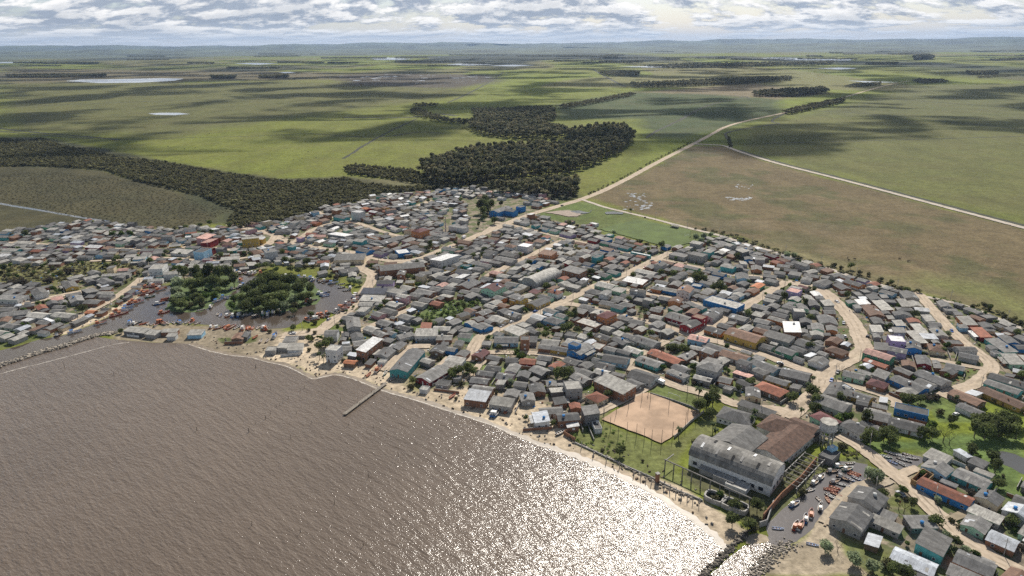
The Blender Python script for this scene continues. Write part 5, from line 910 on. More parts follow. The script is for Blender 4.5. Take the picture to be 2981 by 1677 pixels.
def build_house(o, rank):
    e = empty(o.kind, (o.x, o.y, 0), o.an)
    wl, rf = house_parts(o.L, o.W, o.h, o.ty)
    wl.build('wall', MW[o.wc], e); rfo = rf.build('roof', MR[o.rc], e)
    if o.kind == 'house' and o.ty != 'o':
        tc_ = math.atan2(-o.y, -o.x)-o.an; dx, dy = math.cos(tc_), math.sin(tc_)
        sides = sorted([(dx, 0, 1), (-dx, 0, -1), (dy, 1, 1), (-dy, 1, -1)], reverse=True)[:2]
        r = random.Random(int(o.x*7+o.y)); near_ = rank < 130
        for si, (vis, ax, sg) in enumerate(sides):
            if vis < .3: continue
            ln = o.W if ax == 0 else o.L; off = sg*((o.L if ax == 0 else o.W)/2+.002)
            n = max(1, min(4, int(ln/(3.2 if near_ else 4.5)))) if near_ else (1 if rank < 230 else 0)
            for fl in range(2 if o.h > 4.8 else 1):
                for k in range(n):
                    p = (k+.5)/n*ln-ln/2+r.uniform(-.25, .25)
                    X, Y = (off, p) if ax == 0 else (p, off)
                    if fl == 0 and si == 0 and k == n//2 and near_:
                        d = MB(); d.box(*( (min(off, off+sg*.05), max(off, off+sg*.05), p-.45, p+.45) if ax == 0 else (p-.45, p+.45, min(off, off+sg*.05), max(off, off+sg*.05))), .02, 2.1); d.build('door', M_DOOR if o.wc not in 'dx' else M_FRAME, e)
                    else: window(e, X, Y, .95+fl*2.7, r.uniform(1.0, 1.4), 1.05, ax, sg, near_)
        if near_ and o.ty == 'g' and r.random() < .35:
            cx = r.uniform(-.3, .3)*o.L; cy = r.choice((-1, 1))*o.W*.2; zb = o.h+roof_rise('g', o.W)*(1-abs(cy)/(o.W/2))
            MB().box(cx-.22, cx+.22, cy-.22, cy+.22, zb-.2, zb+1.1).build('chimney', MW['r'], rfo)
    if o.kind == 'house' and rank < 240 and o.ty in 'gs':
        r = random.Random(int(o.x*3+o.y*11))
        if o.ty == 'g':
            sl = roof_rise('g', o.W)/(o.W/2)
            for _ in range(r.choice((0, 1, 1, 2, 3))):
                sg = r.choice((-1, 1)); xc = r.uniform(-.42, .42)*o.L; y0, y1 = sorted((r.uniform(.05, .3)*o.W, r.uniform(.32, .5)*o.W)); zf = lambda y: o.h+roof_rise('g', o.W)-sl*y+.185
                hw = r.choice((.5, .5, 1.0)); MB().add([(xc-hw, sg*y0, zf(y0)), (xc+hw, sg*y0, zf(y0)), (xc+hw, sg*y1, zf(y1)), (xc-hw, sg*y1, zf(y1))], [(0, 1, 2, 3) if sg < 0 else (3, 2, 1, 0)]).build('roof_sheet', MR[r.choice('LLWDS')], rfo)
        if r.random() < .45 and o.kind == 'house':
            sg = r.choice((-1, 1)); ln = r.uniform(.35, .8)*o.L; x0 = r.uniform(-.5, .5)*(o.L-ln); d_ = r.uniform(1.6, 2.6); y0 = sg*(o.W/2+.38); y1 = y0+sg*d_; hh = o.h-.45
            rt = rect(o.x-math.sin(o.an)*(y0+y1)/2+math.cos(o.an)*x0, o.y+math.cos(o.an)*(y0+y1)/2+math.sin(o.an)*x0, ln, d_, o.an)
            if not any(sat(rt, q) for q in near(o.x, o.y) if q is not o.rt) and all(road_near(*q)[0] > .2 for q in rt):
                ya, yb = min(y0, y1), max(y0, y1); za, zb = (hh-.35, hh) if sg < 0 else (hh, hh-.35)
                v = MB().add([(x0-ln/2, ya, za), (x0+ln/2, ya, za), (x0+ln/2, yb, zb), (x0-ln/2, yb, zb), (x0-ln/2, ya, za+.1), (x0+ln/2, ya, za+.1), (x0+ln/2, yb, zb+.1), (x0-ln/2, yb, zb+.1)], [(3, 2, 1, 0), (4, 5, 6, 7), (0, 1, 5, 4), (1, 2, 6, 5), (2, 3, 7, 6), (3, 0, 4, 7)]).build('veranda_roof', MR[r.choice('GDLLW')], e)
                for xx in (x0-ln/2+.15, x0+ln/2-.15): MB().box(xx-.07, xx+.07, y1-sg*.2-.07, y1-sg*.2+.07, 0, hh-.36).build('veranda_post', M_DOOR, v)
    st = 'two-storey ' if o.h > 4.8 else ''
    look = f"{st}{WC[o.wc][1]} {o.kind} with {RC[o.rc][1]} {ROOFTXT[o.ty]}" if o.rc != 'X' else f'{WC[o.wc][1]} house with solar panels on its roof'
    cat = o.kind
    if o.kind == 'house' and o.L*o.W > 200: cat = 'hall'; look = look.replace(' house ', ' hall '); e.name = 'hall'
    LABEL.append((e, look, cat, (o.x, o.y), 'houses of the fishing town' if cat == 'house' else ('backyard sheds of the town' if cat == 'shed' else None)))
    o.obj = e; return e
for rk, o in enumerate(sorted(TH, key=lambda o: -o.size)): build_house(o, rk)
for rk, o in enumerate(TS): build_house(o, rk)
LNAMES = {'school': 'bright blue school', 'clubhouse': 'white hut by the grass pitch', 'whitehouse': 'white flat-roofed two-storey house', 'redschool': 'brick-red two-storey house', 'archhall': 'grey barrel-roofed hall', 'brickhouse': 'bare brick two-storey house',
 'mint': 'mint green villa', 'orangeshop': 'orange shopfront', 'tilehouse': 'white brown-tiled two-storey house', 'blueshop': 'large bright blue shop', 'villa': 'orange maroon-roofed villa', 'redhouse': 'dark red corner house', 'unfinished': 'unfinished grey block',
 'warehouses': 'pair of brick warehouses', 'whiteroof': 'big white-roofed warehouse', 'blueparapet': 'blue corner building on the avenue', 'tealhall': 'long turquoise hall', 'whitetower': 'white three-storey house', 'yellowhouse': 'tall yellow house', 'greytower': 'white three-storey corner house',
 'bigorange': 'big orange hipped house', 'violet': 'violet house', 'solar': 'solar panel roof', 'greyhall': 'wide grey hall by the harbour road', 'bluecottage': 'bright blue cottage', 'openhouse': 'white house on the walled lot', 'turqshed': 'turquoise boat shed', 'cube': 'white cube house on the beach', 'terrace': 'narrow brick terrace house',
 'boatsheds': 'row of beach boat sheds', 'redlong': 'long dark red beach house', 'stilts': 'silver-roofed stilt house', 'boathouse': 'long dark quay boathouse', 'ruinshed': 'collapsed brown shed', 'whiteblock': 'white apartment block by the harbour', 'pinkhall': 'faded pink hall', 'bluetower': 'pale blue three-storey house', 'farblue': 'bright blue house by the marsh', 'compound': 'white walled compound',
 'whitegable': 'white gabled house by the pasture', 'salmon': 'orange house by the pasture lane', 'lilacbox': 'pinkish violet block', 'orangeroof': 'green house with orange roof', 'lilac': 'tall lilac house', 'greenpink': 'green house with pink roof', 'bluegable': 'bright blue gabled house', 'brickhall': 'white-roofed brick hall', 'yellowdoors': 'brown-roofed hall with yellow front',
 'orangestrip': 'long orange house by the right hand street', 'redstrip': 'long house with red roof', 'tealstrip': 'long turquoise house', 'redhip': 'red hipped roof house', 'bluelong': 'long bright blue house', 'barn': 'patched grey house by the crossroads', 'bluebig': 'large flat bright blue house', 'yellowright': 'yellow house with brown tiles',
 'bluehouse': 'bright blue two-storey house', 'longtile': 'long red-tiled house', 'roundvilla': 'large grey hipped villa', 'whitehall': 'light-roofed brick hall by the pitch', 'cubehouse': 'grey cube house', 'redcottage': 'small red-tiled cottage', 'greycube': 'tall grey house beside the sandy pitch', 'whitesheet': 'brick hut with white metal roof', 'darkrow': 'long dark grey row house', 'bigbarn': 'big dark barn beside the canal', 'blueorange': 'blue house with long red roof', 'minthut': 'mint green hut', 'tealblock': 'turquoise single-slope house', 'orangecorner': 'orange house at the bottom corner', 'stilthouse': 'grey stilt house on the beach', 'orangecorner2': ''}
for o in HOUSES:
    if o.key in LNAMES: LAND[o.key] = (LNAMES[o.key], (o.x, o.y), getattr(o, 'obj', None))
# ------------------------------------------------------------------ old factory by the canal
def ang(p, q): return math.atan2(q[1]-p[1], q[0]-p[0])
def mid(*p): return tuple(sum(c)/len(p) for c in zip(*p))
def big(name, cx, cy, L, W, an, h, ty, wm, rm, label, cat, win=()):
    e = empty(name, (cx, cy, 0), an); wl, rf = house_parts(L, W, h, ty, .5); wl.build('wall', wm, e); rf.build('roof', rm, e); tag(e, label, cat)
    for (x, y, z, w_, h_, ax, sg) in win: window(e, x, y, z, w_, h_, ax, sg)
    return e
fl, fr_, br = K('f', 1385, 560), K('f', 2035, 815), K('g', 192, 600)
L_ = math.dist(fl, fr_); W_ = math.dist(fr_, br); A_ = ang(fl, fr_); ux, uy = math.cos(A_), math.sin(A_)
cx_, cy_ = (fl[0]+fr_[0])/2-uy*W_/2, (fl[1]+fr_[1])/2+ux*W_/2
M_ARCH = mat('weathered_arch_roof', (.22, .21, .19), .8, .45, .12, extra=roof_extra(.55))
fac = big('factory_hall', cx_, cy_, L_, W_, A_, 5.2, 'a', MW['w'], M_ARCH, 'old factory hall with long weathered barrel roof beside the canal', 'factory',
    [(x, -W_/2-.002, 1.2, 2.2, 2.0, 1, -1) for x in np.linspace(-L_/2+3, L_/2-4, 9)]+[(L_/2+.002, y, 1.5, 2.0, 2.2, 0, 1) for y in (-W_*.25, 0, W_*.25)])
g_ = random.Random(8)
for k_ in range(9):        # rooflights let into the vault
    th = R(g_.uniform(50, 105)); x0 = -L_/2+4+k_*(L_-8)/8; b_ = W_/2; r_ = roof_rise('a', W_)
    Y, Z = -b_*math.cos(th), 5.2+r_*math.sin(th)+.20; ty_, tz_ = b_*math.sin(th), r_*math.cos(th); n_ = math.hypot(ty_, tz_); ty_, tz_ = ty_/n_*1.5, tz_/n_*1.5
    MB().add([(x0-.5, Y-ty_, Z-tz_+.12), (x0+.5, Y-ty_, Z-tz_+.12), (x0+.5, Y+ty_, Z+tz_+.12), (x0-.5, Y+ty_, Z+tz_+.12)], [(0, 1, 2, 3)]).build('rooflight', [M_FRAME, M_DARK, M_CONC][k_ % 3], fac)
LAND['arch'] = ('factory hall with barrel roof', (cx_, cy_), fac)
z6 = 6.5; q = [K('f', *p, z6) for p in ((1550, 345), (1725, 220), (2020, 330), (1890, 465))]
c = mid(*q); e = big('factory_shed', *c, math.dist(q[0], q[1])*.97, math.dist(q[1], q[2])*.97, ang(q[0], q[1]), 5.8, 'g', MW['g'], MR['G'], 'wide grey gabled factory shed behind the barrel roofed hall', 'shed')
q = [K('e', *p, 5) for p in ((310, 1110), (430, 1005), (640, 1085), (525, 1190))]; c = mid(*q)
M_TILE = mat('old_tiles', (.125, .075, .054), .9, .35, .5, extra=roof_extra(.3, True))
e = big('tiled_building', *c, math.dist(q[1], q[2]), math.dist(q[0], q[1]), ang(q[1], q[2]), 4.6, 'h', MW['w'], M_TILE, 'brown tiled factory building with hipped roof', 'building')
LAND['tiled'] = ('brown hipped factory building', c, e)
p0, p1 = K('g', 10, 350, 6), K('g', 290, 130, 6); c = mid(p0, p1)
e = big('tiled_wing', *c, math.dist(p0, p1), 15, ang(p0, p1), 4.6, 'g', MW['w'], M_TILE, 'long brown tiled factory wing with whitewashed side wall', 'building', [(x, -7.5-.002, 1.5, 1.3, 1.5, 1, -1) for x in np.linspace(-14, 14, 8)])
e = big('tiled_wing', *K('e', 700, 1105, 5), 13, 11, ang(p0, p1)+math.pi/2, 4.2, 'g', MW['g'], M_TILE, 'short brown tiled factory wing beside the water tower', 'building')
p0 = K('e', 130, 1015, 4); e = big('office_house', *p0, 16, 12, axis_angle(*p0, 'd', (240, 70)), 3.2, 'h', MW['w'], MR['D'], 'white house with dark hipped roof beside the factory', 'house', [(x, -6.003, 1, 1.2, 1.2, 1, -1) for x in (-6, -3.5, -1, 1.5, 4, 6)])
p0 = K('e', 300, 960, 3); e = big('annex', *p0, 18, 5, axis_angle(*p0, 'd', (220, 80)), 2.8, 's', MW['g'], MR['D'], 'low dark annex behind the white factory house', 'shed')
# water tower
tx, ty = K('g', 525, 285); e = empty('water_tower', (tx, ty, 0), .3)
for k_ in range(8):
    a = k_*math.pi/4+.39; MB().box(-.22, .22, -.22, .22, 0, 8.2).build('leg', M_CONC, e).location = (2.9*math.cos(a), 2.9*math.sin(a), 0)
for z_ in (3.0, 5.6):
    m_ = MB()
    for k_ in range(8):
        a, b = k_*math.pi/4+.39, (k_+1)*math.pi/4+.39; m_.tube((2.9*math.cos(a), 2.9*math.sin(a), z_), (2.9*math.cos(b), 2.9*math.sin(b), z_), .16, n=4)
    m_.build('ring_beam', M_CONC, e)
P8 = [(4.1*math.cos(k*math.pi/4), 4.1*math.sin(k*math.pi/4)) for k in range(8)]
MB().prism(P8, 8.2, 8.6).build('platform', M_CONC, e); MB().prism([(x*.93, y*.93) for x, y in P8], 8.6, 12.2).build('tank', mat('tank_concrete', (.46, .45, .43), .9, .3, .8, extra=wall_extra), e)
MB().prism([(x*.98, y*.98) for x, y in P8], 12.2, 12.5).build('lid', mat('tank_lid', (.36, .34, .30), .9, .35, .6), e)
tag(e, 'octagonal concrete water tower on eight legs beside the tiled factory', 'water tower'); LAND['tower'] = ('octagonal water tower', (tx, ty), e)
p0 = K('g', 560, 390, 2); e = big('pump_house', *p0, 9, 6, ang(K('g', 500, 440), K('g', 630, 320)), 3.6, 'f', MW['k'], MR['D'], 'dark concrete pump house below the water tower', 'pump house')
e = empty('water_tank', (*K('g', 585, 330, 3.6), 3.4), .5); MB().box(-2, 2, -1.4, 1.4, 0, 1.6).build('tank', MW['l'], e); MB().cyl(-.6, 0, 1.6, 2.3, .9).build('drum', MW['w'], e); tag(e, 'pale blue tank with drum standing on the pump house', 'tank')
# roofless yard: walls and beams
def wall_run(name, p, h, th, m, label, cat='wall', closed=False, group=None):
    e = MB()
    q = list(p)+([p[0]] if closed else [])
    o = Vector((*q[0], 0))
    for i, (a, b) in enumerate(zip(q[:-1], q[1:])):
        L = math.dist(a, b); dx, dy = (b[0]-a[0])/L, (b[1]-a[1])/L; nx, ny = -dy*th/2, dx*th/2; k = th/2 if i else 0; hh = h+i*.012
        a2 = (a[0]+dx*k*1.02-o.x, a[1]+dy*k*1.02-o.y); b2 = (b[0]-o.x+dx*th*.0, b[1]-o.y)
        e.prism([(a2[0]+nx, a2[1]+ny), (a2[0]-nx, a2[1]-ny), (b2[0]-nx, b2[1]-ny), (b2[0]+nx, b2[1]+ny)], 0, hh)
    ob = e.build(name, m); ob.location = o; return tag(ob, label, cat, group)
w_ = wall_run('yard_wall', kp('g', '-30 960 130 770 300 620 440 450'), 3.4, .4, MW['r'], 'long brick wall along the canal below the factory')
LAND['canalwall'] = ('long brick canal wall', K('g', 200, 720), w_)
wall_run('yard_wall', kp('f', '2065 870 2010 1040 1950 1060'), 2.6, .35, MW['g'], 'grey concrete wall at the mouth of the canal')
M_CONCD = mat('old_concrete', (.17, .16, .145), .9, .3, .6)
e = empty('roof_frame', (*K('g', 300, 560), 0), ang(K('g', 150, 700), K('g', 400, 450)))
for k_ in range(-4, 5): MB().box(k_*3.4-.14, k_*3.4+.14, -4.5, 4.5, 3.2, 3.5).build('beam', M_CONCD, e)
for s_ in (-4.35, 4.35):
    MB().box(-15, 15, s_-.15, s_+.15, 2.9, 3.19).build('plate', M_CONC, e)
    for k_ in range(-3, 4, 2): MB().box(k_*4.5-.16, k_*4.5+.16, s_-.16, s_+.16, 0, 2.89).build('post', M_CONC, e)
tag(e, 'roofless frame of bare beams between factory hall and canal wall', 'roof frame')
e = empty('roofless_colonnade', (*K('f', 1480, 730), 0), ang(K('f', 1290, 660), K('f', 1700, 850)))
for k_ in range(-4, 6):
    MB().box(k_*4.4-.2, k_*4.4+.2, -.2, .2, 0, 5.0).build('post', M_CONCD, e)
    if k_ == -4: MB().box(k_*4.4-.15, k_*4.4+.15, .23, 7.0, 4.55, 4.95).build('beam', M_CONC, e)
MB().box(-18.2, 22.6, -.23, .22, 5.0, 5.4).build('beam', M_CONCD, e)
tag(e, 'bare concrete frame of posts and beams in front of the factory hall', 'frame'); LAND['frame'] = ('bare concrete frame of the factory', K('f', 1480, 730), e)
for k_, (x, y, l, d_, h_) in enumerate(((1560, 590, 8, 5, 2.6), (1690, 640, 9, 7, 3.2), (1790, 700, 9, 8, 2.8))):
    p0 = K('f', x, y, h_); e = big('outbuilding', *p0, l, d_, A_, h_, 'f' if k_ else 's', MW['w' if k_ == 2 else 'g'], MR['L'], ['low slatted lean-to against the factory hall', 'grey broken roofed outbuilding against the factory hall', 'whitewashed flat outbuilding nearest the canal end of the factory hall'][k_], 'outbuilding')
def ring_tank(p, a, b, h, label):
    e = empty('concrete_basin', (*p, 0), A_); n = 12; V = []; 
    for r, z in ((1, 0), (1, h), (.84, h), (.84, .3)): V.append([(a*r*math.copysign(abs(math.cos(6.283*i/n))**.6, math.cos(6.283*i/n)), b*r*math.copysign(abs(math.sin(6.283*i/n))**.6, math.sin(6.283*i/n)), z) for i in range(n)])
    MB().loft(V, caps=False).build('rim', M_CONC, e); MB().add([(x, y, .8) for x, y, _ in V[3]], [tuple(range(n))]).build('filling', M_BUSH, e); tag(e, label, 'basin')
ring_tank(K('f', 1600, 840), 4.6, 3.4, 2.2, 'round concrete basin full of weeds above the beach'); ring_tank(K('f', 1715, 890), 3.4, 3.2, 2.2, 'left of two joined concrete basins above the beach'); ring_tank(K('f', 1795, 920), 3.4, 3.2, 2.2, 'right of two joined concrete basins above the beach')
# brick ruin without roof
q = kp('g', '1275 640 1370 690 1470 600 1375 545'); r_ = wall_run('roofless_ruin', q, 2.9, .3, mat('raw_brick_yellow', (.30, .20, .10), .9, .25, .8), 'roofless yellow brick ruin beside the sandy lane', 'ruin', True); LAND['ruin'] = ('roofless yellow brick ruin', mid(*q), r_)
wall_run('inner_wall', kp('g', '1320 655 1415 580'), 2.4, .25, MW['r'], 'inner brick wall standing inside the roofless ruin', 'wall')
# ------------------------------------------------------------------ shore works
def rocks(name, line, w_, n, s, label, m, zt=.7):
    g = np.random.default_rng(len(label)); ln = dense(smooth_line(line, 1), .5); V = []; F = []
    for _ in range(n):
        p = ln[g.integers(len(ln))]; c = np.array([p[0]+g.normal()*w_*.5, p[1]+g.normal()*w_*.5, 0]); k = len(V)
        r = s*g.uniform(.45, 1.3); d = g.normal(size=(8, 3))*.22; base = np.array([(x, y, z) for z in (-.5, .6) for x, y in ((-1, -1), (1, -1), (1, 1), (-1, 1))])+d
        a = g.uniform(0, 6.28); c_, s_ = math.cos(a), math.sin(a); B = base*r*np.array([1, .7, .75]); B = np.stack([B[:, 0]*c_-B[:, 1]*s_, B[:, 0]*s_+B[:, 1]*c_, B[:, 2]], 1)+c+np.array([0, 0, g.uniform(.05, zt)*r])
        V += list(B); F += [tuple(k+i for i in q_) for q_ in ((3, 2, 1, 0), (4, 5, 6, 7), (0, 1, 5, 4), (1, 2, 6, 5), (2, 3, 7, 6), (3, 0, 4, 7))]
    return tag(link(name, np_mesh(name, V, F), None, [m]), label, kind='stuff')
M_ROCK = mat('breakwater_rock', (.24, .21, .17), .9, .4, .8, island=.45); M_ROCKD = mat('groyne_rock', (.12, .105, .085), .9, .4, .8, island=.5)
rocks('breakwater_rubble', kp('a', '-500 850 0 700 180 645 400 570 600 520 800 450 960 400 1080 380 1130 385'), 2.4, 2600, .62, 'low breakwater of grey boulders between channel and lagoon', M_ROCK)
rocks('groyne_rubble', kp('f', '1850 1100 1800 1150 1720 1230 1640 1310 1560 1390 1490 1460'), 1.3, 400, .45, 'dark rock groyne running out beside the canal mouth', M_ROCKD)
rocks('bank_rubble', kp('g', '-100 1449 0 1330 70 1250 140 1200 230 1175'), 3.0, 600, .32, 'loose rubble bank at the canal mouth', M_ROCK)
rocks('shore_rubble', kp('f', '480 385 700 480 900 590 1100 690 1300 780 1500 860'), 1.0, 220, .45, 'broken stones along the old sea wall', M_ROCK)
M_PLANK = mat('jetty_planks', (.25, .22, .18), .9, .35, 1.2); M_POST = mat('weathered_wood', (.10, .08, .06), .9, .3, 1.5)
p0, p1 = K('b', 1458, 872, .9), K('b', 1035, 1188, .9); Lj = math.dist(p0, p1); e = empty('jetty', (*p0, 0), ang(p0, p1)); dk = MB()
n_ = int(Lj/.55)
for k_ in range(n_): dk.box(k_*.55, k_*.55+.47, -1.05, 1.05, .85+random.uniform(0, .04), .95)
dk.build('deck', M_PLANK, e); MB().box(0, Lj, -.95, -.8, .65, .849).build('stringer', M_POST, e); MB().box(0, Lj, .8, .95, .65, .849).build('stringer', M_POST, e)
for k_ in range(1, int(Lj/3.2)+1):
    for s_ in (-1, 1): MB().cyl(k_*3.2, s_*.87, -.3, .64 if k_ % 4 else 1.9, .13, n=6).build('post', M_POST, e)
tag(e, 'narrow wooden jetty reaching from the beach into the lagoon', 'jetty'); LAND['jetty'] = ('wooden jetty', mid(p0, p1), e)
POSTS = []
def pole(name, p, h, r, m, look, cat, lst, arm=None, lean=.02):
    e = empty(name, (*p, 0), random.uniform(0, 3.1)); MB().cyl(0, 0, 0, h, r, r*.65, 6).build('shaft', m, e)
    if arm:
        for z_ in arm: MB().box(-.85, .85, r*.8, r*.8+.11, z_, z_+.12).build('crossarm', m, e)
    e.rotation_euler = (random.gauss(0, lean), random.gauss(0, lean), random.uniform(0, 3.1)); lst.append((e, look, cat, p)); return e
M_STEEL = mat('pitch_pole', (.08, .075, .07), .8, .2)
PP = '760 290 822 355 893 330 968 345 1030 380 1090 395 1168 395 1258 330 1360 250 1445 190 1380 160 1228 112 1080 62 1012 50 905 115 808 158 706 225'.split()
ALLP = []
for i in range(0, len(PP), 2): pole('pitch_pole', K('f', float(PP[i]), float(PP[i+1])), 8.0, .13, M_STEEL, 'tall dark pitch pole', 'pole', ALLP, None, .01)
for s_ in ('530 425', '625 490', '728 540', '835 585', '950 640', '1000 665', '1045 685', '1090 710', '1190 745', '1235 775', '1285 800', '1330 822', '1375 838', '1420 858', '1470 880'):
    pole('beach_post', K('f', *map(float, s_.split())), 3.6, .2, M_CONC, 'concrete beach post', 'post', ALLP, None, .04)
e = empty('brick_pillar', (*K('f', 1135, 695), 0), .4); MB().box(-.7, .7, -.7, .7, 0, 4.2).build('shaft', MW['r'], e); MB().box(-.85, .85, -.85, .85, 4.2, 4.5).build('cap', M_CONC, e); tag(e, 'square brick pillar standing in the row of beach posts', 'pillar'); LAND['pillar'] = ('brick pillar above the beach', K('f', 1135, 695), e)
wall_run('sea_wall', kp('f', '475 385 640 460 840 555 1080 660 1300 770 1500 850'), .7, .4, M_CONC, 'low broken concrete sea wall above the beach')
wall_run('yard_wall', kp('f', '480 372 388 316 540 235'), 2.0, .25, MW['r'], 'brick yard wall at the beach end of the grassy plot')
wall_run('pitch_wall', kp('f', '1510 140 1400 225 1290 330 1270 345'), 1.5, .25, M_CONC, 'grey wall along the right side of the sandy pitch')
wall_run('pitch_wall', kp('c', '1690 985 1900 1050 2100 1120 2180 1165'), 1.0, .3, M_CONC, 'low pale wall along the back of the sandy pitch')
for s_ in ('305 940', '152 722', '600 950', '640 925', '360 1115', '395 1100', '425 1075', '1000 1045', '860 1135', '150 1285', '255 1235', '300 1190', '715 1280', '85 1370', '560 1180', '1080 1300', '1330 1330', '480 1030'):
    pole('mooring_stake', K('b', *map(float, s_.split())), 1.7, .10, M_POST, 'dark stake in the lagoon', 'stake', ALLP, None, .06)
CR['w'] = (700, 1200, 2.862)
for s_ in ('95 940', '500 1000', '1025 1110', '785 765', '1065 545', '420 220', '210 55', '1320 370'): pole('mooring_stake', K('w', *map(float, s_.split())), 2.2, .11, M_POST, 'dark stake in the lagoon', 'stake', ALLP, None, .06)
for s_ in ('1140 800', '645 715', '1970 1350', '2490 1365', '2560 725'): pole('mooring_stake', K('a', *map(float, s_.split())), 2.4, .14, M_POST, 'dark stake in the lagoon', 'stake', ALLP, None, .06)
# goals
def goal(p, an, lab):
    e = empty('goal', (*p, 0), an); m = mat('goal_white', (.75, .75, .73), .5, .05)
    for s_ in (-3.6, 3.6): MB().tube((s_, 0, 0), (s_, 0, 2.44), .09).build('post', m, e)
    MB().tube((-3.6, 0, 2.44), (3.6, 0, 2.44), .09).build('crossbar', m, e); tag(e, lab, 'goal')
a_ = ang(K('f', 1060, -15), K('f', 1480, 150)); goal(mid(K('c', 1900, 1020), K('c', 1960, 1040)), a_, 'football goal on the grass strip behind the sandy pitch')
ag = ang(K('C', 1560, 275), K('C', 2095, 380)); goal(K('C', 1300, 400), ag+1.5, 'goal at the town end of the grass pitch'); goal(K('C', 2060, 450), ag+1.5, 'goal at the willow end of the grass pitch')
e = empty('stand', (*K('C', 1935, 355), 0), ag); MB().box(-4, 4, -2, 2, 0, .4).build('base', M_CONC, e); MB().box(-4, 4, .4, 2, .4, 1.6).build('tier', M_CONC, e); MB().box(-4.3, 4.3, -2.2, 2.3, 3.2, 3.35).build('roof', MR['L'], e)
for x_ in (-3.8, 3.8): MB().box(x_-.1, x_+.1, -1.9, -1.7, .4, 3.2).build('post', M_CONC, e)
tag(e, 'small roofed stand beside the grass pitch', 'stand'); LAND['stand'] = ('roofed stand of the grass pitch', K('C', 1935, 355), e)
e = empty('tall_chimney', (*K('B', 2053, 412), 0)); MB().cyl(0, 0, 0, 17, .75, .45, 10).build('shaft', mat('pale_pole', (.42, .36, .32), .9, .2), e); MB().cyl(0, 0, 17, 17.6, .6, .6, 10).build('cap', M_CONC, e); tag(e, 'tall thin pale chimney rising above the grey roofs', 'chimney'); LAND['chimney'] = ('tall thin chimney', K('B', 2053, 412), e)
# ------------------------------------------------------------------ boats
BM = {k: mat('boat_'+k, c, .45, .2, 1.2, .4) for k, c in {'red': (.42, .07, .035), 'orange': (.45, .16, .07), 'white': (.66, .65, .62), 'blue': (.03, .15, .42), 'green': (.05, .18, .12), 'black': (.045, .045, .05), 'brown': (.18, .10, .06), 'teal': (.07, .30, .33)}.items()}
M_BWOOD = mat('boat_boards', (.22, .15, .095), .8, .3, 1.5)
def boat_proto(L, hull, cab, kind, trim='white'):
    e = empty('fishing_boat' if kind == 'F' else 'rowing_boat', (0, 0, -500)); B = L*(.30 if kind == 'F' else .27)/2; D_ = L*.115 if kind == 'F' else L*.085
    st = [(-.5, .72, 1.02), (-.3, .93, .95), (-.05, 1, .92), (.2, .86, 1.0), (.38, .5, 1.18), (.5, .04, 1.42)]
    rings = []; deck = []
    for x, w, z in st: rings.append([(x*L, -w*B, D_*z), (x*L*.97, -w*B*.72, D_*.12-.15), (x*L*.95, 0, -.3), (x*L*.97, w*B*.72, D_*.12-.15), (x*L, w*B, D_*z)]); deck.append([(x*L*.97, -w*B*.9, D_*(.62 if kind == 'F' else .3)), (x*L*.97, w*B*.9, D_*(.62 if kind == 'F' else .3))])
    h = MB().loft(rings, close=False, caps=False); h.f.append((0, 1, 2, 3, 4)); h.m.append(0); h.build('hull', BM[hull], e)
    gw = MB()
    for s in (0, 4):
        for r1, r2 in zip(rings[:-1], rings[1:]): gw.tube(r1[s], r2[s], L*.011, n=4)
    gw.build('gunwale', BM[trim], e)
    MB().loft(deck, close=False, caps=False).build('deck', M_BWOOD, e)
    if kind == 'F':
        x0, x1, w = (-.34*L, -.10*L, B*.62) if cab != 'fore' else (.0, .22*L, B*.6); z0, z1 = D_*.62, D_*.62+1.9
        c = MB().loft([[(x0, -w, z), (x1, -w, z), (x1, w, z), (x0, w, z)] if z == z0 else [(x0+.05, -w*.9, z), (x1-.2, -w*.9, z), (x1-.2, w*.9, z), (x0+.05, w*.9, z)] for z in (z0, z1)]).build('wheelhouse', BM['white' if cab != 'orange' else 'orange'], e)
        MB().box(x0-.2, x1+.05, -w, w, z1, z1+.1).build('roof', BM[cab if cab in BM else 'orange'], c)
        MB().box(x1-.13, x1-.08, -w*.7, w*.7, z0+1.05, z1-.2).build('window', M_GLASS, c)
        MB().tube((.12*L, 0, D_*.6), (.12*L, 0, D_+3.0), .06, .03).build('mast', M_BWOOD, e)
    else:
        for x in (-.25, 0, .22): MB().box(x*L-.12, x*L+.12, -B*.86, B*.86, D_*.62, D_*.7).build('thwart', BM[trim] if trim != hull else M_BWOOD, e)
    e['_look'] = (f'{hull} fishing boat with {cab if cab in BM else "white"} wheelhouse roof' if kind == 'F' else f'open {hull} rowing boat with {trim} gunwale'); e['category'] = 'boat'; return e
BP = {'1': boat_proto(9, 'red', 'orange', 'F'), '2': boat_proto(9, 'white', 'orange', 'F', 'red'), '3': boat_proto(8.4, 'blue', 'white', 'F'), '4': boat_proto(8.4, 'orange', 'white', 'F'), '5': boat_proto(9.4, 'white', 'blue', 'F', 'blue'), '6': boat_proto(8, 'black', 'white', 'F'), '7': boat_proto(8, 'green', 'white', 'F'), '8': boat_proto(8, 'black', 'black', 'F', 'brown'),
      'a': boat_proto(6.5, 'red', '', 'R', 'orange'), 'b': boat_proto(6.5, 'black', '', 'R', 'white'), 'c': boat_proto(6.2, 'brown', '', 'R', 'white'), 'd': boat_proto(6.2, 'blue', '', 'R', 'white'), 'e': boat_proto(6, 'green', '', 'R', 'white'), 'f': boat_proto(6.2, 'white', '', 'R', 'blue'), 'g': boat_proto(6.2, 'orange', '', 'R', 'red'), 'h': boat_proto(6.5, 'teal', '', 'R', 'white')}
BOATS = []; BPOS = []
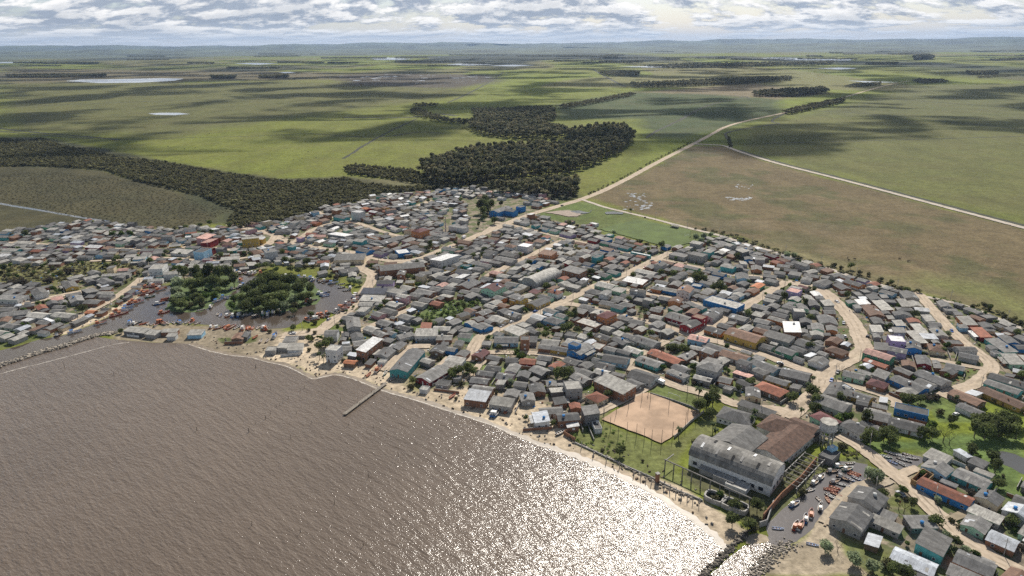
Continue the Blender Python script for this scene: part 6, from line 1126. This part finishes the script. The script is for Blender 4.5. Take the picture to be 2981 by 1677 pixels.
def boat(code, p, hd, z=.08, sc=1.0):
    for q in BPOS:
        if math.dist(p, q) < 2.2*sc: p = (p[0]+1.7*math.cos(hd+1.57), p[1]+1.7*math.sin(hd+1.57))
    BPOS.append(p); o = place(BP[code], p[0], p[1], z, hd, sc); BOATS.append(o); return o
def at(k, s, aim, z=.08):
    """boats: code x y, bow pointing along an image vector"""
    for it in s.split(','):
        q = it.split(); sc = .74 if k == 'g' else .92; p = K(k, float(q[1]), float(q[2])); dx, dy = (float(q[3]), float(q[4])) if len(q) > 4 else aim
        p2 = K(k, float(q[1])+dx*.2, float(q[2])+dy*.2); boat(q[0], p, ang(p, p2), z, sc)
def moor(k, line, n, codes, out, jit=.25, seed=0):
    r = random.Random(seed); ln = dense(kp(k, line), .4)
    for i in range(n):
        j = int((i+.5)/n*(len(ln)-1)); p = ln[j]; a, b = ln[max(0, j-3)], ln[min(len(ln)-1, j+3)]; an = ang(a, b)+out*math.pi/2+r.gauss(0, jit)
        boat(r.choice(codes), (p[0]+math.cos(an)*2.2, p[1]+math.sin(an)*2.2), an+(math.pi if r.random() < .3 else 0), sc=r.uniform(.85, 1.08))
at('a', '2 1005 285, 5 750 372, 8 590 400 120 -60, 1 1155 205, 1 1225 185, 5 1270 150, 2 1190 160, 1 1350 60, 2 1385 75, 1 1325 80, 5 1280 120, 1 1640 175, 5 1300 275 20 -60, 6 1350 285 60 -60', (100, -25))
at('A', '1 1480 950, 1 1560 940, 2 1600 980, 2 1450 1000, 1 1470 1015, 5 1400 1010, 4 1540 930, 2 1590 905, 1 1430 960, 1 1500 1000, 4 1620 960, a 1420 1030, 7 1500 1048, 3 1600 1118, c 1560 1120, a 1640 1085, a 1650 1065, 6 2110 1150 40 -60, 5 2180 1090 60 -20, 5 2250 1060 60 10, e 2290 1040, 6 2340 970, 6 2430 945, c 2010 1180, 4 2420 815, 6 2510 815, 2 2410 880 30 -30, b 2180 1220 50 -80, f 2205 1235 40 -70, 4 2290 1235 60 -30, 3 2340 1235 40 -30, 6 2400 1225 30 -40, b 2450 1235, b 2510 1220 70 -40, b 2560 1230 70 -40', (100, -20))
at('B', '3 10 1230 30 -40, b 60 1235 60 -40, f 120 1220 60 -50, b 160 1230 50 -40, 7 225 1215 20 -60, 5 275 1215 20 -60, 6 325 1205 10 -40, 7 405 1195, 3 810 1015, 3 840 1030, d 850 1040, b 860 1000, 6 720 1085, 2 660 1095 10 -20, 5 30 945 60 10, 6 110 1010, 5 930 910, 4 860 890, b 920 885, b 1010 920, b 1010 955, 6 1100 960 20 -60, b 1060 985', (80, -10))
moor('B', '390 850 480 845 560 850 640 850 720 875 800 880 850 895', 13, '65b68b3', -1, .4, 1)
moor('B', '20 818 110 812 210 812 320 820', 6, '46b2', -1, .4, 2)
moor('B', '1160 1030 1130 1065 1090 1090 1050 1120 1020 1150 980 1180 920 1205', 17, '1642b8a3', 1, .35, 3)
moor('B', '880 1225 820 1230 760 1240 700 1260 640 1285', 9, '12462', 1, .5, 4)
moor('a', '1330 290 1440 300 1560 305 1700 290 1800 282 1900 285 1980 295', 12, 'bc52ab', 1, .4, 5)
moor('a', '2080 330 2200 338 2300 335 2400 340 2560 345', 8, 'g4a4b1', 1, .4, 6)
moor('B', '0 1375 80 1372 160 1375 240 1370 320 1362', 9, 'a14c2', 1, .4, 7)
at('b', '5 345 415 60 -110, c 205 465 40 -60, c 270 460 40 -40, g 150 425 30 -20, f 75 440 40 -30, 2 1380 750 60 -50, g 1285 800 60 -60, h 1450 785 -20 30, c 1310 690 70 -40, b 1520 845 60 -40, f 2405 825 50 -30, g 2120 1015 40 -30, 3 2560 1190 40 -50', (60, -60), .45)
at('c', '3 160 1195 60 -60, g 262 1165 70 -60, e 710 1285 70 -30, b 790 1385 40 -20', (60, -50), .45)
at('g', '3 250 820 80 -40, b 390 695 90 -20, 6 430 630 60 -40, 6 485 585 60 -50, 8 585 530 100 -10, 7 650 485, 7 720 510 80 -20, c 745 455, 8 680 590 90 40, d 740 600 90 40, a 770 560 90 30, a 790 545 90 30, d 800 590 80 40, 8 610 620 60 -20, b 650 640 90 30, b 690 650 90 30, a 560 690 100 20, a 580 710 100 30, a 600 690 100 30, a 620 730 100 40, c 560 745 60 40, b 600 760 80 40, c 470 780 70 70, a 545 780 50 90, 6 478 850 10 -90, 2 398 905 10 -90, 3 350 945 5 -60, 1 262 1010 30 -60, 2 305 1010 50 -90, f 105 1033 120 10', (90, -10))
at('g', 'f 1120 450 90 40, b 1180 450 90 40, b 1210 470 80 40, b 1240 430 80 30, c 1280 410 80 20, c 1250 395 80 20, c 1300 425 80 20, b 1200 420 80 30, e 1040 395 70 25, e 1060 410 60 20, b 1130 375 80 25, c 1170 385 80 20, b 1090 360 70 15, b 1220 400 80 20, e 920 600 30 80, b 930 560 20 60, f 410 1175 110 25', (90, 30))
# ------------------------------------------------------------------ vehicles
CM = {k: mat('car_'+k, c, .25, .04, 1, .5) for k, c in {'white': (.72, .72, .72), 'silver': (.42, .43, .45), 'dark grey': (.06, .06, .07), 'red': (.38, .03, .03), 'blue': (.05, .12, .35)}.items()}
M_TYRE = mat('tyre', (.02, .02, .02), .9, .1)
def car_proto(c):
    e = empty('parked_car', (0, 0, -500)); y = .84
    def ring(yy, prof): return [(x, yy, z) for x, z in prof]
    lo = [(-2.05, .35), (2.0, .35), (2.1, .55), (2.0, .82), (1.0, .95), (-1.9, .98), (-2.1, .8)]
    MB().loft([ring(-y, lo), ring(y, lo)]).build('body', CM[c], e)
    b0 = [(1.0, .955), (-1.75, .985)]; t0 = [(.35, 1.42), (-1.35, 1.42)]
    MB().loft([[(b0[0][0], -y*.94, .96), (b0[0][0], y*.94, .96), (b0[1][0], y*.94, .98), (b0[1][0], -y*.94, .98)], [(t0[0][0], -y*.78, 1.42), (t0[0][0], y*.78, 1.42), (t0[1][0], y*.78, 1.42), (t0[1][0], -y*.78, 1.42)]]).build('windows', M_GLASS, e)
    MB().box(-1.38, .38, -y*.8, y*.8, 1.42, 1.47).build('roof', CM[c], e)
    for x in (-1.3, 1.3):
        for s in (-1, 1): MB().tube((x, s*(y-.14), .31), (x, s*(y+.03), .31), .31, n=10).build('wheel', M_TYRE, e)
    e['_look'] = f'{c} parked car'; e['category'] = 'car'; return e
CP = {k[0]: car_proto(k) for k in CM}
VEH = []
for ks, s_ in (('C', 'w 212 1337, w 307 1297, s 832 1057, w 1690 987, d 1170 527, d 812 132, s 2440 1182, w 2130 1077, r 702 668, d 1712 685, r 1640 752, b 545 1190, r 1125 1095'), ('B', 's 885 1270, w 525 1412, s 1450 657, r 1895 752, d 298 397, w 1265 222, d 160 525, d 800 470'), ('E', 'w 985 932, w 1050 1225, s 1040 1112, d 1410 1050, d 1245 1225, b 1960 1180, s 1350 1030'),
               ('e', 'd 990 652, b 937 722, w 500 577, w 1995 1012, s 1820 792, d 1460 842, d 2250 745, w 1100 800, d 1730 490'), ('c', 's 1505 965'), ('g', 's 1190 722, s 470 15'), ('A', 's 2300 547, w 2385 545, s 1740 900, b 2180 575')):
    for it in s_.split(','):
        q = it.split(); p = K(ks, float(q[1]), float(q[2]), .5); VEH.append(place(CP[q[0]], *p, 0, road_near(*p)[1]+random.gauss(0, .15)+(math.pi if random.random() < .5 else 0)))
def van(p, an, L, label, cat, h=2.1, cabin=1.7):
    e = empty(cat.replace(' ', '_'), (*p, 0), an); a = L/2
    MB().box(-a, a-cabin, -1.05, 1.05, .55, h+.5).build('cargo_box', CM['white'], e); MB().loft([[(a-cabin+.05, -1, z), (a-k, -1, z), (a-k, 1, z), (a-cabin+.05, 1, z)] for z, k in ((.5, 0), (1.3, .05), (h, .45))]).build('cab', CM['white'], e)
    MB().add([(a-.04, -.85, 1.32), (a-.04, .85, 1.32), (a-.36, .85, h-.1), (a-.36, -.85, h-.1)], [(0, 1, 2, 3)]).build('windscreen', M_GLASS, e)
    for x in (-a+1.2, a-.9):
        for s in (-1, 1): MB().tube((x, s*.85, .42), (x, s*1.06, .42), .42, n=10).build('wheel', M_TYRE, e)
    tag(e, label, cat); return e
p = K('A', 435, 1035); van(p, road_near(*p)[1]+math.pi, 8.5, 'white box truck parked beside the white walled compound', 'truck', 2.6)
p = K('B', 2232, 462); van(p, road_near(*p)[1], 5.2, 'white van on the tree lined avenue', 'van')
p = K('c', 1793, 882); van(p, road_near(*p)[1], 5.0, 'white van at the corner of the sandy pitch', 'van')
p = K('a', 500, 290); e = empty('trailer', (*p, 0), ang(K('a', 430, 265), K('a', 570, 320))); MB().box(-5.5, 5.5, -1.2, 1.2, 1.0, 3.6).build('cargo_box', CM['white'], e); MB().box(-5.4, 5.4, -.5, .5, .75, .99).build('chassis', M_TYRE, e)
for x in (-4, -3, 4): 
    for s in (-1, 1): MB().tube((x, s*.7, .45), (x, s*1.05, .45), .45, n=10).build('wheel', M_TYRE, e)
tag(e, 'long white trailer parked on the quay sand', 'trailer'); LAND['trailer'] = ('long white trailer on the quay', p, e)
# ------------------------------------------------------------------ utility poles along the streets
acc = 0; last = []
for ln, w_ in ROADS:
    if w_ < 4.4: continue
    d = 0; nxt = 12
    for a, b in zip(ln[:-1], ln[1:]):
        L = math.dist(a, b); d += L
        if d > nxt:
            nxt = d+random.uniform(30, 40); nx, ny = -(b[1]-a[1])/max(L, .1), (b[0]-a[0])/max(L, .1); p = (b[0]+nx*(w_/2+.7), b[1]+ny*(w_/2+.7))
            u, v = PX(*p); 
            if not (-10 < u < 2990 and 500 < v < 1690) or any(math.dist(p, q) < 18 for q in last) or math.hypot(*p) > 760: continue
            if any(sat(rect(*p, .5, .5, 0), r) for r in near(*p)) or road_near(*p)[0] < .2 or on_water(np.array(p)): continue
            last.append(p); pole('utility_pole', p, random.uniform(7.5, 9.2), .16, M_CONC, 'grey utility pole with crossarms', 'utility pole', ALLP, (6.9, 6.4), .02)
# ------------------------------------------------------------------ yard walls and roof tanks
WALLS = []; TANKS = []
wr = random.Random(21)
cand = [o for o in TH if math.hypot(o.x, o.y) < 640]; wr.shuffle(cand)
WSEG = []
for o in cand:
    if len(WALLS) >= 150: break
    for _ in range(3):
        s_ = wr.choice((-1, 1)); al = wr.random() < .6; c, s = math.cos(o.an), math.sin(o.an)
        off = (o.W if al else o.L)/2+wr.uniform(.8, 2.6); ln_ = wr.uniform(7, 15); sh_ = wr.uniform(-4, 4)
        u0, v0 = (sh_, off*s_) if al else (off*s_, sh_); x, y = o.x+c*u0-s*v0, o.y+s*u0+c*v0; an = o.an if al else o.an+math.pi/2
        rt = rect(x, y, ln_, .3, an)
        if any(sat(rt, r) for r in near(x, y)) or any(road_near(*q)[0] < .4 for q in (rt[0], rt[2], (x, y))) or on_water(np.array([x, y]), 2) or any(sat(rt, r) for r in WSEG) or inpoly(np.array([x, y]), PITCH_S): continue
        k_ = wr.choices('grkw', (40, 34, 14, 12))[0]; hh = wr.uniform(1.3, 2.0); ob = empty('yard_wall', (x, y, 0), an)
        MB().box(-ln_/2, ln_/2, -.09, .09, 0, hh).build('panel', MW[k_], ob); MB().box(-ln_/2-.02, ln_/2+.02, -.12, .12, hh, hh+.09).build('coping', M_CONC, ob)
        reserve(x, y, rect(x, y, ln_, .4, an)); WSEG.append(rt)
        WALLS.append((ob, f'{WC[k_][1]} yard wall', 'wall', (x, y))); break
for o in sorted(cand, key=lambda o: o.x)[::6]:
    if o.ty in 'ao' : continue
    cx = wr.uniform(-.25, .25)*o.L; cy = wr.choice((-1, 1))*o.W*.16; zb = {'g': o.h+roof_rise('g', o.W)*(1-abs(cy)/(o.W/2)), 's': o.h+roof_rise('s', o.W)*(.5+cy/o.W), 'f': o.h-.25, 'h': o.h+roof_rise('h', o.W)*.6}[o.ty]
    c, s = math.cos(o.an), math.sin(o.an); p = (o.x+c*cx-s*cy, o.y+s*cx+c*cy); k_ = wr.choice(('b', 'b', 'w'))
    e = empty('water_tank', (*p, zb)); MB().box(-.6, .6, -.6, .6, -.2, .32).build('stand', M_CONC, e); MB().cyl(0, 0, .32, 1.2, .62, .72, 10).build('tank', MW[k_], e); MB().cyl(0, 0, 1.2, 1.38, .76, .3, 10).build('lid', MW[k_], e)
    TANKS.append((e, f'{"blue" if k_ == "b" else "white"} round water tank on a {RC[o.rc][1]} roof', 'water tank', p))
# ------------------------------------------------------------------ cattle and people
def cow():
    e = empty('cow', (0, 0, -500)); m = mat('cow_hide', (.05, .04, .035), .9, .4, 3)
    b = MB(); b.loft([[(x, w*math.cos(a), z+hh*math.sin(a)) for a in np.linspace(0, 6.283, 9)[:-1]] for x, w, hh, z in ((-.95, .2, .25, 1.1), (-.7, .36, .42, 1.02), (0, .40, .46, .95), (.6, .36, .45, 1.0), (.9, .2, .28, 1.12), (1.25, .14, .18, 1.2), (1.45, .15, .18, 1.12), (1.75, .09, .10, .95))])
    for x in (-.65, .6):
        for s in (-.22, .22): b.tube((x, s, .75), (x+.05, s, .35), .12, .075, 6); b.tube((x+.05, s, .36), (x, s, 0), .075, .06, 6)
    b.tube((-.95, 0, 1.2), (-1.05, 0, .5), .04, .02, 4); b.build('body', m, e); e['_look'] = 'dark grazing cow'; e['category'] = 'cow'; return e
cp = cow(); COWS = []
for k_, s_ in (('E', '1075 560, 1082 582, 1135 572, 1515 570, 1590 592'), ('3', '870 907, 1045 955, 1090 947, 1650 940, 1682 936, 940 925'), ('1', '1260 1102, 1385 1118, 1465 1110, 1570 1005, 1800 1135, 2250 1205, 2265 1190, 2370 1185, 2310 1140, 2200 1200')):
    for it in s_.split(','): COWS.append(place(cp, *K(k_, *map(float, it.split())), 0))
def person(p, an, shirt, label):
    me = bpy.data.meshes.new('person'); V = [(0, 0, .95), (0, 0, 1.2), (0, 0, 1.42), (0, 0, 1.53), (0, .02, 1.68), (.2, 0, 1.40), (.27, .02, 1.13), (.26, .12, .9), (-.2, 0, 1.40), (-.27, .02, 1.13), (-.26, .1, .9), (.1, 0, .88), (.12, .1, .48), (.12, .12, .05), (.12, .24, .03), (-.1, 0, .88), (-.12, -.06, .48), (-.12, -.16, .06), (-.12, -.03, .03)]
    E = [(0, 1), (1, 2), (2, 3), (3, 4), (2, 5), (5, 6), (6, 7), (2, 8), (8, 9), (9, 10), (0, 11), (11, 12), (12, 13), (13, 14), (0, 15), (15, 16), (16, 17), (17, 18)]
    me.from_pydata(V, E, []); o = link('person', me, None, [mat('clothes_'+shirt, {'red': (.4, .05, .05), 'blue': (.05, .1, .3), 'white': (.6, .6, .6), 'black': (.03, .03, .035)}[shirt], .9)])
    m = o.modifiers.new('skin', 'SKIN'); rad = [.15, .15, .13, .06, .10, .06, .05, .04, .06, .05, .04, .09, .065, .05, .04, .09, .065, .05, .04]
    for i, r in enumerate(rad): me.skin_vertices[0].data[i].radius = (r, r*.85)
    me.skin_vertices[0].data[0].use_root = True; s = o.modifiers.new('sub', 'SUBSURF'); s.levels = s.render_levels = 1
    o.location = (*p, 0); o.rotation_euler = (0, 0, an); tag(o, label, 'person')
for k_, x, y, sh_, lb in (('B', 812, 1335, 'black', 'person in black walking on the sandy harbour road'), ('E', 1090, 1018, 'blue', 'person in blue walking down the long curving street'), ('B', 1660, 668, 'white', 'person in white standing at the avenue corner'), ('g', 1182, 818, 'red', 'person in red standing beside the bare tree'), ('b', 1130, 400, 'black', 'person in dark clothes on the lane behind the beach houses')): person(K(k_, x, y), random.uniform(0, 6), sh_, lb)

# greenery in the yards
gr = random.Random(31); n_ = 0
while n_ < 330:
    tp = TOWN[0] if gr.random() < .93 else TOWN[1]; q = np.array(tp); lo, hi = q.min(0), q.max(0); x, y = gr.uniform(lo[0], hi[0]), gr.uniform(lo[1], min(hi[1], 620))
    if not inpoly(np.array([x, y]), tp) or road_near(x, y)[0] < 1.2 or on_water(np.array([x, y]), 2) or inpoly(np.array([x, y]), PITCH_S): continue
    c_ = gr.choices('stlbew', (26, 16, 42, 8, 3, 5))[0]; sc = gr.uniform(.5, .95); rt = rect(x, y, 2.0*sc, 2.0*sc, 0)
    if any(sat(rt, r) for r in near(x, y)): continue
    reserve(x, y, rt); n_ += 1; place(gr.choice(PT[c_]), x, y, sc=sc, lst=TREES)

# clutter lying about: one mass in the yards, one on the beach
def clutter(name, n, test, box, smin, smax, mats, label):
    r = random.Random(len(label)); mb = MB(); k_ = 0; tries = 0
    while k_ < n and tries < n*40:
        tries += 1; x, y = r.uniform(*box[0]), r.uniform(*box[1])
        if not test(x, y): continue
        k_ += 1; a = r.uniform(0, 3.14); l, w, h = r.uniform(smin, smax), r.uniform(smin*.5, smax*.5), r.uniform(.15, .8)*min(1, smax/1.6); c, s = math.cos(a), math.sin(a)
        V = [(x+c*u-s*v, y+s*u+c*v, z) for z, k in ((0, 1), (h, r.uniform(.6, 1))) for u, v in ((-l/2*k, -w/2*k), (l/2*k, -w/2*k), (l/2*k, w/2*k), (-l/2*k, w/2*k))]
        mb.add(V, [(4, 5, 6, 7), (0, 1, 5, 4), (1, 2, 6, 5), (2, 3, 7, 6), (3, 0, 4, 7)], r.randrange(len(mats)))
    tag(mb.build(name, mats), label, kind='stuff')
q = np.array(TOWN[0]); lo, hi = q.min(0), q.max(0)
def in_yard(x, y): return inpoly(np.array([x, y]), TOWN[0]) and road_near(x, y)[0] > .3 and not on_water(np.array([x, y]), 1) and not inpoly(np.array([x, y]), PITCH_S) and not any(sat(rect(x, y, .8, .8, 0), r) for r in near(x, y))
clutter('yard_clutter', 1500, in_yard, ((lo[0], hi[0]), (lo[1], 640)), .6, 1.8, [MW['g'], MW['d'], MW['r'], MR['L'], MW['w'], MW['k'], MR['D'], MW['b']], 'odds and ends lying in the yards')
bl = dense(sh, 2)
def on_beach(x, y): d = polydist(np.array([x, y]), bl, False); return 1.5 < d < 16 and not on_water(np.array([x, y])) and not any(sat(rect(x, y, .5, .5, 0), r) for r in near(x, y))
bq = np.array(bl); clutter('beach_debris', 260, on_beach, ((bq[:, 0].min(), bq[:, 0].max()), (bq[:, 1].min(), bq[:, 1].max()+16)), .4, 1.7, [M_POST, MW['d'], M_ROCK, MW['k']], 'driftwood and debris strewn over the beach')
# ------------------------------------------------------------------ labels: each one singles out one thing by its look and the landmark it stands nearest to
for p_, ph in (((K('f', 1100, 150)), 'sandy pitch'), (K('C', 1650, 400), 'grass pitch'), (mid(*ISLE2), 'round harbour island'), (mid(*ISLE1), 'tall-treed harbour island'), (K('a', 400, 560), 'rock breakwater'), (K('f', 1700, 1250), 'dark rock groyne'), (K('C', 1000, 70), 'fork where the pasture lane leaves the main road'), (K('e', 870, 690), 'big sandy crossroads'), (K('g', 2100, 450), 'pale pond at the right edge'), (K('A', 0, 112), 'blue marsh stream')):
    LAND['x'+ph] = (ph, p_, None)
ORD = ['', 'second ', 'third ', 'fourth ', 'fifth ', 'sixth ', 'seventh ', 'eighth ', 'ninth ', 'tenth ', 'eleventh ', 'twelfth ']+[f'{k}th ' for k in range(13, 24)]
def cone_ok(s): return s
def assign(items):
    """items: (object, look, category, pos, group). A look held by one thing alone still gets its landmark."""
    by = {}
    for it in items: by.setdefault(it[1], []).append(it)
    for look, its in by.items():
        best = {}; tri = []
        for lk, (ph, lp, lo) in LAND.items():
            order = sorted((i for i in range(len(its)) if its[i][0] is not lo), key=lambda i: math.dist(its[i][3], lp))
            for rk, i in enumerate(order[:20]): tri.append((rk, math.dist(its[i][3], lp), i, ph))
        tri.sort(key=lambda t: (t[0], t[1]))
        for rk, d, i, ph in tri:
            if i not in best: best[i] = (rk, ph)
        for i, it in enumerate(its):
            o = it[0]
            if i in best:
                rk, ph = best[i]
                o['label'] = f'{it[1]}, {ORD[rk]}nearest to the {ph}' if len(its) > 1 else f'{it[1]} not far from the {ph}'
            else: o['label'] = it[1] + ' of the fishing town'
            words = o['label'].split()
            for a_, b_ in ((' not far from the ', ' near the '), (' gable roof', ' roof'), ('nearest to the', 'nearest the'), (' by the ', ' by '), (' round water tank', ' water tank'), (' on a ', ' on '), ('big sandy ', ''), ('two-storey', 'tall'), (' lean-to roof', ' roof'), ('brown-tiled ', ''), ('three-storey', 'tall')):
                if len(o['label'].split()) > 16: o['label'] = o['label'].replace(a_, b_)
            o['category'] = it[2]
            if it[4]: o['group'] = it[4]
def reps(lst, group):
    out = []
    for o in lst:
        lk = o['_look']; sc = o.scale[0]; out.append((o, lk, o['category'], (o.location.x, o.location.y), group))
    return out
named = {id(v[2]): v[0] for v in LAND.values() if v[2] is not None}
hs = []
for e, look, cat, pos, grp in LABEL:
    hs.append((e, look, cat, pos, grp))
assign(hs)
for key, (ph, pos, ob) in LAND.items():
    if ob is not None and key in LNAMES:
        look = [h[1] for h in hs if h[0] is ob][0]
        ob['label'] = ph if len(ph.split()) >= 5 else f'{ph}, ' + look.split(' with ')[-1] if ' with ' in look else ph
assign(reps([t for t in TREES ], 'trees and shrubs in the town'))
assign([(*it, {'utility pole': 'utility poles along the streets', 'pole': 'poles around the sandy pitch', 'post': 'posts above the beach', 'stake': 'stakes in the lagoon'}[it[2]]) for it in ALLP])
assign(reps(BOATS, 'boats of the harbour and canal')); assign(reps(VEH, 'parked cars')); assign(reps(COWS, 'grazing cattle'))
assign([(*it, 'yard walls') for it in WALLS]); assign([(*it, 'roof water tanks') for it in TANKS])
# prototypes that were never placed leave the scene
for o in [o for o in COL.objects if o.location.z < -400 and o.parent is None]:
    for ch in list(o.children_recursive): bpy.data.objects.remove(ch)
    bpy.data.objects.remove(o)
for o in COL.objects:
    if '_look' in o: del o['_look']
for o in COL.objects:
    if o.parent is None and 'category' in o and 'kind' not in o: o['kind'] = 'thing'
seen = {}
for o in COL.objects:
    if o.parent is None and 'label' in o: seen.setdefault(o['label'], []).append(o.name)
print('short', [k for k in seen if len(k.split()) < 4][:6]); print('same label', [(k, len(v)) for k, v in seen.items() if len(v) > 1][:12], 'long', [k for k in seen if len(k.split()) > 16][:6])
# ------------------------------------------------------------------ clouds out over the plain, which shade the fields, and the air
def cloud_layer():
    nx, ny = 60, 60; X = np.linspace(-7000, 11000, nx); Y = np.linspace(2350, 10600, ny); XX, YY = np.meshgrid(X, Y)
    g = np.random.default_rng(4); V = []; F = []
    for lay, (z, a) in enumerate(((960, 15), (1040, 45))):
        Z = z+g.normal(size=XX.shape)*a; V.append(np.stack([XX, YY, Z], -1).reshape(-1, 3))
    idx = np.arange(nx*ny).reshape(ny, nx); q = np.stack([idx[:-1, :-1], idx[:-1, 1:], idx[1:, 1:], idx[1:, :-1]], -1).reshape(-1, 4)
    F = np.concatenate([q[:, ::-1], q+nx*ny]); me = np_mesh('clouds', np.concatenate(V), F, smooth=True)
    m = bpy.data.materials.new('cloud'); m.use_nodes = True; t = NT(m.node_tree); t.n.clear()
    oc = t.a('ShaderNodeTexCoord').outputs['Object']
    n = t.noise(t.mapping(oc, (1/420, 1/330, 0), .2), 1.0, 6, .52)
    d = t.ramp(n, .49, .585, 0, .84)
    df = t.a('ShaderNodeBsdfDiffuse', {'Color': (.9, .9, .9, 1)}); tl = t.a('ShaderNodeBsdfTranslucent', {'Color': (.9, .9, .9, 1)}); mx = t.a('ShaderNodeMixShader', {0: .5, 1: df.outputs[0], 2: tl.outputs[0]})
    tr = t.a('ShaderNodeBsdfTransparent'); m2 = t.a('ShaderNodeMixShader', {0: d, 1: tr.outputs[0], 2: mx.outputs[0]}); t.a('ShaderNodeOutputMaterial', {'Surface': m2.outputs[0]})
    tag(link('clouds', me, None, [m]), 'broken cloud layer drifting over the plain', kind='stuff')
cloud_layer()
def haze():
    mb = MB().box(-34000, 34000, -600, 34500, -1.5, 540)
    m = bpy.data.materials.new('haze_air'); m.use_nodes = True; t = NT(m.node_tree); t.n.clear()
    v = t.a('ShaderNodeVolumePrincipled', {'Color': (.42, .60, .9, 1), 'Density': 2.6e-5, 'Anisotropy': .2}); t.a('ShaderNodeOutputMaterial', {'Volume': v.outputs[0]})
    o = mb.build('haze', m); tag(o, kind='stuff', label='thin blue haze over the plain')
haze()
